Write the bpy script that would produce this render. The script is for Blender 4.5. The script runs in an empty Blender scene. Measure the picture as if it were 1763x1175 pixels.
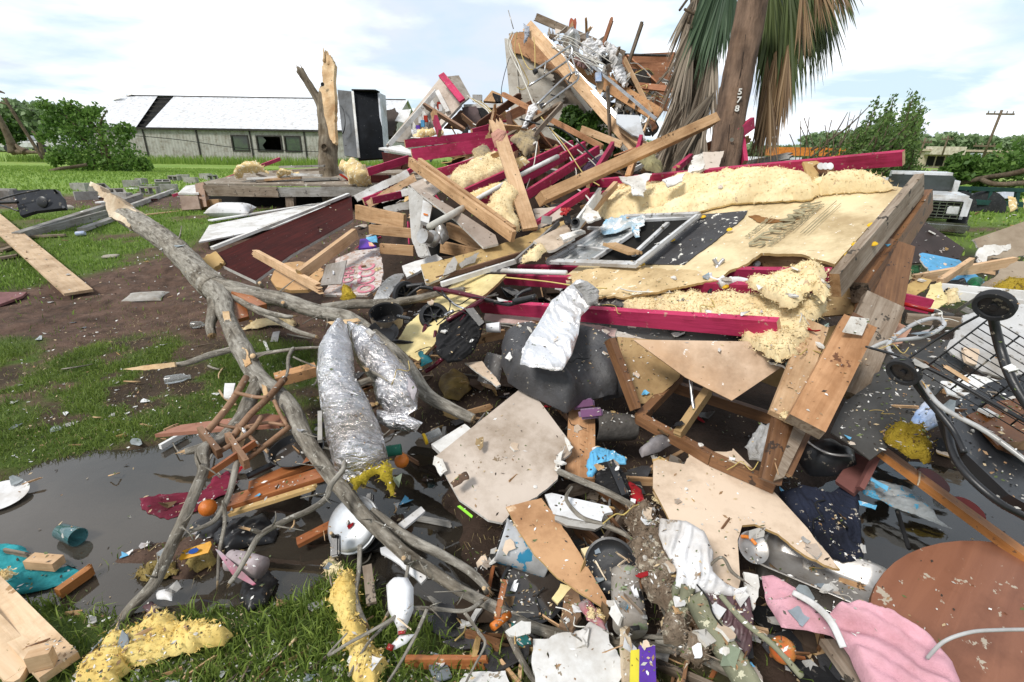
import bpy, bmesh, math, random
import numpy as np
from mathutils import Vector, Matrix, Quaternion
from mathutils.geometry import delaunay_2d_cdt
R=math.radians
sc=bpy.context.scene
COL=sc.collection
random.seed(7); RNG=np.random.default_rng(7)
# ------------------------------------------------ camera, sky, sun, exposure
CAMH=1.65; FP=850.0; PW,PH=1763,1175
cam=bpy.data.cameras.new("camera"); camo=bpy.data.objects.new("camera",cam); COL.objects.link(camo)
cam.sensor_width=36; cam.lens=36*FP/PW; cam.clip_start=.05; cam.clip_end=3000
CM=Matrix.Translation((0,0,CAMH))@Matrix.Rotation(R(90-20.9),4,'X')@Matrix.Rotation(R(0.9),4,'Z')
camo.matrix_world=CM; sc.camera=camo
w=bpy.data.worlds.new("World"); sc.world=w; w.use_nodes=True
nt=w.node_tree; N=nt.nodes; LK=nt.links; N.clear()
out=N.new('ShaderNodeOutputWorld'); bg=N.new('ShaderNodeBackground'); bg.inputs[1].default_value=.1
sky=N.new('ShaderNodeTexSky'); sky.sky_type='NISHITA'; sky.sun_disc=False
sky.sun_elevation=R(52); sky.sun_rotation=R(-50); sky.dust_density=2
tc=N.new('ShaderNodeTexCoord'); sep=N.new('ShaderNodeSeparateXYZ'); LK.new(tc.outputs['Generated'],sep.inputs[0])
def wm(op,a,b=None,cl=False):
    n=N.new('ShaderNodeMath'); n.operation=op; n.use_clamp=cl
    for i,v in enumerate((a,b)):
        if v is None: continue
        if isinstance(v,(int,float)): n.inputs[i].default_value=v
        else: LK.new(v,n.inputs[i])
    return n.outputs[0]
zz=wm('ADD',wm('MAXIMUM',sep.outputs[2],0.0),.16)
cmb=N.new('ShaderNodeCombineXYZ'); LK.new(wm('DIVIDE',sep.outputs[0],zz),cmb.inputs[0]); LK.new(wm('DIVIDE',sep.outputs[1],zz),cmb.inputs[1])
nz=N.new('ShaderNodeTexNoise'); nz.inputs['Scale'].default_value=1.1; nz.inputs['Detail'].default_value=8; nz.inputs['Roughness'].default_value=.52; nz.inputs['Distortion'].default_value=.25
LK.new(cmb.outputs[0],nz.inputs['Vector'])
rp=N.new('ShaderNodeValToRGB'); rp.color_ramp.elements[0].position=.36; rp.color_ramp.elements[1].position=.56
LK.new(nz.outputs[0],rp.inputs[0])
nz2=N.new('ShaderNodeTexNoise'); nz2.inputs['Scale'].default_value=.8; nz2.inputs['Detail'].default_value=6
mp=N.new('ShaderNodeMapping'); mp.inputs['Location'].default_value=(3.3,7.1,1); LK.new(cmb.outputs[0],mp.inputs[0]); LK.new(mp.outputs[0],nz2.inputs['Vector'])
cr=N.new('ShaderNodeValToRGB'); cr.color_ramp.elements[0].position=.40; cr.color_ramp.elements[0].color=(7.2,7.9,9.0,1)
cr.color_ramp.elements[1].position=.56; cr.color_ramp.elements[1].color=(13.5,13.6,13.9,1); LK.new(nz2.outputs[0],cr.inputs[0])
sk2=N.new('ShaderNodeMix'); sk2.data_type='RGBA'; sk2.inputs[0].default_value=.62; LK.new(sky.outputs[0],sk2.inputs[6]); sk2.inputs[7].default_value=(8.0,10.0,11.4,1)
mx=N.new('ShaderNodeMix'); mx.data_type='RGBA'; LK.new(rp.outputs[0],mx.inputs[0]); LK.new(sk2.outputs[2],mx.inputs[6]); LK.new(cr.outputs[0],mx.inputs[7])
zr=N.new('ShaderNodeMapRange'); zr.inputs[1].default_value=.42; zr.inputs[2].default_value=.95; zr.inputs[3].default_value=1; zr.inputs[4].default_value=.6; LK.new(sep.outputs[2],zr.inputs[0])
yr=N.new('ShaderNodeMapRange'); yr.inputs[1].default_value=-.6; yr.inputs[2].default_value=.15; yr.inputs[3].default_value=.7; yr.inputs[4].default_value=1; LK.new(sep.outputs[1],yr.inputs[0])
vm=N.new('ShaderNodeVectorMath'); vm.operation='SCALE'; LK.new(mx.outputs[2],vm.inputs[0]); LK.new(wm('MULTIPLY',zr.outputs[0],yr.outputs[0]),vm.inputs[3]); LK.new(vm.outputs[0],bg.inputs[0]); LK.new(bg.outputs[0],out.inputs[0])  # sky dimmed overhead and behind the view for more directional light
sun=bpy.data.lights.new("sun",'SUN'); sun.energy=2.8; sun.angle=R(14); sun.color=(1,.96,.9)
so=bpy.data.objects.new("sun",sun); COL.objects.link(so)
SD=Vector((math.sin(R(-50))*math.cos(R(52)),math.cos(R(-50))*math.cos(R(52))-0.9,math.sin(R(52)))).normalized()
so.rotation_euler=SD.to_track_quat('Z','Y').to_euler()
sky.sun_elevation=math.asin(SD.z); sky.sun_rotation=math.atan2(SD.x,SD.y)
sc.view_settings.view_transform='Standard'; sc.view_settings.look='None'; sc.view_settings.exposure=0.18; sc.view_settings.gamma=1
sc.cycles.max_bounces=6; sc.cycles.diffuse_bounces=3; sc.cycles.transparent_max_bounces=12
# ------------------------------------------------ noise
def _h(i,j,k,s):
    n=(i*374761393+j*668265263+k*2147483647+s*974634777)&0xffffffff
    n=((n^(n>>13))*1274126177)&0xffffffff
    return ((n^(n>>16))&0xffff)/32767.5-1.0
def vn(P,s=0):
    P=np.asarray(P,dtype=float); F=np.floor(P); f=P-F; I=F.astype(np.int64); f=f*f*(3-2*f)
    r=0
    for dx in (0,1):
        for dy in (0,1):
            for dz in (0,1):
                wgt=(f[:,0] if dx else 1-f[:,0])*(f[:,1] if dy else 1-f[:,1])*(f[:,2] if dz else 1-f[:,2])
                r=r+wgt*_h(I[:,0]+dx,I[:,1]+dy,I[:,2]+dz,s)
    return r
def fbm(P,o=4,s=0):
    P=np.asarray(P,dtype=float); a=1;r=0;t=0
    for k in range(o):
        r=r+a*vn(P*(2**k)+k*17.3,s+k); t+=a; a*=.5
    return r/t
def c3(x,y,z=0.0):
    x=np.asarray(x,float); return np.stack([x,np.asarray(y,float)+0*x,0*x+z],1)
def sst(a,b,x): t=np.clip((x-a)/(b-a),0,1); return t*t*(3-2*t)
# ------------------------------------------------ rays
CR=CM.to_3x3(); CP=Vector((0,0,CAMH))
def ray(px,py): return CR@Vector(((px-PW/2)/FP,-(py-PH/2)/FP,-1))
def poly_world(pp,z=0.0):
    r=[]
    for x,y in pp:
        d=ray(x,y); t=(z-CAMH)/d.z; r.append((d.x*t,d.y*t))
    return np.array(r)
def sdist(P,poly):           # signed distance, >0 inside
    n=len(poly); D=np.full(len(P),1e9); ins=np.zeros(len(P),bool)
    for i in range(n):
        a=poly[i]; b=poly[(i+1)%n]; e=b-a; L=max(e@e,1e-12)
        t=np.clip(((P-a)@e)/L,0,1); q=a+t[:,None]*e
        D=np.minimum(D,np.hypot(P[:,0]-q[:,0],P[:,1]-q[:,1]))
        c=((a[1]>P[:,1])!=(b[1]>P[:,1])); dy=b[1]-a[1] if abs(b[1]-a[1])>1e-12 else 1e-12
        ins^= c&(P[:,0]<(P[:,1]-a[1])*e[0]/dy+a[0])
    return np.where(ins,D,-D)
PUD=[poly_world([(-150,870),(0,838),(80,800),(200,775),(330,745),(480,740),(560,760),(690,735),(760,780),(800,900),(840,1010),(760,1050),(680,1040),(600,985),(520,1030),(430,1040),(330,1045),(250,1062),(130,1020),(0,1000),(-160,1040)]),
     poly_world([(1380,880),(1480,830),(1600,800),(1763,840),(1900,900),(1900,990),(1650,975),(1520,970),(1420,950)]),
     poly_world([(840,930),(990,960),(1010,1080),(860,1070)])]
DIRT=[poly_world([(-200,545),(0,525),(160,500),(330,470),(420,480),(560,560),(640,640),(560,610),(440,590),(330,600),(240,590),(100,610),(0,600),(-200,640)])]
def Hn(X,Y):
    X=np.asarray(X,float); Y=np.asarray(Y,float); P=np.stack([X,Y],1)
    e=.045+.5*sst(4.2,9.5,Y)*(1-sst(18,45,Y))
    far=(1-sst(15,30,np.hypot(X,Y)))
    e=e+far*(.03*fbm(c3(X*.8,Y*.8),3,3)+.012*fbm(c3(X*5,Y*5),3,5))
    near=Y<8
    if near.any():
        q=P[near]; s=np.full(len(q),-9.0)
        for pl in PUD: s=np.maximum(s,sdist(q,pl))
        s=s+.16*fbm(c3(q[:,0]*2.4,q[:,1]*2.4),5,9)
        e2=e[near]; low=-.05
        k=sst(-.16,.10,s); e[near]=e2*(1-k)+(low+.085*np.clip(fbm(c3(q[:,0]*2.1,q[:,1]*3.1),4,93)-.12,0,1)*2.2)*k
        sd=np.full(len(q),-9.0)
        for pl in DIRT: sd=np.maximum(sd,sdist(q,pl))
        m=sst(-.1,.3,sd); e[near]+=m*(.05*fbm(c3(q[:,0]*3,q[:,1]*6),4,21)+.02)
    # rubble mound
    m=sst(-2.6,-.9,X)*(1-sst(3.0,5.5,X))*sst(4.9,7.6,Y)*(1-sst(10,13,Y))
    e=e+m*(.85+.3*fbm(c3(X*1.3,Y*1.3),4,31))
    m=sst(2.0,3.0,X)*(1-sst(5,7,X))*sst(2.6,4.2,Y)*(1-sst(7,9,Y))
    e=e+m*(.10+.12*fbm(c3(X*1.5,Y*1.5),4,37))
    return e
def H1(x,y): return float(Hn([x],[y])[0])
_gc={}
def W(px,py,d=0.0):
    k=(px,py,d)
    if k in _gc: return _gc[k].copy()
    r=ray(px,py)
    if d>0: v=CP+r*d
    else:
        h=-d; ts=np.concatenate([np.arange(1.0,12,.05),np.geomspace(12,900,200)])
        z=CAMH+r.z*ts; g=np.maximum(Hn(r.x*ts,r.y*ts),0)+h
        b=np.nonzero(z<g)[0]
        if len(b)==0: t=300.0
        else:
            i=b[0]; 
            if i==0: t=ts[0]
            else:
                a0=z[i-1]-g[i-1]; a1=z[i]-g[i]; t=ts[i-1]+(ts[i]-ts[i-1])*a0/(a0-a1)
        v=CP+r*t
    _gc[k]=v.copy(); return v
def dep(v): return (CM.inverted()@v).z*-1
# ------------------------------------------------ materials
MATS={}
def nd(nt,t,**kw):
    n=nt.nodes.new(t)
    for k,v in kw.items():
        if k in n.inputs.keys(): n.inputs[k].default_value=v
        else: setattr(n,k,v)
    return n
def M(name,c1=(.4,.38,.35),c2=None,sc_=4,rough=.8,bump=.2,kind='plain',spk=None,spa=.62,metal=0,bs=30,dist=.01,alpha=None,wet=0,spec=.3,sps=28,objvar=.15,back=None,emit=None,trans=None):
    if name in MATS: return MATS[name]
    m=bpy.data.materials.new(name); m.use_nodes=True; nt=m.node_tree; L=nt.links
    b=nt.nodes['Principled BSDF']; b.inputs['Roughness'].default_value=rough; b.inputs['Metallic'].default_value=metal
    b.inputs['Specular IOR Level'].default_value=spec
    c2=c2 or tuple(x*.7 for x in c1)
    tc=nd(nt,'ShaderNodeTexCoord'); oi=nd(nt,'ShaderNodeObjectInfo')
    off=nd(nt,'ShaderNodeVectorMath',operation='MULTIPLY_ADD'); L.new(oi.outputs['Random'],off.inputs[0]); off.inputs[1].default_value=(37,53,71); L.new(tc.outputs['Object'],off.inputs[2])
    vec=off.outputs[0]
    mp=nd(nt,'ShaderNodeMapping'); L.new(vec,mp.inputs[0])
    if kind=='wood': mp.inputs['Scale'].default_value=(1.2,14,14)
    elif kind=='bark2':
        ax_=nd(nt,'ShaderNodeAttribute',attribute_name='axc'); L.new(ax_.outputs['Vector'],mp.inputs[0]); mp.inputs['Scale'].default_value=(1,1,.22)
    elif kind=='bark': mp.inputs['Scale'].default_value=(1,1,.35)
    nz=nd(nt,'ShaderNodeTexNoise',Scale=sc_,Detail=7.0,Roughness=.62); L.new(mp.outputs[0],nz.inputs['Vector'])
    if kind=='wood': nz.inputs['Distortion'].default_value=.8
    rp=nd(nt,'ShaderNodeValToRGB'); rp.color_ramp.elements[0].position=.32; rp.color_ramp.elements[1].position=.68
    rp.color_ramp.elements[0].color=(*c2,1); rp.color_ramp.elements[1].color=(*c1,1); L.new(nz.outputs[0],rp.inputs[0])
    col=rp.outputs[0]
    # large scale dirt
    n3=nd(nt,'ShaderNodeTexNoise',Scale=2.2,Detail=8.0,Roughness=.7); L.new(vec,n3.inputs['Vector'])
    r3=nd(nt,'ShaderNodeValToRGB'); r3.color_ramp.elements[0].position=.34; r3.color_ramp.elements[0].color=(.58,.53,.47,1); r3.color_ramp.elements[1].position=.55; r3.color_ramp.elements[1].color=(1,1,1,1)
    L.new(n3.outputs[0],r3.inputs[0])
    mu=nd(nt,'ShaderNodeMix',data_type='RGBA',blend_type='MULTIPLY'); mu.inputs[0].default_value=.25 if 'fib' in name else 1; L.new(col,mu.inputs[6]); L.new(r3.outputs[0],mu.inputs[7]); col=mu.outputs[2]
    if spk:
        n2=nd(nt,'ShaderNodeTexNoise',Scale=float(sps),Detail=4.0,Roughness=.7); L.new(vec,n2.inputs['Vector'])
        r2=nd(nt,'ShaderNodeValToRGB'); spa=.5+(spa-.5)*.68; r2.color_ramp.elements[0].position=spa; r2.color_ramp.elements[1].position=spa+.02
        L.new(n2.outputs[0],r2.inputs[0])
        mm=nd(nt,'ShaderNodeMix',data_type='RGBA'); L.new(r2.outputs[0],mm.inputs[0]); L.new(col,mm.inputs[6]); mm.inputs[7].default_value=(*spk,1); col=mm.outputs[2]
    if objvar:
        mr=nd(nt,'ShaderNodeMapRange'); mr.inputs[3].default_value=1-objvar; mr.inputs[4].default_value=1+objvar; L.new(oi.outputs['Random'],mr.inputs[0])
        hv=nd(nt,'ShaderNodeHueSaturation'); L.new(col,hv.inputs['Color']); L.new(mr.outputs[0],hv.inputs['Value']); col=hv.outputs[0]
    L.new(col,b.inputs['Base Color'])
    # roughness variation
    rr=nd(nt,'ShaderNodeMapRange'); rr.inputs[3].default_value=max(.02,rough-.12); rr.inputs[4].default_value=min(1,rough+.12); L.new(n3.outputs[0],rr.inputs[0]); L.new(rr.outputs[0],b.inputs['Roughness'])
    if bump:
        if kind=='foil':
            v=nd(nt,'ShaderNodeTexNoise',Scale=float(bs),Detail=6.0,Roughness=.6,Distortion=1.5); mp2=nd(nt,'ShaderNodeMapping'); mp2.inputs['Scale'].default_value=(.45,1.6,1); L.new(vec,mp2.inputs[0]); L.new(mp2.outputs[0],v.inputs['Vector']); ho=v.outputs[0]
        elif kind=='wood': ho=nz.outputs[0]
        elif kind in('bark','bark2'):
            v=nd(nt,'ShaderNodeTexNoise',Scale=float(bs),Detail=8.0,Roughness=.75,Distortion=.6); L.new(mp.outputs[0],v.inputs['Vector']); ho=v.outputs[0]
        else:
            v=nd(nt,'ShaderNodeTexNoise',Scale=float(bs),Detail=8.0,Roughness=.7); L.new(vec,v.inputs['Vector']); ho=v.outputs[0]
        bp=nd(nt,'ShaderNodeBump',Strength=bump,Distance=dist); L.new(ho,bp.inputs['Height']); L.new(bp.outputs[0],b.inputs['Normal'])
    if trans: b.inputs['Transmission Weight'].default_value=trans
    MATS[name]=m; return m
pine=M('pine',(.60,.39,.22),(.40,.23,.11),3,.75,.35,'wood',spk=(.10,.06,.03),spa=.70,sps=14)
pale=M('pale_pine',(.72,.50,.31),(.56,.35,.19),3,.75,.3,'wood',spk=(.2,.11,.05),spa=.72,sps=12)
paled=M('fresh_plywood',(.74,.56,.38),(.62,.43,.26),2.5,.75,.25,'wood',spk=(.33,.2,.1),spa=.72,sps=9)
oldw=M('weathered_wood',(.36,.30,.24),(.18,.13,.09),3,.85,.5,'wood',spk=(.06,.05,.04),spa=.66,sps=10)
greyw=M('grey_weathered_plank',(.42,.41,.39),(.25,.24,.22),3,.85,.5,'wood',spk=(.12,.11,.1),spa=.68,sps=12)
brownw=M('wet_brown_wood',(.27,.135,.06),(.13,.06,.028),3,.5,.35,'wood',spk=(.05,.03,.02),spa=.66,sps=12,spec=.5)
orgw=M('varnished_orange_wood',(.44,.17,.06),(.29,.09,.03),3,.4,.2,'wood',spk=(.5,.4,.3),spa=.74,sps=14,spec=.5)
red=M('crimson_paint',(.52,.04,.125),(.38,.025,.08),3,.65,.3,'wood',spk=(.42,.20,.17),spa=.70,sps=18,objvar=.25)
pinkred=M('sunlit_pink_paint',(.62,.07,.16),(.5,.05,.12),3,.6,.2,'wood',spk=(.3,.1,.1),spa=.7,sps=14)  # lighter, pinker copy of the crimson paint
mahog=M('mahogany_veneer',(.075,.013,.010),(.035,.007,.006),2,.6,.1,'wood',spk=(.25,.2,.18),spa=.77,sps=30,spec=.12)
beige=M('beige_wall_paint',(.56,.48,.41),(.52,.44,.37),3,.6,.08,spk=(.22,.16,.1),spa=.735,sps=9,objvar=.06)
peach=M('peach_wallboard',(.70,.56,.43),(.66,.52,.39),2,.6,.08,spk=(.85,.82,.78),spa=.76,sps=16,objvar=.04)
gyp=M('gypsum_white',(.80,.79,.76),(.66,.64,.60),9,.9,.5,spk=(.3,.25,.2),spa=.68,bs=50,objvar=.08)
white=M('white_paint',(.80,.80,.79),(.70,.70,.69),5,.55,.1,spk=(.28,.23,.17),spa=.72,sps=14,objvar=.05)
whiteclean=M('white_plastic',(.82,.83,.85),(.76,.77,.79),5,.35,.05,spk=(.4,.36,.3),spa=.76,sps=16,objvar=.04,spec=.5)
greyp=M('grey_primer_board',(.50,.49,.47),(.40,.39,.37),6,.8,.25,spk=(.12,.1,.08),spa=.69,sps=22,objvar=.08)
kraft=M('kraft_cardboard',(.50,.33,.18),(.40,.25,.12),4,.85,.2,spk=(.2,.12,.06),spa=.70,sps=12)
osb=M('torn_fibreboard',(.55,.38,.17),(.44,.28,.11),8,.85,.3,spk=(.70,.62,.45),spa=.70,sps=18)
sheath=M('yellow_foam_sheathing',(.76,.63,.40),(.68,.54,.32),3,.7,.15,spk=(.93,.91,.86),spa=.735,sps=26,objvar=.03,bs=60)
yfoam=M('pale_yellow_board',(.80,.68,.36),(.73,.60,.28),4,.7,.15,spk=(.45,.35,.2),spa=.73,sps=14,objvar=.05)
ins=M('yellow_fibreglass',(.86,.68,.36),(.66,.47,.22),7,.97,.35,spk=(.97,.92,.75),spa=.6,bs=50,dist=.02,sps=22,objvar=.05,spec=.05)
insw=M('creamy_fibreglass',(.88,.75,.47),(.68,.52,.29),6,.97,.35,spk=(.50,.37,.25),spa=.72,bs=50,dist=.02,sps=18,objvar=.05,spec=.05)
insy=M('wet_mustard_fibreglass',(.62,.45,.05),(.42,.28,.03),12,.8,1.0,spk=(.2,.13,.04),spa=.66,bs=60,dist=.03,sps=20,spec=.2)
tar=M('black_felt_paper',(.075,.075,.08),(.05,.05,.055),6,.8,.2,spk=(.72,.70,.64),spa=.665,sps=17,objvar=.02)
foil=M('silver_foil',(.80,.80,.82),(.62,.62,.65),6,.26,.9,'foil',metal=1,bs=26,dist=.02,spk=(.45,.40,.33),spa=.74,sps=20,objvar=.03)
foilw=M('bright_foil',(.9,.9,.92),(.78,.78,.8),5,.42,.6,'foil',metal=.75,bs=30,dist=.012,spk=(.5,.47,.4),spa=.74,sps=20,objvar=.03)
steel=M('brushed_steel',(.62,.61,.60),(.50,.49,.48),7,.4,.08,metal=.75,spk=(.15,.12,.1),spa=.72,sps=26,objvar=.03)
alu=M('aluminium_tube',(.72,.73,.75),(.55,.56,.58),8,.3,.05,metal=1,spk=(.2,.18,.16),spa=.72,sps=30,objvar=.03)
blackp=M('black_plastic',(.022,.023,.026),(.012,.012,.014),6,.38,.1,spk=(.22,.19,.15),spa=.70,sps=24,objvar=.05,spec=.5)
blackm=M('matte_black',(.018,.018,.02),(.01,.01,.011),6,.85,.3,spk=(.10,.09,.08),spa=.68,sps=30,objvar=.05)
darkgrey=M('charcoal_sheet',(.075,.073,.070),(.045,.044,.042),3,.5,.1,spk=(.5,.47,.42),spa=.735,sps=34,objvar=.03,spec=.4)
bagm=M('grey_bin_bag',(.085,.085,.092),(.05,.05,.055),5,.5,.5,spk=(.3,.27,.22),spa=.72,bs=16,dist=.02,sps=20,spec=.5)
navy=M('navy_cloth',(.020,.026,.05),(.010,.012,.022),6,.9,.5,spk=(.40,.36,.3),spa=.70,bs=120,sps=26,objvar=.02)
teal=M('turquoise_cloth',(.04,.38,.43),(.025,.25,.29),6,.85,.5,bs=120,objvar=.02)
pinkc=M('pink_fleece',(.74,.42,.48),(.64,.34,.40),5,.95,.5,spk=(.42,.30,.28),spa=.71,bs=160,sps=10,objvar=.02,spec=.1)
maroon=M('maroon_plaid_cloth',(.22,.018,.05),(.12,.012,.03),5,.85,.4,spk=(.5,.4,.4),spa=.69,bs=90,sps=30)
whitec=M('white_cloth',(.80,.80,.82),(.70,.70,.71),5,.85,.3,spk=(.32,.26,.2),spa=.665,bs=90,sps=11,objvar=.02)
plum=M('plum_satin_cloth',(.14,.075,.085),(.09,.05,.055),3,.42,.3,spk=(.3,.22,.2),spa=.73,bs=12,sps=26,spec=.6)
bluec=M('sky_blue_plastic',(.16,.50,.78),(.11,.40,.68),4,.45,.3,spk=(.7,.7,.7),spa=.70,bs=20,sps=16,objvar=.03)
bluep=M('blue_painted_board',(.10,.36,.62),(.08,.3,.54),3,.6,.1,spk=(.7,.7,.68),spa=.70,sps=12)
purple=M('purple_plastic',(.13,.05,.42),(.09,.03,.3),4,.4,.1)
redp=M('red_plastic',(.42,.02,.02),(.3,.012,.012),4,.3,.1,spk=(.3,.2,.2),spa=.7,spec=.5)
redc=M('red_cloth',(.40,.012,.02),(.26,.01,.015),5,.9,.4)
orange=M('orange_peel',(.80,.25,.03),(.68,.17,.02),8,.4,.3,bs=120,spec=.5,objvar=.05)
yellow=M('yellow_plastic_cap',(.85,.55,.02),(.8,.48,.02),5,.5,.1,objvar=.03)
green=M('green_label',(.03,.20,.13),(.02,.15,.1),5,.5,.1)
bark=M('grey_bark',(.52,.485,.42),(.12,.105,.085),42,.9,1.0,'bark2',spk=(.50,.48,.42),spa=.66,bs=55,dist=.02,sps=40,objvar=.05,spec=.1)
barkd=M('dark_bark',(.22,.17,.12),(.10,.08,.06),16,.95,1.0,'bark',bs=30,dist=.03,spec=.1)
barks=M('stump_bark',(.34,.29,.22),(.10,.08,.06),12,.95,1.0,'bark2',bs=28,dist=.03,spec=.1)
splint=M('splintered_heartwood',(.78,.60,.38),(.58,.36,.18),6,.8,.6,'bark',bs=40,dist=.01,objvar=.05)
splintw=M('bleached_splintered_wood',(.80,.70,.54),(.55,.40,.26),6,.8,.6,'bark',bs=40,dist=.01,objvar=.05)
polew=M('utility_pole_wood',(.29,.19,.13),(.07,.045,.032),11,.85,1.0,'bark2',bs=30,dist=.03,objvar=0)
concrete=M('concrete',(.42,.41,.39),(.30,.29,.27),9,.95,.5,bs=60,spk=(.15,.14,.13),spa=.68)
stone=M('pale_stone',(.52,.48,.42),(.38,.34,.28),9,.9,.4,bs=40)
dirtm=M('clumped_mud',(.16,.10,.07),(.07,.045,.03),12,.95,.8,bs=50)
siding=M('cream_lap_siding',(.56,.53,.47),(.47,.44,.39),3,.75,.1,spk=(.2,.17,.13),spa=.71,sps=9,objvar=.02)
roofd=M('dark_shingle',(.08,.07,.065),(.04,.035,.03),20,.95,.6,bs=60)
shedw=M('painted_metal_wall',(.43,.42,.385),(.39,.38,.345),1,.6,0,objvar=0)
shedr=M('white_metal_roof',(.76,.78,.82),(.70,.72,.76),.4,.35,0,objvar=0,spk=(.35,.3,.25),spa=.93,sps=1.2,spec=.4)
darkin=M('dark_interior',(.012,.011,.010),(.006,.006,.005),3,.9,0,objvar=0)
trimd=M('bronze_trim',(.05,.045,.04),(.03,.028,.025),3,.6,0,objvar=0)
vinyl=M('aluminium_window_frame',(.66,.67,.68),(.50,.51,.52),6,.5,.15,spk=(.13,.12,.1),spa=.655,sps=20,objvar=.02)
screen=M('dirty_window_glass',(.38,.41,.43),(.22,.25,.27),7,.15,.1,spk=(.6,.6,.58),spa=.6,sps=10,objvar=0,spec=.8)
tealglass=M('teal_glass',(.20,.45,.48),(.15,.38,.42),4,.08,0,objvar=0,spec=.7,trans=.6)
clearp=M('clear_plastic',(.7,.72,.72),(.6,.62,.62),4,.12,.2,objvar=0,spec=.6,trans=.75)
wire=M('white_cable',(.78,.77,.72),(.6,.58,.52),6,.5,.05)
wirey=M('yellow_cable',(.62,.48,.18),(.5,.38,.12),6,.5,.05)
wireb=M('black_cable',(.02,.02,.02),(.012,.012,.012),6,.5,.05)
tire=M('black_rubber',(.035,.037,.042),(.02,.021,.024),8,.7,.2,spk=(.2,.18,.15),spa=.7,sps=40)
rollred=M('metallic_maroon_paint',(.13,.012,.03),(.09,.008,.02),5,.3,.05,metal=.3,spk=(.3,.25,.2),spa=.72,sps=40,spec=.6)
tealm=M('dark_green_steel',(.018,.07,.06),(.012,.045,.04),4,.5,.05)
carw=M('white_car_paint',(.72,.74,.76),(.66,.68,.7),2,.25,0,objvar=0,spec=.6)
chrome=M('chrome',(.62,.64,.66),(.5,.5,.52),5,.15,.02,metal=1)
gunny=M('pulped_muddy_paper',(.50,.40,.30),(.26,.18,.12),16,.95,1.0,bs=60,dist=.03,spk=(.75,.66,.52),spa=.62,sps=24)
tabletop=M('reddish_tabletop',(.27,.115,.065),(.20,.08,.045),1.1,.35,.1,'wood',spk=(.42,.36,.28),spa=.67,sps=11,objvar=0,spec=.5)
panm=steel
SOFT={'turquoise_cloth','pink_fleece','maroon_plaid_cloth','white_cloth','plum_satin_cloth','sky_blue_plastic','blue_white_rag','red_cloth','navy_cloth','matte_black','salmon_cloth','purple_black_cloth','bluegrey_rag','crimson_grey_cloth','dark_teal_cloth','dusty_pink_cloth','packaging_film','thin_white_plastic','bright_foil','dusty_plastic','green_rag','blue_white_pack'}
FUZZ={'yellow_fibreglass','creamy_fibreglass','wet_mustard_fibreglass','bright_wet_fibre','bright_fibre','soggy_brown_fibre','charred_fibre','mossy_fibre','sooty_fibre','pulped_muddy_paper'}
# ------------------------------------------------ object helpers
WMX={}
def tag(o,lab=None,cat=None,grp=None,kind=None):
    if lab: o['label']=lab
    if cat: o['category']=cat
    if grp: o['group']=grp
    if kind: o['kind']=kind
def reg(o,Mx,lab=None,cat=None,grp=None,kind=None,p=None):
    COL.objects.link(o); WMX[o.name]=Mx.copy()
    if p is not None:
        o.parent=p; o.matrix_basis=WMX[p.name].inverted()@Mx
        if lab: o['label']=lab
        if kind: o['kind']=kind
    else:
        o.matrix_basis=Mx; tag(o,lab,cat,grp,kind)
    return o
def T(name,lab,cat,loc,grp=None,kind=None):
    o=bpy.data.objects.new(name,None); o.empty_display_size=.1
    return reg(o,Matrix.Translation(Vector(loc)),lab,cat,grp,kind)
def mesh_obj(name,V,F,mats,fm=None,smooth=False,Mx=None,**k):
    me=bpy.data.meshes.new(name); me.from_pydata([tuple(v) for v in V],[],F)
    if not isinstance(mats,(list,tuple)): mats=[mats]
    for m in mats: me.materials.append(m)
    if fm is not None: me.polygons.foreach_set('material_index',np.asarray(fm,dtype=np.int32))
    if smooth: me.polygons.foreach_set('use_smooth',np.ones(len(me.polygons),bool))
    me.update(); o=bpy.data.objects.new(name,me)
    return reg(o,Mx if Mx is not None else Matrix.Identity(4),**k)
def bm_obj(name,bm,mats,smooth=False,Mx=None,recalc=True,**k):
    if recalc: bmesh.ops.recalc_face_normals(bm,faces=bm.faces)
    me=bpy.data.meshes.new(name); bm.to_mesh(me); bm.free()
    if not isinstance(mats,(list,tuple)): mats=[mats]
    for m in mats: me.materials.append(m)
    if smooth: me.polygons.foreach_set('use_smooth',np.ones(len(me.polygons),bool))
    o=bpy.data.objects.new(name,me); return reg(o,Mx if Mx is not None else Matrix.Identity(4),**k)
def pt(q):
    if isinstance(q,Vector): return q.copy()
    return W(*q[:3]) if len(q)>2 else W(q[0],q[1],0)
def frame(x,z,o):
    x=x.normalized(); z=(z-x*z.dot(x)); 
    if z.length<1e-5: z=Vector((0,0,1)) if abs(x.z)<.9 else Vector((1,0,0)); z=z-x*z.dot(x)
    z.normalize(); y=z.cross(x); m=Matrix((x,y,z)).transposed().to_4x4(); m.translation=o; return m
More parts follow.
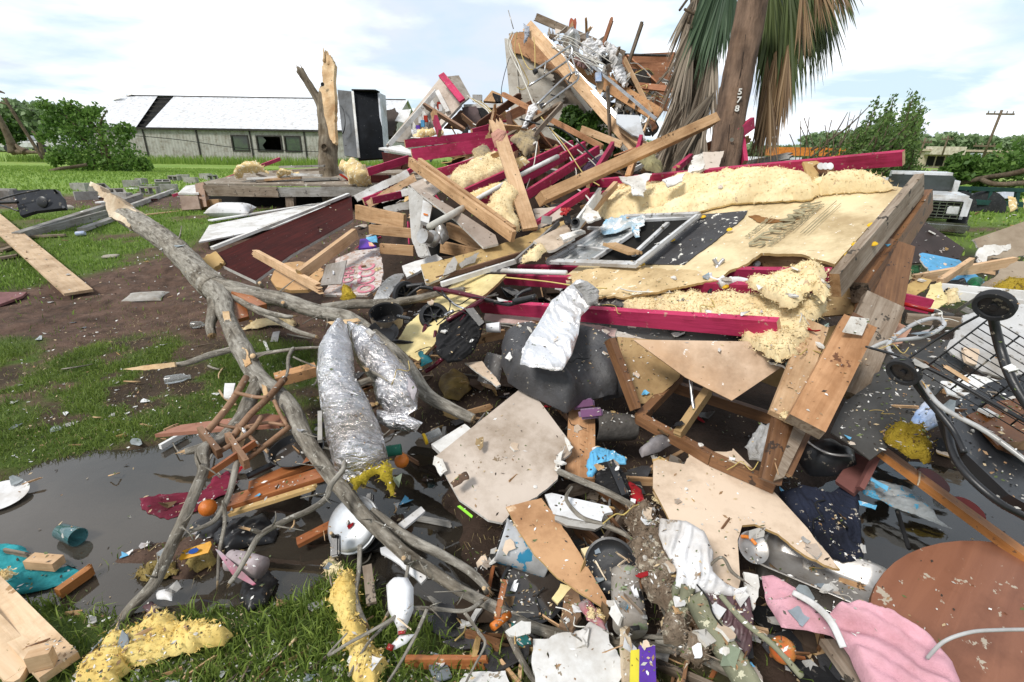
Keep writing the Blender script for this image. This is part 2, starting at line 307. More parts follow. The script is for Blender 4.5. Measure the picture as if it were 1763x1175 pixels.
def B(name,lab,cat,a,b,w,t,mat,up=None,rot=0,jag=(0,0),bow=0,end=None,bev=.002,grp=None,p=None,ns=7):
    """timber: a,b ends of its centre line; w is its depth (upwards by default), t its thickness"""
    A=pt(a); Bv=pt(b); x=(Bv-A); Ln=x.length; x.normalize()
    up=Vector((0,0,1)) if up is None else (Vector((x.y,-x.x,0)) if up=='flat' else Vector(up))
    Mx=frame(x,up,A)@Matrix.Rotation(R(rot),4,'X')
    rs=random.Random(hash((round(A.x,3),round(Bv.y,3)))&0xffff)
    n=10 if bow else 2
    bm=bmesh.new()
    def endpts(x0,j,sgn):
        if not j: return [(x0,-w/2),(x0,w/2)]
        P=[]; 
        for i in range(ns+1):
            f=i/ns; P.append((x0-sgn*rs.random()*j*(1 if i%2 else .45),-w/2+w*f))
        return P
    L0=endpts(0,jag[0],-1); L1=endpts(Ln,jag[1],1)
    xs0=max(q[0] for q in L0); xs1=min(q[0] for q in L1)
    mid=[xs0+(xs1-xs0)*i/n for i in range(n+1)] if (jag[0] or jag[1]) else [Ln*i/n for i in range(n+1)]
    def bw(xx): return bow*4*(xx/Ln)*(1-xx/Ln)
    def mk(xx,zz,yy): return bm.verts.new((xx,yy,zz+bw(xx)))
    rows=[]
    for xx in mid: rows.append([mk(xx,-w/2,-t/2),mk(xx,w/2,-t/2),mk(xx,w/2,t/2),mk(xx,-w/2,t/2)])
    for i in range(len(rows)-1):
        for k in range(4): bm.faces.new((rows[i][k],rows[i][(k+1)%4],rows[i+1][(k+1)%4],rows[i+1][k]))
    ei=1 if end else 0
    for side,j,Lp,row,xx in ((0,jag[0],L0,rows[0],mid[0]),(1,jag[1],L1,rows[-1],mid[-1])):
        if not j:
            f=bm.faces.new(row if side==0 else row[::-1]); f.material_index=ei
        else:
            fa=[row[0]]+[mk(q[0],q[1],-t/2) for q in Lp]+[row[1]]
            fb=[row[3]]+[mk(q[0],q[1],t/2) for q in Lp]+[row[2]]
            try:
                bm.faces.new(fa); bm.faces.new(fb[::-1])
                for k in range(len(fa)-1):
                    f=bm.faces.new((fa[k],fb[k],fb[k+1],fa[k+1])); f.material_index=ei
            except ValueError: pass
    if bev and not (jag[0] or jag[1]): 
        bmesh.ops.bevel(bm,geom=[e for e in bm.edges if e.calc_length()>bev*3 and len(e.link_faces)==2 and e.calc_face_angle(0)>1],offset=bev,segments=1,affect='EDGES')
    for v in bm.verts: v.co.y+=rs.uniform(-1,1)*.0008; v.co.z+=rs.uniform(-1,1)*.0008
    return bm_obj(name,bm,[mat]+([end] if end else []),Mx=Mx,lab=lab,cat=cat,grp=grp,p=p)
def plane_of(pts):
    P=[pt(q) for q in pts if len(q)>2]
    c=sum(P,Vector())/len(P); A=np.array([list(q-c) for q in P]); u,s,v=np.linalg.svd(A); n=Vector(v[2])
    if n.dot(CP-c)<0: n=-n
    return c,n
def hitp(px,py,pl):
    c,n=pl; r=ray(px,py); t=(c-CP).dot(n)/r.dot(n); return CP+r*t
def dens(poly,rag,step,rs):
    out=[]; n=len(poly)
    for i in range(n):
        a=poly[i]; b=poly[(i+1)%n]; amp=rag.get(i,0) if isinstance(rag,dict) else rag
        L=np.hypot(*(b-a)); k=max(1,int(L/step)) if amp or step<.06 else max(1,int(L/(step*2)))
        nrm=np.array([-(b-a)[1],(b-a)[0]])/max(L,1e-9)
        ph=rs.random()*50
        for j in range(k):
            f=j/k; q=a+(b-a)*f
            if amp and j>0:
                d=fbm(c3([ph+f*L/.10],[0]),3,11)[0]*1.0+fbm(c3([ph+f*L/.022],[3]),2,12)[0]*.45
                q=q+nrm*amp*d*min(1,4*f,4*(1-f)+.2)
            out.append(q)
    return out
def slab(name,lab,cat,pts,top,bot,s,mats,rag=0,grp=None,p=None,pl=None,smooth=False,fix=None,off=0,fm3=(0,0,0),step=None,xdir=None,shape=None,kind=None):
    pl=pl or plane_of(pts); c0,n=pl
    if off: pl=(c0+n*off,n)
    P3=[hitp(q[0],q[1],pl) for q in pts]; c=sum(P3,Vector())/len(P3)
    x=(P3[1]-P3[0]) if xdir is None else (hitp(xdir[2],xdir[3],pl)-hitp(xdir[0],xdir[1],pl))
    Mx=frame(x,n,c); Mi=Mx.inverted()
    poly=[np.array((Mi@q)[:2]) for q in P3]
    rs=random.Random(int(abs(c.x*1000+c.y*777))%99991)
    ol=dens(poly,rag,step or (.012 if rag else .05),rs)
    ar=sum(ol[i][0]*ol[(i+1)%len(ol)][1]-ol[(i+1)%len(ol)][0]*ol[i][1] for i in range(len(ol)))
    if ar<0: ol=ol[::-1]
    OP=np.array(ol); mn=OP.min(0); mxx=OP.max(0)
    if s:
        gx=np.arange(mn[0],mxx[0],s); gy=np.arange(mn[1],mxx[1],s*.87)
        G=np.array([(a+(s/2 if k%2 else 0)+rs.uniform(-.15,.15)*s,b+rs.uniform(-.15,.15)*s) for k,b in enumerate(gy) for a in gx]) if len(gx)*len(gy) else np.zeros((0,2))
        if len(G): G=G[sdist(G,OP)>s*.45]
    else: G=np.zeros((0,2))
    allp=[Vector(q) for q in ol]+[Vector(q) for q in G]
    vs,es,fs,ov,_,_=delaunay_2d_cdt(allp,[(i,(i+1)%len(ol)) for i in range(len(ol))],[],1,1e-6)
    V=np.array([tuple(v) for v in vs]); D=np.maximum(sdist(V,OP),0)
    zt=top(V,D); zb=bot(V,D); nn=len(V)
    V3=[(V[i,0],V[i,1],zt[i]) for i in range(nn)]+[(V[i,0],V[i,1],zb[i]) for i in range(nn)]
    F=[tuple(f) for f in fs]; nf=len(F); fm=[fm3[0]]*nf
    F+= [tuple(i+nn for i in f[::-1]) for f in fs]; fm+=[fm3[1]]*nf
    cnt={}
    for f in fs:
        for k in range(len(f)):
            e=(f[k],f[(k+1)%len(f)]); cnt[e]=1
    for (a,b) in list(cnt):
        if (b,a) not in cnt: F.append((b,a,a+nn,b+nn)); fm.append(fm3[2])
    if shape: V3=shape(np.array(V3))
    o=mesh_obj(name,V3,F,mats,fm,smooth,Mx,lab=lab,cat=cat,grp=grp,p=p,kind=kind)
    return o
def S(name,lab,cat,pts,th,mat,edge=None,back=None,rag=0,warp=0,bend=None,s=None,**k):
    mats=[mat,back or mat,edge or mat]
    if rag==0 and mat.name in('beige_wall_paint','peach_wallboard','gypsum_white','white_paint','grey_primer_board','kraft_cardboard','torn_fibreboard'): rag=.0028
    sd=random.random()*99
    def wz(V):
        z=0*V[:,0]
        if warp: z=z+warp*fbm(c3(V[:,0]*3+sd,V[:,1]*3),3,5)
        if bend:
            u=V[:,0] if bend[0]=='x' else V[:,1]; m=(u-u.mean())/max(np.ptp(u)/2,1e-6); z=z+bend[1]*(m*m)
        return z
    return slab(name,lab,cat,pts,lambda V,D:wz(V),lambda V,D:wz(V)-th,(s or .06) if (warp or bend) else s,mats,rag=rag,fm3=(0,1,2),**k)
def Lm(name,lab,cat,pts,h,mat,lump=.35,ns=7,fold=0,fs=9,fang=0,s=.02,rag=.01,edge=.06,bot=.35,fine=.0,smooth=True,shape=None,**k):
    """soft thing: batt, cloth, bag"""
    sd=random.random()*99; cl=mat.name in SOFT; fz=mat.name in FUZZ
    if cl:
        ex=max(max(q[0] for q in pts)-min(q[0] for q in pts),max(q[1] for q in pts)-min(q[1] for q in pts))/FP*dep(pt(pts[0]))
        h=h*.4; fold=max(fold,.012); edge=min(edge,.03); s=min(s,max(.0035,ex/85))
    if fz: rag=max(rag,.022)*1.3; lump=lump*1.25; fine=max(fine,.008)
    def tp(V,D):
        pr=1-(1-np.clip(D/edge,0,1))**2; pr=np.sqrt(np.clip(pr,0,1))
        z=h*pr*(1+lump*fbm(c3(V[:,0]*ns+sd,V[:,1]*ns),4,3))
        if fold:
            ca,sa=math.cos(R(fang)),math.sin(R(fang)); u=V[:,0]*ca+V[:,1]*sa; v=-V[:,0]*sa+V[:,1]*ca
            q=v*fs+1.3*fbm(c3(u*fs*.25+sd,v*fs*.5),3,8)
            pe=np.clip(D/.02,.1,1)
            if cl:
                k1=4.6/ex; A_=ex*.030; w1=1.5*fbm(c3(u*k1*.35+sd,v*k1*.5),3,8); w2=1.8*fbm(c3(u*k1*.6+sd,v*k1*.7),3,18); am=.35+1.6*np.abs(fbm(c3(u*k1*.6,v*k1*.3,sd),2,28))
                z=z+pe*(A_*2*fbm(c3(u*k1*.3+sd,v*k1*.5,sd),2,31)+A_*am*(np.sin(6.283*(v*k1+w1))+.42*np.sin(6.283*(v*k1*2.3+w2))+.12*np.sin(6.283*(u*k1*2+w2*2))))
            else:
                rg=lambda f,a,o: 1-np.clip(np.abs(fbm(c3(u*f*.22*a+sd+o,v*f*a+o+.5*fbm(c3(u*f*.5,v*f*.5),2,9)),2,o))*4.2,0,2)
                z=z+fold*pe*(.75*rg(fs*.55,1,2)+.45*rg(fs*1.1,1.1,5)+.25*rg(fs*2.6,1,6))
        if fine: z=z+fine*fbm(c3(V[:,0]*60+sd,V[:,1]*60),2,4)*pr
        return z
    def bt(V,D):
        pr=np.sqrt(np.clip(1-(1-np.clip(D/edge,0,1))**2,0,1)); return -h*bot*pr-.001
    o=slab(name,lab,cat,pts,tp,bt,s,mat,rag=rag,smooth=smooth,step=min(s,.02),shape=shape,**k)
    if fz: fuzz(o)
    return o
def fuzz(o):
    me=o.data; nv=len(me.vertices); A=np.empty(nv*3); me.vertices.foreach_get('co',A); A=A.reshape(-1,3)
    up=A[:nv//2]; ar=max(np.ptp(A[:,0])*np.ptp(A[:,1]),.002); n=int(min(9000,max(150,ar*9000)))
    dist=(WMX[o.name].translation-CP).length; n=int(n/max(1,dist*.45)); wd=.0004*max(1,dist*.4)
    i=RNG.integers(0,len(up),n); C=up[i]+RNG.normal(size=(n,3))*[.008,.008,.002]; d=RNG.normal(size=(n,3)); d[:,2]=np.abs(d[:,2])*.35; d/=np.linalg.norm(d,axis=1)[:,None]
    L_=RNG.uniform(.004,.012,n)[:,None]; sd_=np.cross(d,RNG.normal(size=(n,3))); sd_/=np.linalg.norm(sd_,axis=1)[:,None]
    V=np.stack([C-sd_*wd,C+sd_*wd,C+d*L_*.6+RNG.normal(size=(n,3))*.003+sd_*wd,C+d*L_+RNG.normal(size=(n,3))*.007],1).reshape(-1,3)
    bm=bmesh.new(); bm.from_mesh(me); vs=[bm.verts.new(v) for v in V]
    for k in range(n): bm.faces.new((vs[4*k],vs[4*k+1],vs[4*k+2],vs[4*k+3]))
    bm.to_mesh(me); bm.free()
def cat(P,r,n):
    out=[];rr=[]
    for i in range(len(P)-1):
        p0=P[max(i-1,0)];p1=P[i];p2=P[i+1];p3=P[min(i+2,len(P)-1)]
        for j in range(n):
            t=j/n; q=.5*((2*p1)+(p2-p0)*t+(2*p0-5*p1+4*p2-p3)*t*t+(3*p1-p0-3*p2+p3)*t**3); out.append(q); rr.append(r[i]*(1-t)+r[i+1]*t)
    out.append(P[-1]); rr.append(r[-1]); return out,rr
AXC=[]
def tubeVF(P,r,seg=10,n=6,nz=0,nf=6,flat=1,sd=0):
    Q,rr=cat(P,r,n) if n>1 else (P,r)
    AXC.clear(); V=[];F=[]; cl_=0; t0=(Q[1]-Q[0]).normalized(); u=t0.orthogonal().normalized()
    for i,q in enumerate(Q):
        t=(Q[min(i+1,len(Q)-1)]-Q[max(i-1,0)]).normalized(); u=(u-t*u.dot(t)).normalized(); v=t.cross(u)
        if i: cl_+=(q-Q[i-1]).length
        for k in range(seg):
            a=2*math.pi*k/seg; AXC.append((math.cos(a)*rr[i],math.sin(a)*rr[i],cl_+sd)); V.append(q+(u*math.cos(a)+v*math.sin(a)*flat)*rr[i])
    A=np.array([tuple(v) for v in V])
    if nz:
        C=np.repeat(np.array([tuple(q) for q in Q]),seg,0); d=A-C; m=1+nz*fbm(A*nf+sd,3,6); A=C+d*m[:,None]
    L=len(Q)
    for i in range(L-1):
        for k in range(seg):
            F.append((i*seg+k,i*seg+(k+1)%seg,(i+1)*seg+(k+1)%seg,(i+1)*seg+k))
    F.append(tuple(range(seg))[::-1]); F.append(tuple((L-1)*seg+k for k in range(seg)))
    return A,F,Q,rr
def U(name,lab,catg,pts,mat,seg=10,n=6,nz=0,nf=6,wd=None,wm_=None,end=None,endm=None,endl=.12,grp=None,p=None,flat=1,ends=(1,1)):
    """swept tube: pts (px,py,d[,width px]); wd width px; wm_ diameter in metres"""
    P=[pt(q) for q in pts]; r=[]
    for q,v in zip(pts,P):
        if wm_: r.append(wm_/2)
        else:
            ww=q[3] if (not isinstance(q,Vector) and len(q)>3) else wd
            r.append(ww/2*dep(v)/FP)
    A,F,Q,rr=tubeVF(P,r,seg,n,nz,nf,flat,sd=random.random()*50)
    axc=list(AXC); c=Vector(A.mean(0)); V=[Vector(a)-c for a in A]; fm=[0]*len(F); sm=len(F)
    mats=[mat]
    if end:
        mats.append(end); rs=random.Random(int(abs(c.x)*999)); fm[-1]=int(bool(ends[1])); fm[-2]=int(bool(ends[0]))
        for e,(q,d,rad) in enumerate(((Q[0],(Q[0]-Q[1]).normalized(),rr[0]),(Q[-1],(Q[-1]-Q[-2]).normalized(),rr[-1]))):
            if not ends[e]: continue
            u=d.orthogonal().normalized(); v=d.cross(u)
            for k in range(9):
                a=rs.random()*6.28; rd=rad*rs.uniform(.1,.72); o=q+(u*math.cos(a)+v*math.sin(a))*rd-c; l=endl*rs.uniform(.3,1); ww=rad*rs.uniform(.18,.42)
                b=len(V); tt=v.cross(d) if k%2 else u
                V+= [o+u*ww-d*.02,o-u*ww*.6+v*ww-d*.02,o-u*ww*.6-v*ww-d*.02,o+d*l+(u*math.cos(a)+v*math.sin(a))*rd*.25]
                F+=[(b,b+1,b+3),(b+1,b+2,b+3),(b+2,b,b+3)]; fm+=[1,1,1]
    o=mesh_obj(name,V,F,mats,fm,True,Matrix.Translation(c),lab=lab,cat=catg,grp=grp,p=p)
    if mat in (bark,barks,polew,MATS.get('green_grey_bark')):
        at_=o.data.attributes.new('axc','FLOAT_VECTOR','POINT'); AA=np.zeros((len(V),3),np.float32); AA[:len(axc)]=axc; at_.data.foreach_set('vector',AA.ravel())
    return o
def wireset(name,lab,cat_,pts,mat,wd=2.0,wm_=None,grp=None,p=None,n=8,seg=6):
    return U(name,lab,cat_,pts,mat,seg=seg,n=n,wd=wd,wm_=wm_,grp=grp,p=p)
def lathe(name,lab,cat_,prof,loc,axis,mat,seg=36,smooth=True,grp=None,p=None,sx=1,sy=1,mats=None,fmi=None,xax=None,dent=0):
    V=[];F=[];fm=[]
    for (r,z) in prof:
        for k in range(seg):
            a=2*math.pi*k/seg; V.append((r*math.cos(a)*sx,r*math.sin(a)*sy,z))
    for i in range(len(prof)-1):
        for k in range(seg):
            F.append((i*seg+k,i*seg+(k+1)%seg,(i+1)*seg+(k+1)%seg,(i+1)*seg+k)); fm.append(fmi[i] if fmi else 0)
    if prof[0][0]>1e-4: F.append(tuple(range(seg))[::-1]); fm.append(fmi[0] if fmi else 0)
    if prof[-1][0]>1e-4: F.append(tuple((len(prof)-1)*seg+k for k in range(seg))); fm.append(fmi[-1] if fmi else 0)
    if dent:
        A=np.array(V); m=1+dent*fbm(A*9+loc[0]*7,3,2); A[:,0]*=m; A[:,1]*=m; V=[tuple(a) for a in A]
    ax=Vector(axis).normalized(); xx=Vector(xax) if xax else ax.orthogonal()
    Mx=frame(xx-ax*xx.dot(ax),ax,Vector(loc))
    o=mesh_obj(name,V,F,mats or mat,fm,smooth,Mx,lab=lab,cat=cat_,grp=grp,p=p)
    if smooth:
        try: o.data.set_sharp_from_angle(angle=R(50))
        except Exception: pass
    return o
def box(bm,c,s,Mx=None,mi=0,bev=0):
    r=bmesh.ops.create_cube(bm,size=1); vs=r['verts']
    for v in vs: v.co=Vector((v.co.x*s[0]+c[0],v.co.y*s[1]+c[1],v.co.z*s[2]+c[2]))
    fs=set(f for v in vs for f in v.link_faces)
    for f in fs: f.material_index=mi
    if Mx: 
        for v in vs: v.co=Mx@v.co
    if bev:
        es=list(set(e for v in vs for e in v.link_edges)); bmesh.ops.bevel(bm,geom=es,offset=bev,segments=2,affect='EDGES')
    return vs
def boxo(name,lab,cat_,c,s,mat,Mx=None,bev=.002,grp=None,p=None):
    bm=bmesh.new(); box(bm,(0,0,0),s,bev=bev); M0=(Mx or Matrix.Identity(4))@Matrix.Translation(c)
    return bm_obj(name,bm,mat,Mx=M0,lab=lab,cat=cat_,grp=grp,p=p)
def text(name,body,Mx,size,mat,p,ext=.0012,lab=None):
    cu=bpy.data.curves.new(name,'FONT'); cu.body=body; cu.size=size; cu.extrude=ext; cu.offset=size*.02; cu.align_x='CENTER'; cu.align_y='CENTER'; cu.resolution_u=3
    to=bpy.data.objects.new(name,cu); COL.objects.link(to); dg=bpy.context.evaluated_depsgraph_get(); me=bpy.data.meshes.new_from_object(to.evaluated_get(dg))
    bpy.data.objects.remove(to); me.materials.clear(); me.materials.append(mat)
    o=bpy.data.objects.new(name,me); return reg(o,Mx,p=p,lab=lab)
def copyt(o,Mx,lab=None,grp=None,mat=None):
    c=o.copy(); COL.objects.link(c); c.matrix_basis=Mx; WMX[c.name]=Mx.copy()
    if lab: c['label']=lab
    if grp: c['group']=grp
    for ch in o.children:
        d=ch.copy(); COL.objects.link(d); d.parent=c; d.matrix_basis=ch.matrix_basis.copy(); WMX[d.name]=Mx@ch.matrix_basis
        for g in ch.children:
            e=g.copy(); COL.objects.link(e); e.parent=d; e.matrix_basis=g.matrix_basis.copy()
    return c
# ------------------------------------------------ ground
def axis(lo,hi,f,far):
    a=list(np.arange(lo,hi,f)); st=f; x=hi; 
    while x<far[1]: a.append(x); st*=1.13; x+=st
    a.append(far[1]); st=f; x=lo-f; pre=[]
    while x>far[0]: pre.append(x); st*=1.13; x-=st
    pre.append(far[0]); return np.array(pre[::-1]+a)
gx=axis(-4.2,4.2,.035,(-900,900)); gy=axis(.7,8.0,.035,(-60,1500))
GX,GY=np.meshgrid(gx,gy); X=GX.ravel(); Y=GY.ravel(); Z=Hn(X,Y)
nx,ny=len(gx),len(gy)
idx=np.arange(nx*ny).reshape(ny,nx)
F=np.stack([idx[:-1,:-1].ravel(),idx[:-1,1:].ravel(),idx[1:,1:].ravel(),idx[1:,:-1].ravel()],1)
def fastmesh(name,V,F,mats,smooth=False):
    me=bpy.data.meshes.new(name); k=F.shape[1]; me.vertices.add(len(V)); me.vertices.foreach_set('co',np.asarray(V,dtype=np.float32).ravel())
    me.loops.add(F.size); me.loops.foreach_set('vertex_index',F.ravel().astype(np.int32)); me.polygons.add(len(F))
    me.polygons.foreach_set('loop_start',(np.arange(len(F))*k).astype(np.int32)); me.update(calc_edges=True)
    for m in mats: me.materials.append(m)
    if smooth: me.polygons.foreach_set('use_smooth',np.ones(len(F),bool))
    return me
def dirtmask(X,Y):
    P=np.stack([X,Y],1); n=fbm(c3(X*1.6,Y*1.6),4,41); nf=fbm(c3(X*7,Y*7),3,43)
    s=np.full(len(X),-9.0)
    for pl in DIRT: s=np.maximum(s,sdist(P,pl))
    d=sst(-.25,.15,s+.35*n+.1*nf)
    p=np.full(len(X),-9.0)
    for pl in PUD: p=np.maximum(p,sdist(P,pl))
    d=np.maximum(d,sst(-.12,.05,p+.12*n))
    # under the heap
    heap=poly_world([(330,470),(480,400),(600,345),(640,300),(1560,300),(1763,400),(2200,470),(2200,1300),(1300,1500),(1290,1120),(1100,1120),(880,1175),(780,1100),(700,1000),(560,700),(520,560)])
    d=np.maximum(d,sst(-.2,.15,sdist(P,heap)+.3*n)*(1-sst(10,13,Y))*(1-sst(0,.5,X-.78*Y)*(Y>4.5)))
    d=np.maximum(d,sst(-.07,.16,n+.45*nf)*.9*(Y<4.9)*(Y>1.9)); d=np.maximum(d,sst(.12,.30,n)*.85*(Y>=4.9)*(Y<9))
    # bare strip by the blocks
    d=np.maximum(d,(1-sst(1.0,2.2,np.abs(Y-(11.8+.10*X))+nf*.8))*(X<-1.5)*(X>-14))
    return np.clip(d,0,1)
DM=dirtmask(X,Y)
gm=bpy.data.materials.new('ground_soil_and_grass'); gm.use_nodes=True; nt=gm.node_tree; L=nt.links; b=nt.nodes['Principled BSDF']
at=nd(nt,'ShaderNodeAttribute',attribute_name='dirt'); tc=nd(nt,'ShaderNodeTexCoord')
n1=nd(nt,'ShaderNodeTexNoise',Scale=6.0,Detail=9.0,Roughness=.7); L.new(tc.outputs['Object'],n1.inputs['Vector'])
r1=nd(nt,'ShaderNodeValToRGB'); e=r1.color_ramp.elements; e[0].position=.3; e[0].color=(.045,.03,.022,1); e[1].position=.7; e[1].color=(.185,.115,.085,1); L.new(n1.outputs[0],r1.inputs[0])
n2=nd(nt,'ShaderNodeTexNoise',Scale=1.1,Detail=10.0,Roughness=.75); L.new(tc.outputs['Object'],n2.inputs['Vector'])
r2=nd(nt,'ShaderNodeValToRGB'); e=r2.color_ramp.elements; e[0].position=.3; e[0].color=(.045,.06,.018,1); e[1].position=.68; e[1].color=(.115,.18,.035,1); L.new(n2.outputs[0],r2.inputs[0])
n5=nd(nt,'ShaderNodeTexNoise',Scale=.12,Detail=6.0); L.new(tc.outputs['Object'],n5.inputs['Vector'])
r5=nd(nt,'ShaderNodeValToRGB'); e=r5.color_ramp.elements; e[0].position=.35; e[0].color=(.16,.27,.045,1); e[1].position=.65; e[1].color=(.25,.34,.08,1); L.new(n5.outputs[0],r5.inputs[0])
sp=nd(nt,'ShaderNodeSeparateXYZ'); L.new(tc.outputs['Object'],sp.inputs[0]); mr=nd(nt,'ShaderNodeMapRange'); mr.inputs[1].default_value=6; mr.inputs[2].default_value=14; L.new(sp.outputs[1],mr.inputs[0])
mf=nd(nt,'ShaderNodeMix',data_type='RGBA'); L.new(mr.outputs[0],mf.inputs[0]); L.new(r2.outputs[0],mf.inputs[6]); L.new(r5.outputs[0],mf.inputs[7])
mm=nd(nt,'ShaderNodeMix',data_type='RGBA'); L.new(at.outputs['Fac'],mm.inputs[0]); L.new(mf.outputs[2],mm.inputs[6]); L.new(r1.outputs[0],mm.inputs[7]); aw=nd(nt,'ShaderNodeAttribute',attribute_name='wet'); mw=nd(nt,'ShaderNodeMix',data_type='RGBA'); L.new(aw.outputs['Fac'],mw.inputs[0]); L.new(mm.outputs[2],mw.inputs[6]); mw.inputs[7].default_value=(.022,.017,.013,1); L.new(mw.outputs[2],b.inputs['Base Color'])  # this attribute also paints the shade of gaps under the heap
b.inputs['Roughness'].default_value=.85; b.inputs['Specular IOR Level'].default_value=.15
n4=nd(nt,'ShaderNodeTexNoise',Scale=28.0,Detail=9.0,Roughness=.75); L.new(tc.outputs['Object'],n4.inputs['Vector'])
bp=nd(nt,'ShaderNodeBump',Strength=.8,Distance=.03); L.new(n4.outputs[0],bp.inputs['Height']); L.new(bp.outputs[0],b.inputs['Normal'])
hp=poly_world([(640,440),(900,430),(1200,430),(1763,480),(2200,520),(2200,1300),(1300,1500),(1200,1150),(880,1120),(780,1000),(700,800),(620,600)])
WET_SHADE=sst(-.3,.3,sdist(np.stack([X,Y],1),hp)+.25*fbm(c3(X*2,Y*2),3,88))*.72  # heap ground darkened in colour for shade in its gaps, besides wet mud
WET_SHADE=np.maximum(WET_SHADE,.55*sst(.6,.9,DM)*(Y<4.2)*sst(-.2,.3,fbm(c3(X*1.8,Y*1.8),3,89)))
me=fastmesh('ground',np.stack([X,Y,Z],1),F,[gm],True); a=me.attributes.new('dirt','FLOAT','POINT'); a.data.foreach_set('value',DM.astype(np.float32)); a=me.attributes.new('wet','FLOAT','POINT'); a.data.foreach_set('value',WET_SHADE.astype(np.float32))
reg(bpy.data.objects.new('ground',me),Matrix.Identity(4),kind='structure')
# water
wmt=bpy.data.materials.new('muddy_puddle_water'); wmt.use_nodes=True; nt=wmt.node_tree; L=nt.links; nt.nodes.clear()
o_=nd(nt,'ShaderNodeOutputMaterial'); tr=nd(nt,'ShaderNodeBsdfTransparent'); tr.inputs[0].default_value=(.50,.43,.34,1)
df=nd(nt,'ShaderNodeBsdfDiffuse'); df.inputs[0].default_value=(.085,.072,.056,1); m1=nd(nt,'ShaderNodeMixShader'); wn=nd(nt,'ShaderNodeTexNoise',Scale=1.7,Detail=7.0); wr=nd(nt,'ShaderNodeMapRange'); wr.inputs[1].default_value=.35; wr.inputs[2].default_value=.65; wr.inputs[3].default_value=.2; wr.inputs[4].default_value=.72; L.new(wn.outputs[0],wr.inputs[0]); L.new(wr.outputs[0],m1.inputs[0]); L.new(tr.outputs[0],m1.inputs[1]); L.new(df.outputs[0],m1.inputs[2])
gl=nd(nt,'ShaderNodeBsdfGlossy',Roughness=.03); gl.inputs[0].default_value=(.95,.95,.95,1)
fr=nd(nt,'ShaderNodeFresnel',IOR=1.6); m2=nd(nt,'ShaderNodeMixShader'); L.new(fr.outputs[0],m2.inputs[0]); L.new(m1.outputs[0],m2.inputs[1]); L.new(gl.outputs[0],m2.inputs[2]); L.new(m2.outputs[0],o_.inputs[0])
nn=nd(nt,'ShaderNodeTexNoise',Scale=5.0,Detail=3.0); tc=nd(nt,'ShaderNodeTexCoord'); L.new(tc.outputs['Object'],nn.inputs['Vector']); bp=nd(nt,'ShaderNodeBump',Strength=.06,Distance=.02); L.new(nn.outputs[0],bp.inputs['Height']); L.new(bp.outputs[0],gl.inputs['Normal']); L.new(bp.outputs[0],fr.inputs['Normal'])
mesh_obj('water',[(-4,.6,0),(4.5,.6,0),(4.5,4.1,0),(-4,4.1,0)],[(0,1,2,3)],wmt,kind='structure')
# road behind left lawn
def strip(name,pts,m,z=.02,**k):
    V=[(x,y,H1(x,y)+z) for x,y in pts]; return mesh_obj(name,V,[tuple(range(len(V)))],m,**k)
asph=M('road_asphalt',(.30,.30,.29),(.24,.24,.23),1,.9,0,objvar=0)
strip('road',[(-260,56),(-60,56),(-60,60),(-260,60)],asph,.03,kind='structure')
strip('road',[(50,58),(400,58),(400,63),(50,63)],asph,.03,kind='structure')
# grass blades
def leafmat(name,c1,c2,tr=.35):
    m=bpy.data.materials.new(name); m.use_nodes=True; nt=m.node_tree; L=nt.links; b=nt.nodes['Principled BSDF']
    a=nd(nt,'ShaderNodeAttribute',attribute_name='tint'); r=nd(nt,'ShaderNodeValToRGB'); r.color_ramp.elements[0].color=(*c1,1); r.color_ramp.elements[1].color=(*c2,1); L.new(a.outputs['Fac'],r.inputs[0])
    L.new(r.outputs[0],b.inputs['Base Color']); b.inputs['Roughness'].default_value=.5; b.inputs['Specular IOR Level'].default_value=.25
    t=nd(nt,'ShaderNodeBsdfTranslucent'); L.new(r.outputs[0],t.inputs[0]); mx=nd(nt,'ShaderNodeMixShader'); mx.inputs[0].default_value=tr
    L.new(b.outputs[0],mx.inputs[1]); L.new(t.outputs[0],mx.inputs[2]); L.new(mx.outputs[0],nt.nodes['Material Output'].inputs[0]); MATS[name]=m; return m
grassm=leafmat('grass_blades',(.075,.13,.02),(.29,.38,.08))
for e_ in ((.82,(.20,.30,.05,1)),(.9,(.34,.28,.12,1))):
    pass
lawnm=leafmat('lawn_blades',(.13,.23,.035),(.30,.42,.09))
def blades(name,lab,X,Y,h,wd,m,lean=.6,tint=None,kind='stuff'):
    n=len(X); Z=Hn(X,Y); an=RNG.random(n)*6.283; la=RNG.random(n)*6.283; ln=lean*RNG.random(n)*h
    bx=np.cos(an)*wd/2; by=np.sin(an)*wd/2
    B0=np.stack([X-bx,Y-by,Z-.005],1); B1=np.stack([X+bx,Y+by,Z-.005],1)
    mx_=X+np.cos(la)*ln*.35; my_=Y+np.sin(la)*ln*.35
    M0=np.stack([mx_-bx*.8,my_-by*.8,Z+h*.6],1); M1=np.stack([mx_+bx*.8,my_+by*.8,Z+h*.6],1)
    Tp=np.stack([X+np.cos(la)*ln,Y+np.sin(la)*ln,Z+h*(1-.25*(ln/h)**2)],1)
    V=np.stack([B0,B1,M0,M1,Tp],1).reshape(-1,3); i=np.arange(n)*5
    F=np.concatenate([np.stack([i,i+1,i+3],1),np.stack([i,i+3,i+2],1),np.stack([i+2,i+3,i+4],1)])
    me=fastmesh(name,V,F,[m]); a=me.attributes.new('tint','FLOAT','POINT'); tt=tint if tint is not None else RNG.random(n); a.data.foreach_set('value',np.repeat(tt,5).astype(np.float32))
    o=reg(bpy.data.objects.new(name,me),Matrix.Identity(4),lab,'grass',kind=kind); return o
def scat(n,x0,x1,y0,y1,dens):
    x=RNG.uniform(x0,x1,n); y=RNG.uniform(y0,y1,n); k=RNG.random(n)<dens(x,y); return x[k],y[k]
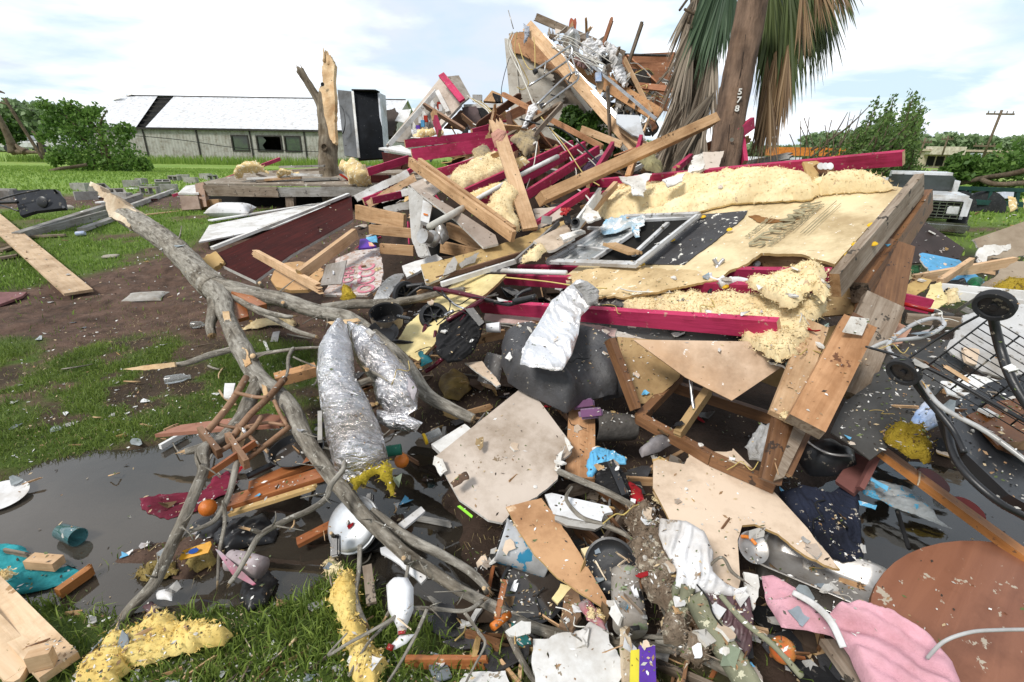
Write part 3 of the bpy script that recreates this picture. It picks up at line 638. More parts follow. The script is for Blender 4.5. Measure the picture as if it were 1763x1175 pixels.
def dn(x,y):
    z=Hn(x,y); d=dirtmask(x,y); cl=sst(-.25,.25,fbm(c3(x*3.2,y*3.2),3,51)); wet=(z>-.03)|((z>-.046)&(RNG.random(len(x))<.5))
    sm=np.clip(1-d*1.15,0,1); return np.clip(sm*(.25+.75*cl)+.012,0,1)*wet
x,y=scat(190000,-5.2,.6,1.1,5.2,dn); tn=np.clip(.35+.5*fbm(c3(x*2,y*2),3,61)+RNG.uniform(-.3,.3,len(x)),0,1)
blades('grass','short green grass growing round the puddle and the fallen branches',x,y,RNG.uniform(.015,.05,len(x))*(.7+.6*sst(-.3,.4,fbm(c3(x*3,y*3),2,77))),RNG.uniform(.003,.006,len(x)),grassm,1.6,tn)
x,y=scat(26000,-2.0,2.4,.8,1.75,dn); 
blades('grass','longer dark green grass along the near edge of the puddle',x,y,RNG.uniform(.03,.075,len(x)),RNG.uniform(.004,.007,len(x)),grassm,1.3)
x,y=scat(90000,-9,-.5,4.6,11,dn); 
blades('grass','bright green turf behind the fallen trunk',x,y,RNG.uniform(.03,.06,len(x)),RNG.uniform(.008,.015,len(x)),lawnm,1.2)
x,y=scat(70000,-40,12,10,42,lambda x,y:(1-dirtmask(x,y))*.9)
blades('grass','mown lawn in front of the long metal building',x,y,RNG.uniform(.05,.10,len(x)),RNG.uniform(.03,.05,len(x)),lawnm,1.0)
x,y=scat(60000,3,34,5,34,lambda x,y:(1-dirtmask(x,y))*(x/y>.72)*.9)
blades('grass','mown lawn beside the trailer on the right',x,y,RNG.uniform(.03,.07,len(x)),RNG.uniform(.02,.035,len(x)),lawnm,1.0)
x,y=scat(9000,-52,-6,52,59,lambda x,y:.9+0*x)
blades('grass','tall unmown grass along the foot of the metal building',x,y,RNG.uniform(.3,1.0,len(x)),RNG.uniform(.03,.07,len(x)),lawnm,.5)
# dry straw
x,y=scat(14000,-3.8,1.0,1.1,5,lambda x,y:(Hn(x,y)>-.04)*.6)
strm=leafmat('dry_straw',(.22,.16,.07),(.42,.34,.18),.1)
blades('straw','dead straw stalks lying in the mud',x,y,RNG.uniform(.01,.03,len(x)),RNG.uniform(.002,.004,len(x)),strm,5)
# ------------------------------------------------ background
def bark_tubes(name,specs,mat,p=None,seg=7,**k):
    V=[];F=[];fm=[]
    for P,r in specs:
        A,f,_,_=tubeVF([Vector(q) for q in P],r,seg,4,.12,2,1,random.random()*9)
        b=len(V); V+=list(A); F+=[tuple(i+b for i in ff) for ff in f]
    return mesh_obj(name,V,F,mat,None,True,None,p=p,**k)
def leaves(name,C,size,m,p=None,tint=None,stretch=1.6,dirv=None,**k):
    n=len(C); a=RNG.normal(size=(n,3)); 
    if dirv is not None: a=a*.6+np.asarray(dirv)
    a/=np.linalg.norm(a,axis=1)[:,None]; b=RNG.normal(size=(n,3)); b-=a*(a*b).sum(1)[:,None]; b/=np.linalg.norm(b,axis=1)[:,None]
    s=(size*RNG.uniform(.6,1.3,n))[:,None]
    V=np.stack([C-a*s*stretch/2,C+b*s*.5-a*s*.1,C+a*s*stretch/2,C-b*s*.5-a*s*.1],1).reshape(-1,3); F=np.arange(n*4).reshape(n,4)
    me=fastmesh(name,V,F,[m]); at=me.attributes.new('tint','FLOAT','POINT'); tt=tint if tint is not None else RNG.random(n)
    at.data.foreach_set('value',np.repeat(np.clip(tt,0,1),4).astype(np.float32))
    return reg(bpy.data.objects.new(name,me),Matrix.Identity(4),p=p,**k)
fol=leafmat('foliage',(.018,.045,.012),(.10,.19,.035),.3)
fol2=leafmat('fresh_foliage',(.07,.15,.03),(.27,.42,.10),.4)
folf=leafmat('far_foliage',(.13,.20,.10),(.30,.40,.20),.3)  # far leaf colours lightened to stand in for haze
# metal building
def pxx(px,Y,z=0): # world x for pixel column at distance Y, height z
    lo,hi=-400,400
    for _ in range(40):
        mid=(lo+hi)/2; v=CM.inverted()@Vector((mid,Y,z)); xx=PW/2+FP*v.x/-v.z
        if xx<px: lo=mid
        else: hi=mid
    return lo
bld=T('metal_building','long grey metal building with white roof panels torn open behind the lawn','building',(-31,66,0))
Y0=60.0; Y1=82.0; XL=-47.5; XR=-14.3; EH=3.55; RH=7.7
def qd(name,pts,m,p,lab=None): return mesh_obj(name,pts,[tuple(range(len(pts)))],m,p=p,lab=lab)
holes=[(pxx(a,60,2.2),pxx(b_,60,2.2)) for a,b_ in ((399,429),(442,486),(490,519))]
bm=bmesh.new()
def wq(x0,x1,z0,z1):
    # corrugated front wall piece
    n=max(1,int((x1-x0)/.18)); pv=None
    for i in range(n+1):
        xx=x0+(x1-x0)*i/n; yy=Y0-(.03 if i%2 else 0); a=bm.verts.new((xx,yy,z0)); b_=bm.verts.new((xx,yy,z1))
        if pv: bm.faces.new((pv[0],a,b_,pv[1]))
        pv=(a,b_)
cur=XL
for h0,h1 in holes: wq(cur,h0,-.1,EH); wq(h0,h1,-.1,1.35); wq(h0,h1,3.0,EH); cur=h1
wq(cur,XR,-.1,EH)
bm_obj('wall',bm,shedw,p=bld,recalc=False)
bm=bmesh.new()
for a,b_ in (((XL,Y0,0),(XL,Y1,0)),((XR,Y0,0),(XR,Y1,0))):
    v=[bm.verts.new(q) for q in (a,b_,(b_[0],b_[1],EH),(a[0],(Y0+Y1)/2,RH),(a[0],a[1],EH))]; bm.faces.new(v)
v=[bm.verts.new(q) for q in ((XL,Y1,0),(XR,Y1,0),(XR,Y1,EH),(XL,Y1,EH))]; bm.faces.new(v)
bm_obj('wall',bm,shedw,p=bld)
for i,(h0,h1) in enumerate(holes):
    wfr=boxo('window',None,None,((h0+h1)/2,Y0+.02,2.17),(h1-h0+.1,.10,1.72),trimd,p=bld,bev=0)
    bm=bmesh.new()
    bpy.data.objects.remove(wfr)
    for c,s in ((((h0+h1)/2,Y0-.03,1.38),(h1-h0,.12,.14)),(((h0+h1)/2,Y0-.03,2.97),(h1-h0,.12,.14)),((h0+.07,Y0-.03,2.17),(.14,.12,1.45)),((h1-.07,Y0-.03,2.17),(.14,.12,1.45))): box(bm,c,s)
    wfr=bm_obj('window',bm,trimd,p=bld)
    gl=M('dark_window_glass',(.03,.04,.035),(.05,.09,.03),.5,.08,0,objvar=0,spec=.8)
    if i==1:
        mesh_obj('pane',[(h0,Y0+.05,1.4),(h0+.9,Y0+.05,1.4),(h0+.6,Y0+.05,2.0),(h0+1.1,Y0+.05,2.5),(h0+.7,Y0+.05,2.95),(h0,Y0+.05,2.95)],[tuple(range(6))],gl,p=wfr)
    else: qd('pane',[(h0,Y0+.05,1.4),(h1,Y0+.05,1.4),(h1,Y0+.05,2.95),(h0,Y0+.05,2.95)],gl,wfr)
for x in [pxx(q,60,1.8) for q in (252,343,434,527,615)]: boxo('wall_trim',None,None,(x,Y0-.07,EH/2),(.16,.07,EH-.1),trimd,p=bld)
boxo('eave_gutter',None,None,((XL+XR)/2,Y0-.22,EH+.02),(XR-XL+.4,.22,.2),trimd,p=bld)
YM=(Y0+Y1)/2
def rf(xa,xb,xa2=None,xb2=None,t0=0,t1=1,name='roof',m=shedr):
    xa2=xa if xa2 is None else xa2; xb2=xb if xb2 is None else xb2
    g=lambda t:(Y0-.35+(YM-Y0+.35)*t,EH+.13+(RH-EH)*t)
    n=max(2,int((xb-xa)/.5)); V=[];Fc=[]
    for i in range(n+1):
        f=i/n; z=.012 if i%2 else 0
        V+=[(xa+(xb-xa)*f,g(t0)[0],g(t0)[1]+z),(xa2+(xb2-xa2)*f,g(t1)[0],g(t1)[1]+z)]
        if i: Fc.append((2*i-2,2*i,2*i+1,2*i-1))
    return mesh_obj(name,V,Fc,m,p=bld)
ea,eb,ra,rb=pxx(236,59.8,3.7),pxx(252,59.8,3.7),pxx(272,71,7.7),pxx(300,71,7.7)
rf(XL-.3,ea,ra-5,ra); rf(XL-.3,ea,XL-.3,ra-2.5,0,.55); rf(eb,XR+.3,rb,XR+.3)
mesh_obj('roof',[(XL-.3,Y1+.3,EH),(XR+.3,Y1+.3,EH),(XR+.3,YM,RH+.13),(XL-.3,YM,RH+.13)],[(0,1,2,3)],shedr,p=bld)
qd('roof_gap_shade',[(XL+1,Y0+.1,EH-.1),(eb+1,Y0+.1,EH-.1),(rb+1,YM,RH-.1),(ra-4.5,YM,RH-.1)],darkin,bld)  # near-black sheet below the roof gap, painted as the unlit interior
for k in range(7):
    t=(k+.5)/7; boxo('purlin',None,None,((ea+eb)/2*(1-t)+(ra+rb)/2*t,Y0+(YM-Y0)*t,EH+.08+(RH-EH)*t),(3,.12,.12),trimd,p=bld)
for k in range(4):
    t=.45+k*.16; xx=ra-6.5+k*.9; Sx=random.uniform(.8,1.5)
    mesh_obj('torn_roof_flap',[(xx,Y0+(YM-Y0)*t,EH+.2+(RH-EH)*t),(xx+Sx,Y0+(YM-Y0)*t+.3,EH+.5+(RH-EH)*t),(xx+Sx*1.2,Y0+(YM-Y0)*t+1,EH+1.0+(RH-EH)*t),(xx+.2,Y0+(YM-Y0)*t+1.2,EH+.7+(RH-EH)*t)],[(0,1,2,3)],gyp,p=bld)
boxo('roof_vent',None,None,(-22.8,YM,RH+.35),(3.5,.7,.6),shedr,p=bld); boxo('ridge_cap',None,None,((ra-4+XR)/2,YM,RH+.17),(XR-ra+4,.4,.06),trimd,p=bld)
qd('floor',[(XL,Y0+.2,.05),(XR,Y0+.2,.05),(XR,Y1,.05),(XL,Y1,.05)],darkin,bld)
# far woods: masses
def wood(lab,x0,x1,y0,y1,h,n,sz,m=folf,hs=.02):
    x=RNG.uniform(x0,x1,n); y=RNG.uniform(y0,y1,n); top=h*(.62+.38*fbm(c3(x*hs*4,y*hs),4,71)+.12*fbm(c3(x*.3,y*.3),2,72)); z=top*np.sqrt(RNG.random(n))
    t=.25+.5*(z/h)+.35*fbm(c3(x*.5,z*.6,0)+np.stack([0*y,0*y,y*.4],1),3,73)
    leaves('woodland',np.stack([x,y,z],1),sz,m,tint=t,lab=lab,cat='trees',kind='stuff')
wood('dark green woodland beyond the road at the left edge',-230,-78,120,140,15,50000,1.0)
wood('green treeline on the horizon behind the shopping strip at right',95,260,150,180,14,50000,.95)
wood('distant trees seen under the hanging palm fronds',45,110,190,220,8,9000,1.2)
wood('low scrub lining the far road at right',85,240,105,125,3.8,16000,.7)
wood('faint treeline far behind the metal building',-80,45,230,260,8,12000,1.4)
# toppled leafy tree left
def leafclump(C,Rr,n,flat=1.0):
    d=RNG.normal(size=(n,3)); d/=np.linalg.norm(d,axis=1)[:,None]; r=RNG.random(n)**.45
    return np.array(C)+d*r[:,None]*np.array([Rr,Rr*.8,Rr*flat])
def at(px,py,Y): r=ray(px,py); t=Y/r.y; return CP+r*t
tt=T('toppled_tree','toppled leafy tree with dense green crown lying on the lawn by the metal building','tree',at(190,285,27))
cl=[(110,262,10,1.5),(150,255,10,1.9),(190,265,10,2.1),(225,270,10,1.7),(245,285,9,1.0),(130,230,10,1.4),(160,215,10,1.4),(195,235,10,1.7),(215,225,9,1.0),(95,275,9,.9),(175,285,9,1.6),(205,290,8,1.3),(140,285,9,1.3)]
C=np.concatenate([leafclump(at(a,b_,27),s*.5,380,.8) for a,b_,_,s in cl]+[leafclump(at(a,b_,27),.36,110) for a,b_ in ((118,205),(100,195),(85,185),(72,180),(135,195),(128,185),(115,184),(146,203),(100,215),(82,205),(155,195),(170,190),(80,225),(96,236),(72,238))])
leaves('crown',C,.12,fol2,tt,tint=.35+.4*fbm(C*1.3,3,5)+RNG.uniform(-.25,.25,len(C)))
tr_=[([at(*q,27) for q in ((165,290),(150,250),(120,205),(75,182))],[.12,.09,.05,.02]),([at(*q,27) for q in ((190,285),(175,235),(135,190),(118,178))],[.10,.07,.04,.02]),([at(*q,27.0) for q in ((180,290),(172,220),(185,190))],[.09,.06,.02])]
for q_ in tr_: bark_tubes('branch',[q_],barkd,tt)
U('trunk',None,None,[at(85,296,25.5),at(102,291,25.5),at(125,288,26),at(150,284,26.5)],barkd,wm_=.16,p=tt)
U('leaning_pole','dark bare pole leaning left over the lawn at the left edge','pole',[at(8,170,30),at(40,221,30),at(74,274,30)],barkd,wd=5)
lt=T('snapped_tree','snapped grey tree trunk with torn bare limbs at the left edge','tree',at(18,262,50))
for q_ in [([at(*q,50) for q in ((24,264),(16,240),(4,215),(-14,180))],[.5,.32,.26,.2]),([at(*q,50) for q in ((22,262),(40,262),(70,263))],[.3,.22,.1]),([at(*q,50) for q in ((44,262),(34,256),(27,249))],[.35,.22,.12])]: bark_tubes('trunk',[q_],barkd,lt)
for q_ in [([at(*q,48) for q in ((-12,157),(0,158),(8,161))],[.12,.1,.05]),([at(*q,48) for q in ((-12,176),(2,177),(14,181))],[.1,.08,.04]),([at(*q,40) for q in ((74,268),(66,240),(55,226))],[.15,.12,.06])]: bark_tubes('branch',[q_],barkd,lt)
C=np.concatenate([leafclump(at(a,b_,52),.9,260) for a,b_ in ((14,218),(30,225),(22,235),(6,232),(-8,225))]); leaves('crown',C,.35,fol,lt)
for i,(a,b_) in enumerate(((56,257),(118,258))):
    v=T('wrecked_pickup',['pale wrecked pickup beyond the leaning pole','white wrecked pickup half hidden behind the toppled tree'][i],'pickup',at(a,263,56),'wrecked pickups across the road')
    bm=bmesh.new(); o=at(a,263,56)-WMX[v.name].translation
    box(bm,(0,0,.75),(5,1.8,.75),bev=.15); box(bm,(-.6,0,1.35),(1.9,1.6,.65),bev=.2); bm_obj('body',bm,carw,Mx=WMX[v.name].copy(),p=v)
    for s in (-1.6,1.5): lathe('wheel',None,None,[(.12,-.1),(.36,-.1),(.36,.1),(.12,.1)],WMX[v.name].translation+Vector((s,-.9,.36)),(0,1,0),tire,seg=16,p=v)
# right: store building, poles
st=T('store_building','low tan roadside store with broken shop windows and a pale flat awning at right','building',(92,104,0))
xa,xb,xc,xd=pxx(1584,100),pxx(1641,100),pxx(1662,100),pxx(1720,100)
tan=M('tan_render',(.55,.47,.36),(.48,.41,.31),1,.9,0,objvar=0); 
boxo('wall',None,None,((xa+xd)/2,106,1.4),(xd-xa,12,3.0),tan,p=st); boxo('fascia',None,None,((xa+xb)/2,99.2,3.15),(xb-xa,1.6,1.4),M('cream_fascia',(.72,.66,.55),None,1,.8,0,objvar=0),p=st)
boxo('roof',None,None,((xa+xd)/2,105,3.2),(xd-xa+1,13,.35),tan,p=st); boxo('white_panel',None,None,((xb+xc)/2+1,98.6,1.4),(xc-xb,1,2.8),M('pale_blue_panel',(.55,.62,.68),None,1,.7,0,objvar=0),p=st)
for k in range(6):
    xx=xa+1.5+k*1.75; wf=boxo('window',None,None,(xx,99.9,1.3),(1.3,.2,1.7),darkin,p=st)
def tpole(lab,x1,y1,x2,y2,Y,w,arms):
    t=T('utility_pole',lab,'utility pole',at(x1,y1,Y),'utility poles on the horizon at right')
    a=at(x1,y1,Y); b_=at(x2,y2,Y); U('post',None,None,[a,b_],barkd,seg=8,n=1,wm_=w,p=t)
    d=(b_-a).normalized(); s=Vector((1,0,.0)); 
    for f,l in arms: 
        c=b_-d*f; B('crossarm',None,None,c-s*l,c+s*l,.22,.2,barkd,p=t,bev=0)
        for q in (-.9,-.45,.45,.9): U('insulator',None,None,[c+s*l*q,c+s*l*q+Vector((0,0,.4))],barkd,seg=6,n=1,wm_=.14,p=t)
    if w>.3: lathe('transformer',None,None,[(0,-.5),(.3,-.5),(.3,.5),(0,.5)],b_-d*(arms[-1][0]+3.2)+Vector((.5,0,0)),(0,0,1),steel,seg=12,p=t)
tpole('tall leaning utility pole with two crossarms at the right edge',1692,272,1725,190,75,.31,((.5,1.9),(4.6,1.9)))
tpole('short leaning utility pole behind the store roof',1622,268,1633,234,95,.28,((.6,1.0),))
tpole('leaning utility pole beside the windblown tree',1582,270,1594,238,80,.28,((.6,1.1),))
for lab,P in (('thin sagging power line at upper left',[(-10,176,60),(20,182,60),(62,192,60)]),('power line sagging across the wall of the metal building',[(150,228,40),(300,240,42),(420,256,50),(560,262,55)]),('power line lying across the fallen trees at right',[(1600,322,12),(1680,312,16),(1763,288,20),(1800,280,20)])):
    wireset('power_line',lab,'power line',P,wireb,wd=1.1)
# windblown tree right
folw=leafmat('windblown_foliage',(.06,.11,.03),(.22,.33,.09),.4)
wt=T('windblown_tree','windblown green tree with all its branches swept up to the right beyond the red beam','tree',at(1480,330,15))
spec=[];CC=[];rs=random.Random(5)
for k in range(70):
    bx_=rs.uniform(1395,1560); by=rs.uniform(255,330); yy=rs.uniform(13,17)
    L_=rs.uniform(60,150)*(1 if bx_<1500 else .75); an=R(rs.uniform(38,72)); 
    ex=bx_+L_*math.cos(an); ey=by-L_*math.sin(an)
    if ex>1590: ex=1590-rs.random()*25
    # envelope
    env=155+ (1570-ex)*.35 if ex<1570 else 165
    ey=max(ey,env)
    pts=[at(bx_,by,yy),at((bx_+ex)/2+4,(by+ey)/2+6,yy),at(ex,ey,yy)]; spec.append((pts,[.035,.022,.007]))
    Q,_=cat(pts,[1,1,1],16); Q=np.array([tuple(q) for q in Q]); m=int(150 if bx_>1440 else 45)
    if bx_<1440: Q=Q[:20]
    i=RNG.integers(2,len(Q),m); CC.append(Q[i]+RNG.normal(size=(m,3))*.075)
bark_tubes('branch',spec,barkd,wt,seg=5)
for a,b_,s,n in ((1500,308,.6,500),(1540,298,.55,500),(1560,310,.6,500),(1460,315,.5,400),(1520,325,.7,600),(1560,325,.6,450),(1570,300,.45,300),(1430,312,.4,250),(1475,328,.6,400),(1580,315,.4,250)): CC.append(leafclump(at(a,b_,15),s,n,.7))
C=np.concatenate(CC); leaves('crown',C,.06,folw,wt,tint=.35+.4*fbm(C*1.5,3,15)+RNG.uniform(-.25,.25,len(C)),dirv=(.5,0,.8))
U('trunk',None,None,[at(1440,335,15),at(1480,305,15),at(1530,270,15)],barkd,wm_=.22,p=wt)
# thin bare stems under the palm
for i in range(9):
    a=1365+i*7; U('bare_sapling',['thin bare sapling stem left of the windblown tree'][0],'sapling',[at(a,300,12),at(a+5+i,262,12),at(a+rs.uniform(-12,30),rs.uniform(200,250),12)],barkd,seg=5,n=4,wd=1.5,grp='bare sapling stems left of the windblown tree')
# green shrub behind the ruins
sh=T('shrub','dark glossy shrub growing between the siding wall and the rafters','shrub',W(1010,270,7.4))
C=np.concatenate([leafclump(W(a,b_,7.4),s,600,1) for a,b_,s in ((985,205,.18),(1000,225,.25),(1020,215,.2),(1015,240,.28),(1040,245,.22),(990,245,.2),(1045,262,.2),(970,225,.15))]); leaves('foliage',C,.06,fol,sh)
for q_ in [([W(1010,270,7.4),W(1005,230,7.4),W(990,195,7.4)],[.02,.015,.006]),([W(1015,270,7.4),W(1025,230,7.4),W(1035,205,7.4)],[.02,.015,.006])]: bark_tubes('stem',[q_],barkd,sh,seg=6)
# fallen trees at right
ft=T('fallen_tree','fallen dark tree with torn green foliage beyond the trailer at right','tree',at(1720,320,13))
U('trunk',None,None,[at(1800,285,12.5),at(1740,300,12.5),at(1700,306,13),at(1650,316,13.5)],barkd,wm_=.13,p=ft); U('trunk',None,None,[at(1800,312,12.5),at(1720,318,12.5),at(1690,310,13)],barkd,wm_=.12,p=ft)
C=np.concatenate([leafclump(at(a,b_,13.5),s*.8,300,.6) for a,b_,s in ((1755,268,.9),(1725,285,.7),(1690,290,.6),(1665,300,.5),(1700,322,.5),(1740,330,.6),(1660,278,.5),(1640,295,.4),(1770,300,.7))]); leaves('crown',C,.09,fol2,ft,tint=.3+.4*fbm(C*1.3,3,5)+RNG.uniform(-.2,.2,len(C)))
U('fallen_log','grey fallen log lying on the grass behind the trailer','log',[at(1560,330,14),at(1610,314,14),at(1650,308,14),at(1700,312,14)],barks,wm_=.26)
# trailer
tl=T('utility_trailer','dark green tube-frame trailer with cypress lattice beside the white truck','trailer',at(1660,380,9))
def rail(px1,py1,px2,py2,Y,w,n='rail'): return B(n,None,None,at(px1,py1,Y*1.28),at(px2,py2,Y*1.28),w*1.2,w*1.2,tealm,p=tl,bev=0)
rail(1555,321,1790,329,9,.07); rail(1570,342,1790,354,9,.09); rail(1596,322,1592,342,9,.05); rail(1670,325,1664,346,9,.05); rail(1705,327,1700,347,9,.06); rail(1752,328,1746,372,9,.06); rail(1620,322,1790,330,10.2,.06); rail(1600,352,1790,372,9.6,.05)
S('fender',None,None,[(1622,325,11.47),(1672,327,11.47),(1668,342,11.34),(1612,341,11.34)],.03,tealm,p=tl,bend=('x',-.05))
for q in ((1640,360),(1690,362)): lathe('wheel',None,None,[(.15,-.13),(.40,-.11),(.42,-.05),(.42,.05),(.40,.11),(.15,.13)],at(q[0],q[1],11.6),(.25,1,0),tire,seg=20,p=tl)
for k in range(3): S('metal_sheet',None,None,[(1672+k*0,342-k*4,11.21),(1705,328-k*2+k*3,11.27),(1703,334+k*3,11.21),(1674,345+k,11.21)],.01,alu,p=tl)
S('metal_sheet',None,None,[(1708,332,11.21),(1748,329,11.59),(1744,341,11.47),(1706,344,11.15)],.01,alu,p=tl); S('deck_board',None,None,[(1590,325,11.21),(1646,330,11.21),(1644,338,11.21),(1592,333,11.21)],.03,pine,p=tl)
Lm('insulation_scrap','yellow insulation scrap caught between the truck grille and the trailer','insulation',[(1630,338,10.46),(1638,342,10.46),(1634,365,10.46),(1624,366,10.46),(1622,350,10.46)],.04,insy,s=.02)
for a,b_ in ((1735,352),(1760,356)): Lm('insulation_scrap','orange insulation rag hanging from the trailer rail','insulation',[(a,b_-14,8.6),(a+14,b_-12,8.6),(a+16,b_+8,8.6),(a+4,b_+14,8.6)],.05,ins,s=.03,grp='orange rags hanging from the trailer rail')
# white truck front
tk=T('pickup_truck','white old pickup truck with chrome grille nose behind the broken wall panel','pickup truck',at(1584,385,8.7))
c0=at(1584,360,8.7)
TM=Matrix.Translation(c0)@Matrix.Rotation(R(-34),4,'Z')@Matrix.Scale(.72,4)
bm=bmesh.new(); box(bm,(0,.9,.08),(1.75,2.0,.52),bev=.07); box(bm,(0,3.2,.30),(1.7,2.0,.95),bev=.2); bm_obj('body',bm,carw,Mx=TM,p=tk)
bm=bmesh.new(); box(bm,(0,-.14,.02),(1.45,.06,.40),bev=.01); bm_obj('grille',bm,darkin,Mx=TM,p=tk)
bm=bmesh.new()
for k in range(6): box(bm,(0,-.19,-.15+k*.068),(1.42,.03,.014))
for k in range(12): box(bm,(-.68+k*.124,-.19,.02),(.012,.03,.38))
bm_obj('grille_bars',bm,chrome,Mx=TM,p=tk)
for s in (-.58,.58): boxo('headlight',None,None,(s,-.2,.02),(.22,.05,.18),M('lens',(.7,.72,.72),None,3,.1,0,spec=.7),Mx=TM,bev=.02,p=tk)
boxo('bumper',None,None,(0,-.26,-.34),(1.9,.2,.2),chrome,Mx=TM,bev=.05,p=tk)
for s in (-.8,.8): lathe('wheel',None,None,[(.1,-.1),(.34,-.1),(.36,0),(.34,.1),(.1,.1)],TM@Vector((s,.6,-.35)),TM.to_3x3()@Vector((1,0,0)),tire,seg=20,p=tk)
boxo('windscreen',None,None,(0,2.28,.5),(1.4,.35,.42),M('dark_windscreen',(.05,.06,.06),None,3,.1,0,spec=.6),Mx=TM@Matrix.Rotation(0,4,'X'),bev=.05,p=tk)
cv=T('parked_car','white car parked behind the trailing palm fronds','car',at(1335,297,24))
TM=Matrix.Translation(at(1335,292,24))@Matrix.Rotation(R(8),4,'Z')
bm=bmesh.new(); box(bm,(0,.5,-.1),(4.4,1.7,.6),bev=.15); box(bm,(0.1,.5,.32),(2.4,1.5,.42),bev=.16); bm_obj('body',bm,carw,Mx=TM,p=cv)
bm=bmesh.new(); box(bm,(.1,-.255,.3),(2.0,.03,.26),bev=.0); bm_obj('window',bm,screen,Mx=TM,p=cv)
for s in (-1.4,1.4): lathe('wheel',None,None,[(.1,-.1),(.33,-.1),(.33,.1),(.1,.1)],TM@Vector((s,-.3,-.4)),(0,1,0),tire,seg=16,p=cv)
boxo('roadside_canopy','orange and white petrol canopy far off under the palm fronds','canopy',at(1400,262,150),(24,6,2.2),M('orange_canopy',(.75,.25,.05),None,1,.8,0,objvar=0))
# far debris strip by store
for k in range(26):
    a=rs.uniform(1600,1755); q=at(a,rs.uniform(296,303),rs.uniform(38,52)); boxo('scrap_pile','heap of pale scrap lying on the grass verge before the store','scrap',q,(rs.uniform(.4,1.6),rs.uniform(.3,1),rs.uniform(.15,.45)),rs.choice([gyp,oldw,greyw,red,oldw]),Mx=None,grp='scrap lying on the verge before the store')
# ------------------------------------------------ palm, pole, stump
pm=T('palm_tree','leaning fan palm with a grey skirt of dead fronds behind the pole','palm tree',W(1165,300,6.2))
U('trunk',None,None,[(1130,410,6.2),(1150,330,6.2),(1170,240,6.2),(1195,120,6.2),(1215,0,6.2),(1228,-90,6.3)],barkd,seg=18,wm_=.36,nz=.25,nf=9,p=pm)
deadm=leafmat('dead_frond',(.12,.09,.065),(.42,.35,.27),.1); deadb=leafmat('brown_dead_frond',(.13,.075,.04),(.40,.27,.15),.15)
frm=leafmat('palm_frond_green',(.028,.045,.018),(.17,.21,.075),.25); frm2=leafmat('palm_frond_bluegreen',(.025,.05,.032),(.14,.21,.12),.2)
def frond(hub,tip,spread,n,wd,mat,L=None,droop=.5,name='frond',tipm=.0):
    """fan leaf: strips from hub falling towards tip"""
    hub=Vector(hub); tip=Vector(tip); ax=tip-hub; Ln=ax.length; ax.normalize()
    side=ax.cross(Vector((0,-1,.1))).normalized(); nrm=side.cross(ax); V=[];F=[];tt=[]
    for i in range(n):
        f=(i+.5)/n*2-1; f+=random.uniform(-.03,.03); a=f*spread; l=Ln*random.uniform(.72,1.05)*(1-.18*f*f)
        d=(ax*math.cos(a)+side*math.sin(a)).normalized(); tw=random.uniform(-.6,.6); sv=(side*math.cos(a+tw*.3)-ax*math.sin(a)+nrm*tw).normalized()
        b=len(V); m=6; c=hub+nrm*random.uniform(-.03,.03); bend=random.uniform(.3,1.0)*droop; td=random.random()
        for k in range(m+1):
            t=k/m; wv=wd*(.35+1.3*math.sin(min(1,t*1.6)*1.57)) *(1-t**3*.95)
            V+= [c-sv*wv/2,c+sv*wv/2+nrm*wv*.2]; tt+=[td*.6+.4*t*tipm if tipm else td]*2
            dd=(d*(1-t*bend)+Vector((0,0,-1))*t*bend); dd.normalize(); c=c+dd*(l/m)
            if k: F.append((b+2*k-2,b+2*k-1,b+2*k+1,b+2*k))
    me=fastmesh(name,np.array([tuple(v) for v in V]),np.array(F),[mat]); at_=me.attributes.new('tint','FLOAT','POINT'); at_.data.foreach_set('value',np.clip(np.array(tt),0,1).astype(np.float32))
    return reg(bpy.data.objects.new(name,me),Matrix.Identity(4),p=pm)
rs=random.Random(11)
# grey skirt close to trunk: hub points up the trunk
for (hx,hy,tx,ty,d) in ((1205,20,1150,150,6.0),(1200,60,1140,210,6.0),(1192,110,1135,255,5.95),(1190,150,1150,290,5.9),(1210,130,1175,300,5.85),(1215,170,1190,310,5.8),(1225,110,1215,250,5.8),(1230,60,1222,200,5.85),(1185,200,1160,320,5.8),(1210,220,1205,320,5.75),(1222,190,1150,290,5.7),(1228,160,1160,260,5.75),(1200,20,1175,110,6.1),(1240,150,1235,290,5.8),(1195,90,1150,240,6.1),(1188,170,1128,270,5.9),(1200,-10,1155,110,6.05),(1178,150,1128,250,6.1),(1172,200,1122,300,5.95),(1192,60,1160,200,5.8),(1205,240,1180,345,5.6)):
    frond(W(hx,hy,d),W(tx,ty,d-.05),rs.uniform(.10,.24),rs.randint(22,34),.017,deadm,droop=.45,name='dead_frond')
# green fronds left
for (hx,hy,tx,ty,d,sp) in ((1245,-60,1195,145,5.75,.22),(1250,-40,1225,130,5.7,.22),(1235,-80,1210,110,5.9,.25),(1262,-60,1250,110,5.7,.18)):
    frond(W(hx,hy,d),W(tx,ty,d),sp,44,.020,frm2,droop=.3,tipm=.8)
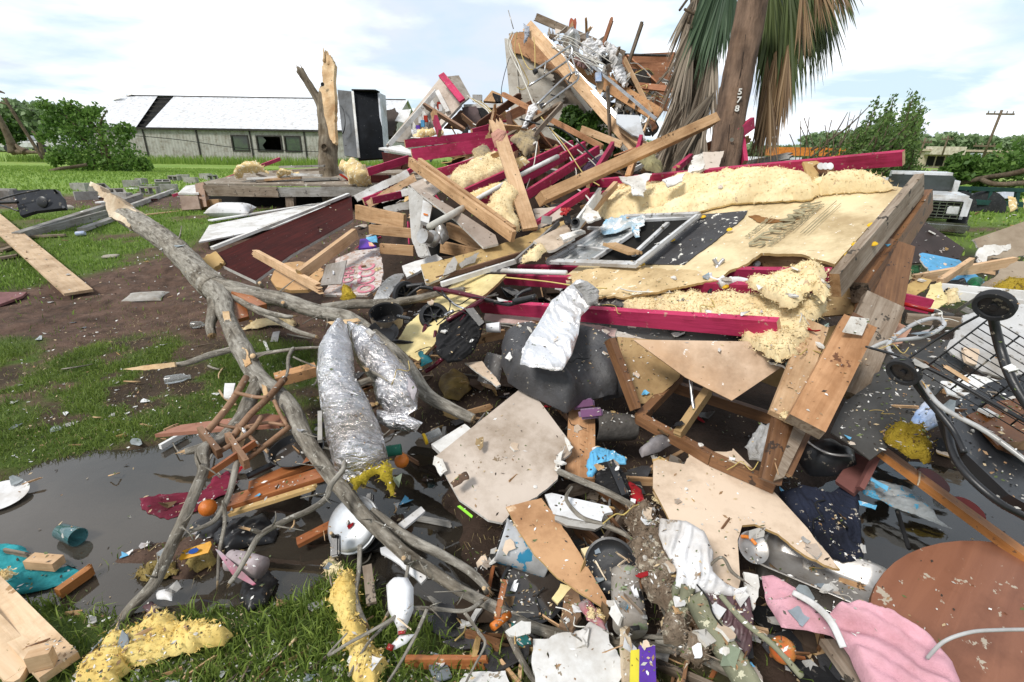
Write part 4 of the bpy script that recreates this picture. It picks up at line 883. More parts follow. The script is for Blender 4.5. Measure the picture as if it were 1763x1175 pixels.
# green fronds right
for (hx,hy,tx,ty,d,sp) in ((1330,-70,1318,185,5.9,.22),(1340,-60,1350,170,5.8,.24),(1350,-70,1385,150,5.8,.22),(1345,-50,1330,215,5.75,.18),(1370,-80,1410,120,6.0,.26),(1390,-80,1440,110,6.0,.25),(1400,-70,1420,140,6.1,.25),(1355,-40,1370,190,5.6,.16),(1325,-60,1345,120,5.7,.2),(1420,-90,1470,50,6.0,.28),(1380,-60,1400,160,6.2,.2),(1310,-60,1322,150,6.0,.22),(1335,-60,1305,130,6.1,.18)):
    frond(W(hx,hy,d),W(tx,ty,d),sp,46,.020,frm,droop=.4,tipm=.3)
for (hx,hy,tx,ty,d,sp) in ((1420,-50,1470,45,5.6,.3),(1400,-40,1440,60,5.6,.3),(1380,-20,1395,110,5.5,.2)):
    frond(W(hx,hy,d),W(tx,ty,d),sp,22,.012,deadb,droop=.6,name='dead_frond')
# brown dead lower right
for (hx,hy,tx,ty,d,sp) in ((1335,90,1310,275,5.7,.13),(1345,100,1330,265,5.65,.12),(1355,80,1345,240,5.6,.12),(1330,120,1300,285,5.8,.13),(1320,100,1318,255,5.75,.12),(1350,110,1322,280,5.7,.1),(1360,60,1352,215,5.7,.1),(1312,150,1305,275,5.9,.1),(1340,130,1295,290,5.85,.10),(1322,140,1335,285,5.6,.1),(1330,60,1340,200,5.85,.14)):
    frond(W(hx,hy,d),W(tx,ty,d),sp,30,.014,deadb,droop=.25,name='dead_frond')
for (a,b_,c,e) in ((1170,18,1190,-10),(1178,16,1215,34),(1185,40,1190,15),(1190,50,1196,20)):
    U('frond_stalk',None,None,[(a,b_,5.9),(c,e,5.95)],barkd,seg=6,n=2,wm_=.03,p=pm)
# utility pole
up=T('utility_pole','thick cracked brown utility pole numbered 578 standing before the palm','utility pole',W(1234,350,5.0))
U('post',None,None,[(1218,440,5.0,50),(1230,360,5.0,50),(1244,290,5.0,50),(1262,180,5.0,49),(1281,80,5.0,50),(1300,-20,5.0,50),(1312,-80,5.05,50)],polew,seg=28,n=8,nz=.10,nf=5,p=up)
axd=(W(1300,-20,5.0)-W(1244,290,5.0)).normalized()
fz=(CP-W(1270,170,5.0)).normalized(); 
def polM(px,py,off):
    o=W(px,py,5.0-.16-off); z=fz-axd*fz.dot(axd); z.normalize(); y=axd; x=y.cross(z); m=Matrix((x,y,z)).transposed().to_4x4(); m.translation=o; return m
whn=M('white_digit',(.75,.75,.72),None,8,.6,0,objvar=0)
for ch,a,b_ in (('5',1274,159),('7',1272,173),('8',1269,188)): text('digit',ch,polM(a,b_,.0),.085,whn,up,ext=.006)
lathe('round_tag',None,None,[(0,-.004),(.018,-.004),(.018,.004),(0,.004)],W(1260,241,4.82),fz,alu,seg=16,p=up)
for a,b_,c,e in ((1255,250,1268,170),(1262,200,1280,90),(1278,120,1292,30),(1247,280,1256,215),(1270,150,1284,60)):
    U('crack',None,None,[(a,b_,4.862),((a+c)/2+2,(b_+e)/2,4.862),(c,e,4.862)],M('crack_dark',(.03,.02,.015),None,8,.9,0),seg=5,n=3,wd=2.2,p=up,flat=.5)
# stump tree
ts=T('snapped_tree','snapped tree trunk with a split pale top and one stubby limb beside the deck','tree',W(572,350,10.2))
U('trunk',None,None,[(574,375,10.2,34),(573,352,10.2,34),(570,320,10.2,34),(565,285,10.2,31),(564,262,10.2,31),(565,245,10.2,32),(561,215,10.2,24),(557,190,10.2,22),(556,168,10.2,18),(560,150,10.2,12)],barks,seg=22,n=6,nz=.2,nf=4,p=ts)
U('broken_limb',None,None,[(558,205,10.2,18),(552,180,10.2,15),(541,160,10.2,13),(528,140,10.2,12),(517,122,10.2,14)],barks,seg=12,n=5,nz=.2,nf=6,end=barks,ends=(0,1),endl=.18,p=ts)
S('split_heartwood',None,None,[(575,248,10.0),(563,236,10.03),(555,190,10.1),(549,153,10.1),(556,148,10.1),(554,125,10.1),(557,92,10.1),(560,86,10.1),(562,96,10.1),(565,94,10.05),(570,100,10.05),(576,112,10.03),(574,140,10.0),(577,175,10.0),(576,215,10.0),(578,245,10.0)],.09,splint,rag={0:.03,1:.02,2:.02,4:.01,5:.04,6:.03,7:.03,9:.04,10:.03,13:.02},s=.06,p=ts,xdir=(565,240,565,120))
lathe('knot_hole',None,None,[(0,-.03),(.06,-.02),(.085,.03),(.06,.05),(.045,.01),(0,-.0)],W(560,254,9.98),(-.1,-1,.1),barkd,seg=14,p=ts)
lathe('knot_hole',None,None,[(0,0),(.035,.01),(.04,.02),(0,.005)],W(556,146,9.98),(-.1,-1,.1),blackm,seg=10,p=ts)
for a,b_ in ((558,92),(566,98),(571,105)): U('splinter',None,None,[(a,b_+14,10.07,5),(a,b_,10.07,3),(a-2,b_-10,10.07,1)],splint,seg=5,n=2,p=ts)
# ------------------------------------------------ the big torn wall section lying on the heap
PP=plane_of([(1340,548,2.27),(830,520,4.2),(1550,290,3.35),(1030,330,5.1)])
def on(px,py,off=0): c,n=PP; return hitp(px,py,(c+n*off,n))
wp=T('torn_wall_section','torn wall section with yellow sheathing, red studs and an aluminium window lying on the heap','wall section',on(1250,480,-.3))
# yellow sheathing with a tear
S('sheathing',None,None,[(1100,365),(1300,348),(1420,335),(1540,322),(1556,325),(1437,455),(1380,437),(1310,436),(1290,452),(1240,478),(1180,492),(1080,503),(975,490),(970,478),(1000,455),(1060,420),(1090,385)],.018,sheath,edge=osb,pl=PP,off=.012,rag={4:0.004,5:.006,7:.012,8:.03,9:.03,10:.03,11:.03,12:.02,6:.01},p=wp,s=.08,warp=.006)
S('torn_sheathing_strip',None,None,[(968,470),(1060,457),(1200,468),(1235,482),(1130,505),(1020,512),(968,500),(985,486)],.014,M('torn_kraft_sheathing',(.76,.58,.33),(.66,.48,.25),5,.8,.3,spk=(.85,.78,.6),spa=.68,sps=12),edge=osb,pl=PP,off=.05,rag=.03,p=wp,warp=.03)
S('tear_gap',None,None,[(1288,372),(1300,370),(1340,378),(1378,377),(1345,383),(1310,384)],.004,M('torn_gap_brown',(.30,.15,.05),(.2,.09,.03),6,.9,.3),pl=PP,off=.018,rag=.02,p=wp)
# printed lettering on sheathing
prn=M('sheathing_print',(.36,.32,.20),(.30,.26,.16),8,.8,0,objvar=0)
def onM(px,py,dx,dy,off=.034):
    o=on(px,py,off); x=(on(px+dx,py+dy,off)-o); return frame(x,PP[1],o)
text('sheathing_lettering','STYRMAR',onM(1352,384,30,-22,.034),.14,prn,wp,ext=.0015)
text('sheathing_lettering','INSULATING SHEATHING',onM(1372,385,30,-23,.034),.048,prn,wp,ext=.0006)
for k,(a,b_,c,e) in enumerate(((1365,398,1415,352),(1378,401,1440,346),(1384,402,1426,364),(1390,402,1448,350),(1296,398,1330,372),(1300,402,1336,374))):
    A0=on(a,b_,.034); B0=on(c,e,.034); B('printed_line',None,None,A0,B0,.004,.002,prn,up=PP[1],rot=90,p=wp,bev=0)
text('sheathing_lettering','DO NOT CUT',onM(1305,392,30,-25,.034),.04,prn,wp,ext=.0006)
# black felt
S('black_felt',None,None,[(1102,455),(1203,370),(1287,362),(1280,375),(1255,395),(1225,420),(1200,437),(1178,455)],.006,tar,pl=PP,off=.02,rag={1:.008,2:.012,3:.01,4:.01,5:.008},p=wp,s=.08,warp=.008)
# window
win=S('window_frame',None,None,[(940,452),(1030,392),(1075,371),(1206,366),(1190,374),(1085,380),(1045,395),(965,445)],.03,vinyl,pl=PP,off=.06,p=wp)
def wb(a,b_,c,e,w_,off=.07,mt=None,pp=None): return B('frame_bar',None,None,on(a,b_,off),on(c,e,off),w_,.025,mt or vinyl,up=PP[1].cross(on(c,e)-on(a,b_)),p=pp or win,bev=.003)
wb(943,450,1098,456,.05,.085); wb(1098,454,1203,371,.045,.085); wb(1075,373,1203,369,.035); wb(943,449,1075,373,.035,.07); wb(1020,449,1100,395,.03); wb(1090,440,1150,385,.03,.05); wb(965,420,1045,432,.02,.065); wb(1012,393,1090,397,.02,.065); wb(1100,452,1200,372,.02,.11)
S('window_pane',None,None,[(945,449),(1075,376),(1090,376),(1095,396),(1022,450)],.006,screen,pl=PP,off=.055,p=win,s=.1)
S('window_opening',None,None,[(1022,450),(1100,397),(1075,378),(1200,370),(1098,454)],.004,darkin,pl=PP,off=.04,p=win)
# studs
def stud(a,b_,off,h=.09,m=red,lab=None,w_=.038): return B('stud',None,None,on(*a,off),on(*b_,off),h,w_,m,up=PP[1],end=pale,p=wp)
stud((828,527),(1342,566),.03,.10); 
stud((868,480),(1405,508),-.01,.10); stud((895,463),(1432,474),-.03,.07)
stud((1030,316),(1556,272),.09,.09); stud((1010,340),(1300,300),-.02,.08)
B('top_plate',None,None,on(1438,492,.02),on(1583,318,.03),.13,.045,oldw,up=PP[1],end=pine,p=wp)
B('edge_trim',None,None,on(1432,478,.055),on(1578,308,.055),.03,.02,greyp,up=PP[1],p=wp)
B('end_post',None,None,on(1480,505,-.2),on(1590,345,-.1),.14,.09,brownw,up=PP[1],end=oldw,p=wp)
B('header',None,None,on(1290,447,-.06),on(1440,449,-.06),.14,.04,pine,up=PP[1],p=wp)
S('inner_black_sheet',None,None,[(1290,438),(1440,450),(1435,475),(1250,466)],.01,blackm,pl=PP,off=-.12,p=wp)  # matte black sheet behind the gap in the sheathing
# plasterboard below the studs
S('plasterboard',None,None,[(838,545),(1000,530),(1200,530),(1360,560),(1412,545),(1427,560),(1352,632),(1300,612),(1240,590),(1235,627),(1062,572),(1000,580),(835,555)],.013,darkgrey,edge=gyp,back=peach,pl=PP,off=-.09,rag={5:.015,6:.03,7:.03,8:.03,9:.01,11:.01},p=wp,s=.08,warp=.01)
S('plasterboard_edge',None,None,[(1420,560),(1427,556),(1360,626),(1352,626)],.012,M('green_board_edge',(.45,.62,.55),(.4,.55,.5),8,.7,.1),pl=PP,off=-.08,p=wp)
S('plasterboard_edge',None,None,[(1060,569),(1236,620),(1236,630),(1056,578)],.012,gyp,pl=PP,off=-.082,rag=.004,p=wp)
S('pink_plasterboard',None,None,[(835,540),(950,548),(1062,566),(1058,580),(980,572),(870,556),(834,552)],.012,M('pink_board',(.62,.45,.42),(.52,.38,.35),5,.8,.2),edge=gyp,pl=PP,off=-.07,rag=.012,p=wp)
# insulation in the bay
Lm('cavity_insulation',None,None,[(1040,512),(1150,508),(1290,515),(1400,500),(1425,520),(1385,590),(1345,625),(1300,600),(1240,560),(1100,540)],.05,insw,pl=PP,off=-.03,s=.022,rag=.03,lump=.6,ns=14,fine=.35*.05,p=wp)
Lm('cavity_insulation',None,None,[(1020,505),(1120,505),(1200,512),(1190,530),(1080,530),(1015,520)],.03,M('sooty_fibre',(.22,.21,.2),(.06,.06,.06),18,.95,.8,spk=(.7,.66,.55),spa=.6,bs=50),pl=PP,off=-.02,s=.03,rag=.03,lump=.6,ns=14,p=wp)
Lm('insulation_flap',None,None,[(1283,484),(1330,478),(1385,465),(1420,463),(1428,500),(1418,522),(1400,500),(1385,505),(1370,530),(1345,530),(1315,508)],.05,insw,pl=PP,off=.09,s=.02,rag=.02,lump=.5,ns=9,fold=.02,fs=5,fang=120,fine=.01,p=wp)
# insulation roll on top edge
Lm('insulation_roll','long bulging roll of yellow fibreglass along the top of the sheathing','insulation batt',[(1030,348),(1060,337),(1090,333),(1140,328),(1200,315),(1260,305),(1320,303),(1370,306),(1400,316),(1415,332),(1395,343),(1330,347),(1260,350),(1200,366),(1120,372),(1040,378),(1028,365)],.10,insw,pl=PP,off=.04,s=.02,rag=.02,edge=.10,lump=.55,ns=4.5,fold=.045,fs=3,fang=-8,fine=.012)
Lm('insulation_batt','ruffled strip of yellow fibreglass along the far edge of the sheathing','insulation batt',[(1395,322),(1430,320),(1480,312),(1530,318),(1546,325),(1520,330),(1450,332),(1405,338)],.09,insw,pl=PP,off=.03,s=.022,rag=.02,edge=.08,lump=.6,ns=7,fine=.012)
Lm('insulation_batt','folded yellow batt against the short crimson stub above the window','insulation batt',[(1035,340),(1070,322),(1140,318),(1150,332),(1120,350),(1060,360),(1030,358)],.05,ins,pl=PP,off=.03,s=.03,rag=.02)
S('plasterboard_scrap','crumpled white plasterboard paper hanging over the crimson beam above the roll','plasterboard scrap',[(1065,305,4.2),(1122,302,4.2),(1112,318,4.1),(1108,340,4.0),(1090,338,4.0),(1085,322,4.1),(1070,315,4.1)],.01,gyp,rag=.02,warp=.05)
S('plasterboard_scrap','white plasterboard shard just right of the torn paper on the long beam','plasterboard scrap',[(1140,310,4.0),(1180,298,4.0),(1175,312,3.95),(1150,322,3.9)],.012,gyp,rag=.02)
# bracket on the top stud
bk=S('kraft_bracket','tan kraft flap and dark block hooked over the crimson beam end','bracket',[(1382,279,3.5),(1435,273,3.5),(1435,280,3.45),(1405,284,3.45),(1412,308,3.4),(1400,312,3.4),(1390,300,3.4)],.02,osb,rag=.01)
S('dark_block',None,None,[(1406,283,3.42),(1437,280,3.42),(1436,300,3.42),(1410,303,3.42)],.05,brownw,p=bk)
for k in range(3): lathe('washer',None,None,[(.008,0),(.022,0),(.024,.008),(.008,.008)],W(1412+k*8,287,3.36),(0,-1,.4),whiteclean,seg=12,p=bk)
# yellow nails
capp=[(1255,243+97,4),(1110,310,4.2),(1204,300,4.0),(1504,421,0),(1473,421,0),(1500,388,0),(1461,439,0),(1435,272,0),(1403,486,0),(1249,494,0),(1106,456,0),(1158,414,0),(1211,374,0),(1256,396,0)]
for a,b_,d in capp[3:]:
    q=on(a,b_,.035); lathe('plastic_cap_nail','yellow plastic cap nail stuck in the wall section','nail',[(0,.012),(.012,.010),(.020,.002),(.020,0),(0,0)],q,PP[1],yellow,seg=14,grp='yellow plastic cap nails in the torn wall section')
# pipe fittings
v=T('pipe_fitting','grey Y-shaped faucet fitting standing on the torn sheathing edge','pipe fitting',on(1232,470,.06))
for P in ([(1228,478,3.0),(1232,468,3.0),(1236,456,3.0)],[(1236,458,3.0),(1232,452,3.0),(1229,446,3.0)],[(1236,458,3.0),(1241,452,3.0),(1246,447,3.0)]): U('pipe',None,None,P,steel,seg=12,wd=7,p=v)
U('pvc_trap','white curved trap pipe under the Y-shaped fitting','pipe',[(1222,470,2.9),(1224,479,2.9),(1236,483,2.85),(1246,477,2.85)],whiteclean,seg=12,wd=7)
U('pvc_pipe','white PVC elbow lying in the gap before the flap of insulation','pipe',[(1240,490,2.75),(1265,484,2.75),(1285,487,2.75)],whiteclean,seg=16,wd=15)
U('pvc_pipe','slanting white pipe inside the gap of the wall section','pipe',[(1300,458,3.0),(1322,440,3.1)],whiteclean,seg=12,wd=9,n=2)
U('pvc_pipe','white pipe running between the left ends of the crimson studs','pipe',[(840,466,3.95),(975,470,3.5)],white,seg=14,wd=9,n=2)
wireset('cable','white cable running through the second crimson stud','cable',[(1068,497,3.1),(1090,502,3.0),(1130,503,2.95),(1170,505,2.9)],wire,wd=2.5)
wireset('cable','yellow cable along the left end of the crimson studs','cable',[(870,478,3.6),(940,485,3.4),(1000,494,3.2),(1045,497,3.1)],wirey,wd=2.5)
# bright foil duct draped over
Lm('foil_wrap','silver foil insulation wrap draped over the crimson stud above the grey bag','foil wrap',[(975,498,2.9),(990,486,2.95),(1012,487,2.95),(1028,500,2.9),(1025,520,2.8),(1000,545,2.65),(996,575,2.55),(985,610,2.45),(968,638,2.4),(940,636,2.4),(895,627,2.45),(905,590,2.55),(925,560,2.65),(948,520,2.8)],.05,foilw,s=.013,rag={8:.02,9:.02,10:.02},lump=.35,ns=8,fold=.016,fs=7,fang=60,edge=.05)
Lm('clear_wrap','crumpled clear plastic around the top of the foil wrap','plastic wrap',[(985,490,2.8),(1010,484,2.8),(1032,502,2.8),(1030,525,2.75),(1010,528,2.75),(1000,505,2.8)],.04,M('dusty_plastic',(.55,.55,.55),(.4,.4,.4),8,.3,.6,trans=.3,bs=30,dist=.02),s=.014,rag=.01,lump=.7,ns=16)
# blue cloth on window
Lm('blue_plastic_rag','sky-blue and white plastic rag lying on the window frame','rag',[(1033,398),(1040,382),(1062,375),(1085,378),(1112,374),(1110,388),(1100,392),(1102,408),(1094,410),(1085,392),(1060,402),(1040,405)],.03,M('blue_white_rag',(.22,.55,.82),(.75,.78,.8),7,.6,.3,spk=(.8,.8,.8),spa=.56,sps=9,objvar=0),pl=PP,off=.09,s=.014,rag=.01,lump=.6,ns=14,fold=.01,fs=12)
B('broken_board','short broken piece of board resting on the window frame','board',on(1048,420,.12),on(1095,437,.12),.11,.02,kraft,up='flat',jag=(.03,.03))
# ------------------------------------------------ below the wall section: broken cabinet
cb=T('broken_cabinet','overturned broken wooden cabinet frame under the torn wall section','cabinet',W(1250,800,2.4))
ochre=M('ochre_board',(.46,.32,.16),(.34,.22,.10),3,.7,.15,spk=(.25,.15,.08),spa=.68)
S('side_panel',None,None,[(1063,580,2.75),(1180,590,2.75),(1170,650,2.7),(1120,700,2.6),(1088,695,2.6)],.015,ochre,rag={2:.01,3:.02},p=cb)
S('hanging_panel',None,None,[(1090,585,2.5),(1400,590,2.3),(1352,628,2.25),(1260,690,2.3),(1180,650,2.4)],.012,M('water_stained_board',(.66,.50,.37),(.45,.26,.13),1.6,.6,.1,spk=(.8,.78,.74),spa=.75,sps=14,objvar=0),p=cb)
S('back_panel',None,None,[(1290,600,2.75),(1440,560,2.7),(1400,690,2.7),(1290,650,2.8)],.012,ochre,p=cb)
B('rail',None,None,(1050,585,2.6),(1095,705,2.5),.05,.04,brownw,p=cb); B('rail',None,None,(1100,720,2.5),(1225,790,2.2),.05,.045,brownw,p=cb,end=pine); B('rail',None,None,(1100,722,2.5),(1170,650,2.8),.05,.045,brownw,p=cb); B('rail',None,None,(1160,665,2.8),(1350,728,2.6),.06,.045,brownw,p=cb); B('rail',None,None,(1225,790,2.2),(1335,838,2.05),.05,.045,brownw,p=cb)
B('stretcher',None,None,(1220,672,2.5),(1165,752,2.3),.06,.035,ochre,p=cb,jag=(0,.03))
B('upright',None,None,(1405,560,2.3),(1345,720,2.0),.10,.03,pale,up=(1,0,0),p=cb); B('upright',None,None,(1352,700,2.05),(1325,830,1.95),.08,.03,brownw,up=(1,0,0),p=cb)
B('upright',None,None,(1475,545,2.25),(1350,815,1.95),.05,.03,brownw,up=(1,0,0),p=cb,end=pale)
S('inner_face',None,None,[(1372,720,2.0),(1392,735,1.98),(1350,822,1.9),(1332,828,1.92)],.02,oldw,p=cb)
U('drawer_slide',None,None,[(1188,650,2.45),(1192,690,2.4),(1196,712,2.38)],alu,seg=4,wd=7,p=cb)
B('pine_block','pale knotty pine block leaning against the cabinet with a paper label','timber',(1476,560,2.05),(1385,735,1.82),.125,.06,M('knotty_pine',(.60,.34,.18),(.40,.20,.09),2.2,.65,.3,'wood',spk=(.14,.06,.03),spa=.72,sps=8,objvar=0),up=(1,.1,.2),end=oldw)
S('paper_label','white paper label on the knotty pine block','label',[(1465,545,1.985),(1497,549,1.985),(1484,578,1.96),(1450,572,1.96)],.001,gyp)
B('timber','rough brown joist behind the pine block','timber',(1520,520,2.5),(1450,680,2.2),.18,.05,oldw,up=(1,0,0),jag=(0,.03)); B('timber','wet dark post standing under the wall section corner','timber',(1535,420,2.75),(1500,590,2.6),.20,.08,brownw,up=(1,0,0),end=oldw)
B('timber','pinkish split plank behind the charcoal sheet','timber',(1545,560,2.6),(1475,660,2.3),.12,.03,M('pinkish_wood',(.50,.30,.22),(.4,.22,.15),3,.8,.3,'wood'),up=(1,0,0),jag=(0,.06))
S('stained_panel','mouldy brown panel hanging below the top plate of the wall section','panel',[(1480,470,2.75),(1545,395,2.85),(1530,540,2.7),(1475,545,2.65)],.02,M('mouldy_board',(.24,.17,.10),(.08,.055,.035),7,.85,.3,spk=(.4,.32,.2),spa=.66,sps=9,objvar=0),rag=.01)
S('stained_panel','ochre panel under the gap of the wall section','panel',[(1410,500,2.75),(1480,490,2.75),(1475,540,2.7),(1415,545,2.7)],.02,ochre)
# grey bag
Lm('bin_bag','large dark grey bin bag slumped under the foil wrap','bag',[(866,585,3.0),(880,572,3.05),(930,575,3.05),(1000,590,3.0),(1060,600,3.0),(1075,650,2.8),(1060,680,2.7),(1010,690,2.6),(975,712,2.5),(930,690,2.55),(875,660,2.7),(862,620,2.9)],.16,bagm,s=.03,rag=.01,edge=.18,lump=.4,ns=3,fold=.035,fs=4.5,fang=70)
Lm('bin_bag','smaller dark bag squeezed beside the cabinet panel','bag',[(1030,600,2.9),(1080,600,2.9),(1090,680,2.7),(1040,690,2.7),(1010,650,2.8)],.12,bagm,s=.03,edge=.12,lump=.5,ns=4,fold=.03,fs=5,fang=20)
# cups, tins below
for (a,b_,d,ax,rr_,L_,m,lab) in ((848,630,3.3,(-.25,-.4,-1),.075,.2,M('speckled_pot',(.42,.40,.38),(.25,.23,.22),9,.8,.3,spk=(.8,.78,.75),spa=.62),'speckled grey plant pot tipped over left of the bin bag'),(1065,735,2.6,(-1,-.1,.1),.085,.22,M('woven_grey',(.12,.11,.10),(.06,.055,.05),22,.9,.8),'dark ribbed basket lying on its side under the cabinet')):
    lathe('plant_pot' if 'pot' in lab else 'basket',lab,'pot' if 'pot' in lab else 'basket',[(rr_*.75,0),(rr_*.8,.01),(rr_,L_),(rr_*.92,L_),(rr_*.7,.015),(0,.015)],W(a,b_,d)-Vector(ax).normalized()*L_*.4,ax,m,seg=28,dent=.04)
# charcoal sheet on right
S('charcoal_sheet','large curved charcoal plastic sheet at right of the cabinet','plastic sheet',[(1530,570,2.5),(1575,566,2.5),(1640,580,2.35),(1672,615,2.25),(1640,650,2.1),(1600,690,1.98),(1560,740,1.88),(1500,775,1.85),(1430,740,2.0),(1455,690,2.1),(1500,660,2.2)],.006,darkgrey,s=.05,warp=.03,bend=('y',-.05))
# black tub far right
tb=S('black_tub','big black tub with rusty brown water inside at the right edge','tub',[(1628,700,1.75),(1700,660,1.85),(1800,640,1.95),(1900,760,1.7),(1800,900,1.5),(1720,860,1.5),(1650,790,1.6)],.06,blackp,s=.06,bend=('x',.04))
S('rusty_contents',None,None,[(1665,715,1.70),(1720,690,1.78),(1800,680,1.8),(1880,760,1.62),(1800,800,1.55),(1720,770,1.60)],.01,M('rusty_wet',(.20,.07,.015),(.05,.03,.02),3,.2,.1,spk=(.6,.58,.5),spa=.70,sps=30,objvar=0),p=tb,rag=.01)
U('rim',None,None,[(1628,705,1.72),(1645,790,1.57),(1715,862,1.47),(1800,905,1.45)],blackp,wd=13,p=tb)
S('white_underlay','crumpled white underlay sheet behind the walker basket','sheet',[(1660,540,2.3),(1720,520,2.35),(1800,530,2.3),(1800,640,2.05),(1740,650,2.05),(1690,640,2.1),(1630,600,2.2)],.01,M('white_felt',(.62,.62,.62),(.5,.5,.5),6,.9,.4,spk=(.3,.28,.25),spa=.7),rag=.02,s=.04,warp=.06)
S('crumpled_paper','white crumpled paper under the walker basket','paper',[(1625,650,2.0),(1680,640,2.05),(1740,650,2.0),(1720,670,1.95),(1660,688,1.9),(1630,680,1.95)],.006,white,rag=.02,s=.03,warp=.05)
S('peach_scrap','peach board scrap stuck behind the walker basket','board scrap',[(1660,598,2.15),(1686,602,2.15),(1682,628,2.1),(1664,622,2.1)],.012,peach,rag=.01)
Lm('blue_white_bag','blue and white detergent bag under the charcoal sheet corner','bag',[(1575,710,1.95),(1600,685,2.0),(1625,700,1.95),(1622,730,1.9),(1590,745,1.88),(1568,725,1.92)],.04,M('blue_white_pack',(.75,.78,.84),(.15,.35,.75),5,.35,.2,objvar=0),s=.014,rag=.005,lump=.6,ns=10)
Lm('wet_insulation','mustard wet fibreglass lump under the charcoal sheet','insulation',[(1520,755,1.9),(1550,725,1.92),(1590,735,1.88),(1605,765,1.82),(1590,800,1.78),(1560,785,1.8)],.06,insy,s=.016,rag=.02,lump=.7,ns=9,fine=.01)
# walker with basket (right)
wk=T('walker','overturned black walker with wire basket and small wheels at right','walker',W(1620,760,1.75))
def wheel(c,ax,Rr,wdt,p,spokes=0,xax=None,rim=None):
    wl=lathe('wheel',None,None,[(Rr*.72,-wdt/2),(Rr*.95,-wdt/2),(Rr,-wdt*.3),(Rr,wdt*.3),(Rr*.95,wdt/2),(Rr*.72,wdt/2),(Rr*.72,-wdt/2)],c,ax,tire,seg=36,p=p)
    lathe('hub',None,None,[(0,-wdt*.5),(Rr*.2,-wdt*.5),(Rr*.2,wdt*.5),(0,wdt*.5)],c,ax,rim or blackp,seg=14,p=wl)
    if spokes:
        a=Vector(ax).normalized(); u=a.orthogonal().normalized(); v=a.cross(u)
        for k in range(spokes):
            d=u*math.cos(6.283*k/spokes)+v*math.sin(6.283*k/spokes); B('spoke',None,None,c+d*Rr*.15,c+d*Rr*.76,wdt*.5,Rr*.07,rim or blackp,up=a,p=wl,bev=0)
    else: lathe('rim',None,None,[(0,-wdt*.15),(Rr*.75,-wdt*.2),(Rr*.75,wdt*.2),(0,wdt*.15)],c,ax,blackp,seg=24,p=wl)
wheel(W(1712,526,1.45),(-.75,-.55,-.45),.050,.026,wk); wheel(W(1556,640,1.62),(-.8,-.45,-.4),.050,.026,wk)
U('frame_tube',None,None,[(1708,540,1.5,14.9),(1722,600,1.5,14.9),(1745,660,1.45,14.9),(1790,730,1.4,14.9)],blackp,seg=12,p=wk); U('frame_tube',None,None,[(1565,645,1.65,12.4),(1600,690,1.65,12.4),(1640,740,1.6,11.2),(1660,780,1.55,9.9)],blackp,seg=12,p=wk)
U('cable',None,None,[(1490,597,1.75,3.7),(1560,618,1.7,5.6),(1640,655,1.6,6.8),(1720,700,1.5,7.4),(1800,745,1.4,7.4)],blackp,seg=10,p=wk); U('frame_tube',None,None,[(1690,541,1.55,4.3),(1620,580,1.65,4.3),(1560,620,1.72,4.3)],blackp,seg=8,p=wk)
def bk_(i,f): # basket rod i along family
    a=(1704+(1585-1704)*f,548+(640-548)*f,1.56+.12*f); return a
V=[];F=[]
for i in range(12):
    f=i/11; a=Vector(W(*bk_(0,f))); b_=Vector(W(1704+(1585-1704)*f+180,548+(640-548)*f+108,1.40+.1*f)); A,Fc,_,_=tubeVF([a,b_],[.0018,.0018],5,1); n0=len(V); V+=list(A); F+=[tuple(q+n0 for q in ff) for ff in Fc]
for i in range(4):
    f=i/3.5; a=Vector(W(1704+180*f,548+108*f,1.56-.16*f)); b_=Vector(W(1585+180*f,640+108*f,1.68-.16*f)); A,Fc,_,_=tubeVF([a,b_],[.0028,.0028],5,1); n0=len(V); V+=list(A); F+=[tuple(q+n0 for q in ff) for ff in Fc]
mesh_obj('wire_basket',V,F,blackp,None,True,None,p=wk)
U('hose','clear grey hose looping over the charcoal sheet to the right edge','hose',[(1500,600,1.9,7),(1530,588,1.9,7),(1590,580,1.95,7),(1625,560,2.0,7),(1610,548,2.05,7),(1570,560,2.0,7),(1530,592,1.85,7),(1545,620,1.75,7),(1580,650,1.65,7),(1620,700,1.55,8),(1700,745,1.45,9),(1800,820,1.35,9)],M('grey_hose',(.55,.56,.57),(.42,.43,.44),6,.3,.05,spec=.5),seg=10)
# ------------------------------------------------ right middle distance debris
S('dark_plate','dark brown plate standing behind the blue board at right','board',[(1550,395,4.2),(1590,380,4.3),(1660,428,4.2),(1652,445,4.1),(1560,455,4.0)],.015,M('dark_brown_plate',(.055,.038,.035),(.035,.025,.022),4,.55,.1,spk=(.5,.45,.42),spa=.72,sps=16))
S('blue_board','torn sky-blue painted board at right middle','board',[(1583,437,3.7),(1592,436,3.7),(1652,448,3.7),(1700,490,3.4),(1660,500,3.3),(1600,470,3.5),(1590,455,3.6)],.01,bluep,edge=gyp,rag={0:.02,5:.02,6:.02,4:.01})
S('beige_board','torn beige plasterboard with exposed white core at the right edge','plasterboard',[(1676,412,3.9),(1740,390,3.9),(1850,350,3.9),(1850,520,3.6),(1763,440,3.7),(1700,450,3.7),(1690,435,3.8)],.014,M('taupe_paint',(.33,.27,.20),(.28,.22,.16),3,.7,.1),edge=gyp,rag={3:.03,4:.04,5:.03,6:.02})
S('torn_core','white torn plasterboard edge beside the beige board','plasterboard scrap',[(1680,440,3.62),(1695,422,3.65),(1740,420,3.65),(1735,432,3.6),(1700,442,3.6),(1685,455,3.6)],.01,gyp,rag=.03)
S('beige_board','taupe plasterboard piece lying below the white torn core','plasterboard',[(1690,490,3.2),(1740,455,3.3),(1763,450,3.3),(1800,470,3.2),(1720,500,3.1)],.012,M('taupe_paint',(.3,.25,.2)),edge=gyp,rag=.02)
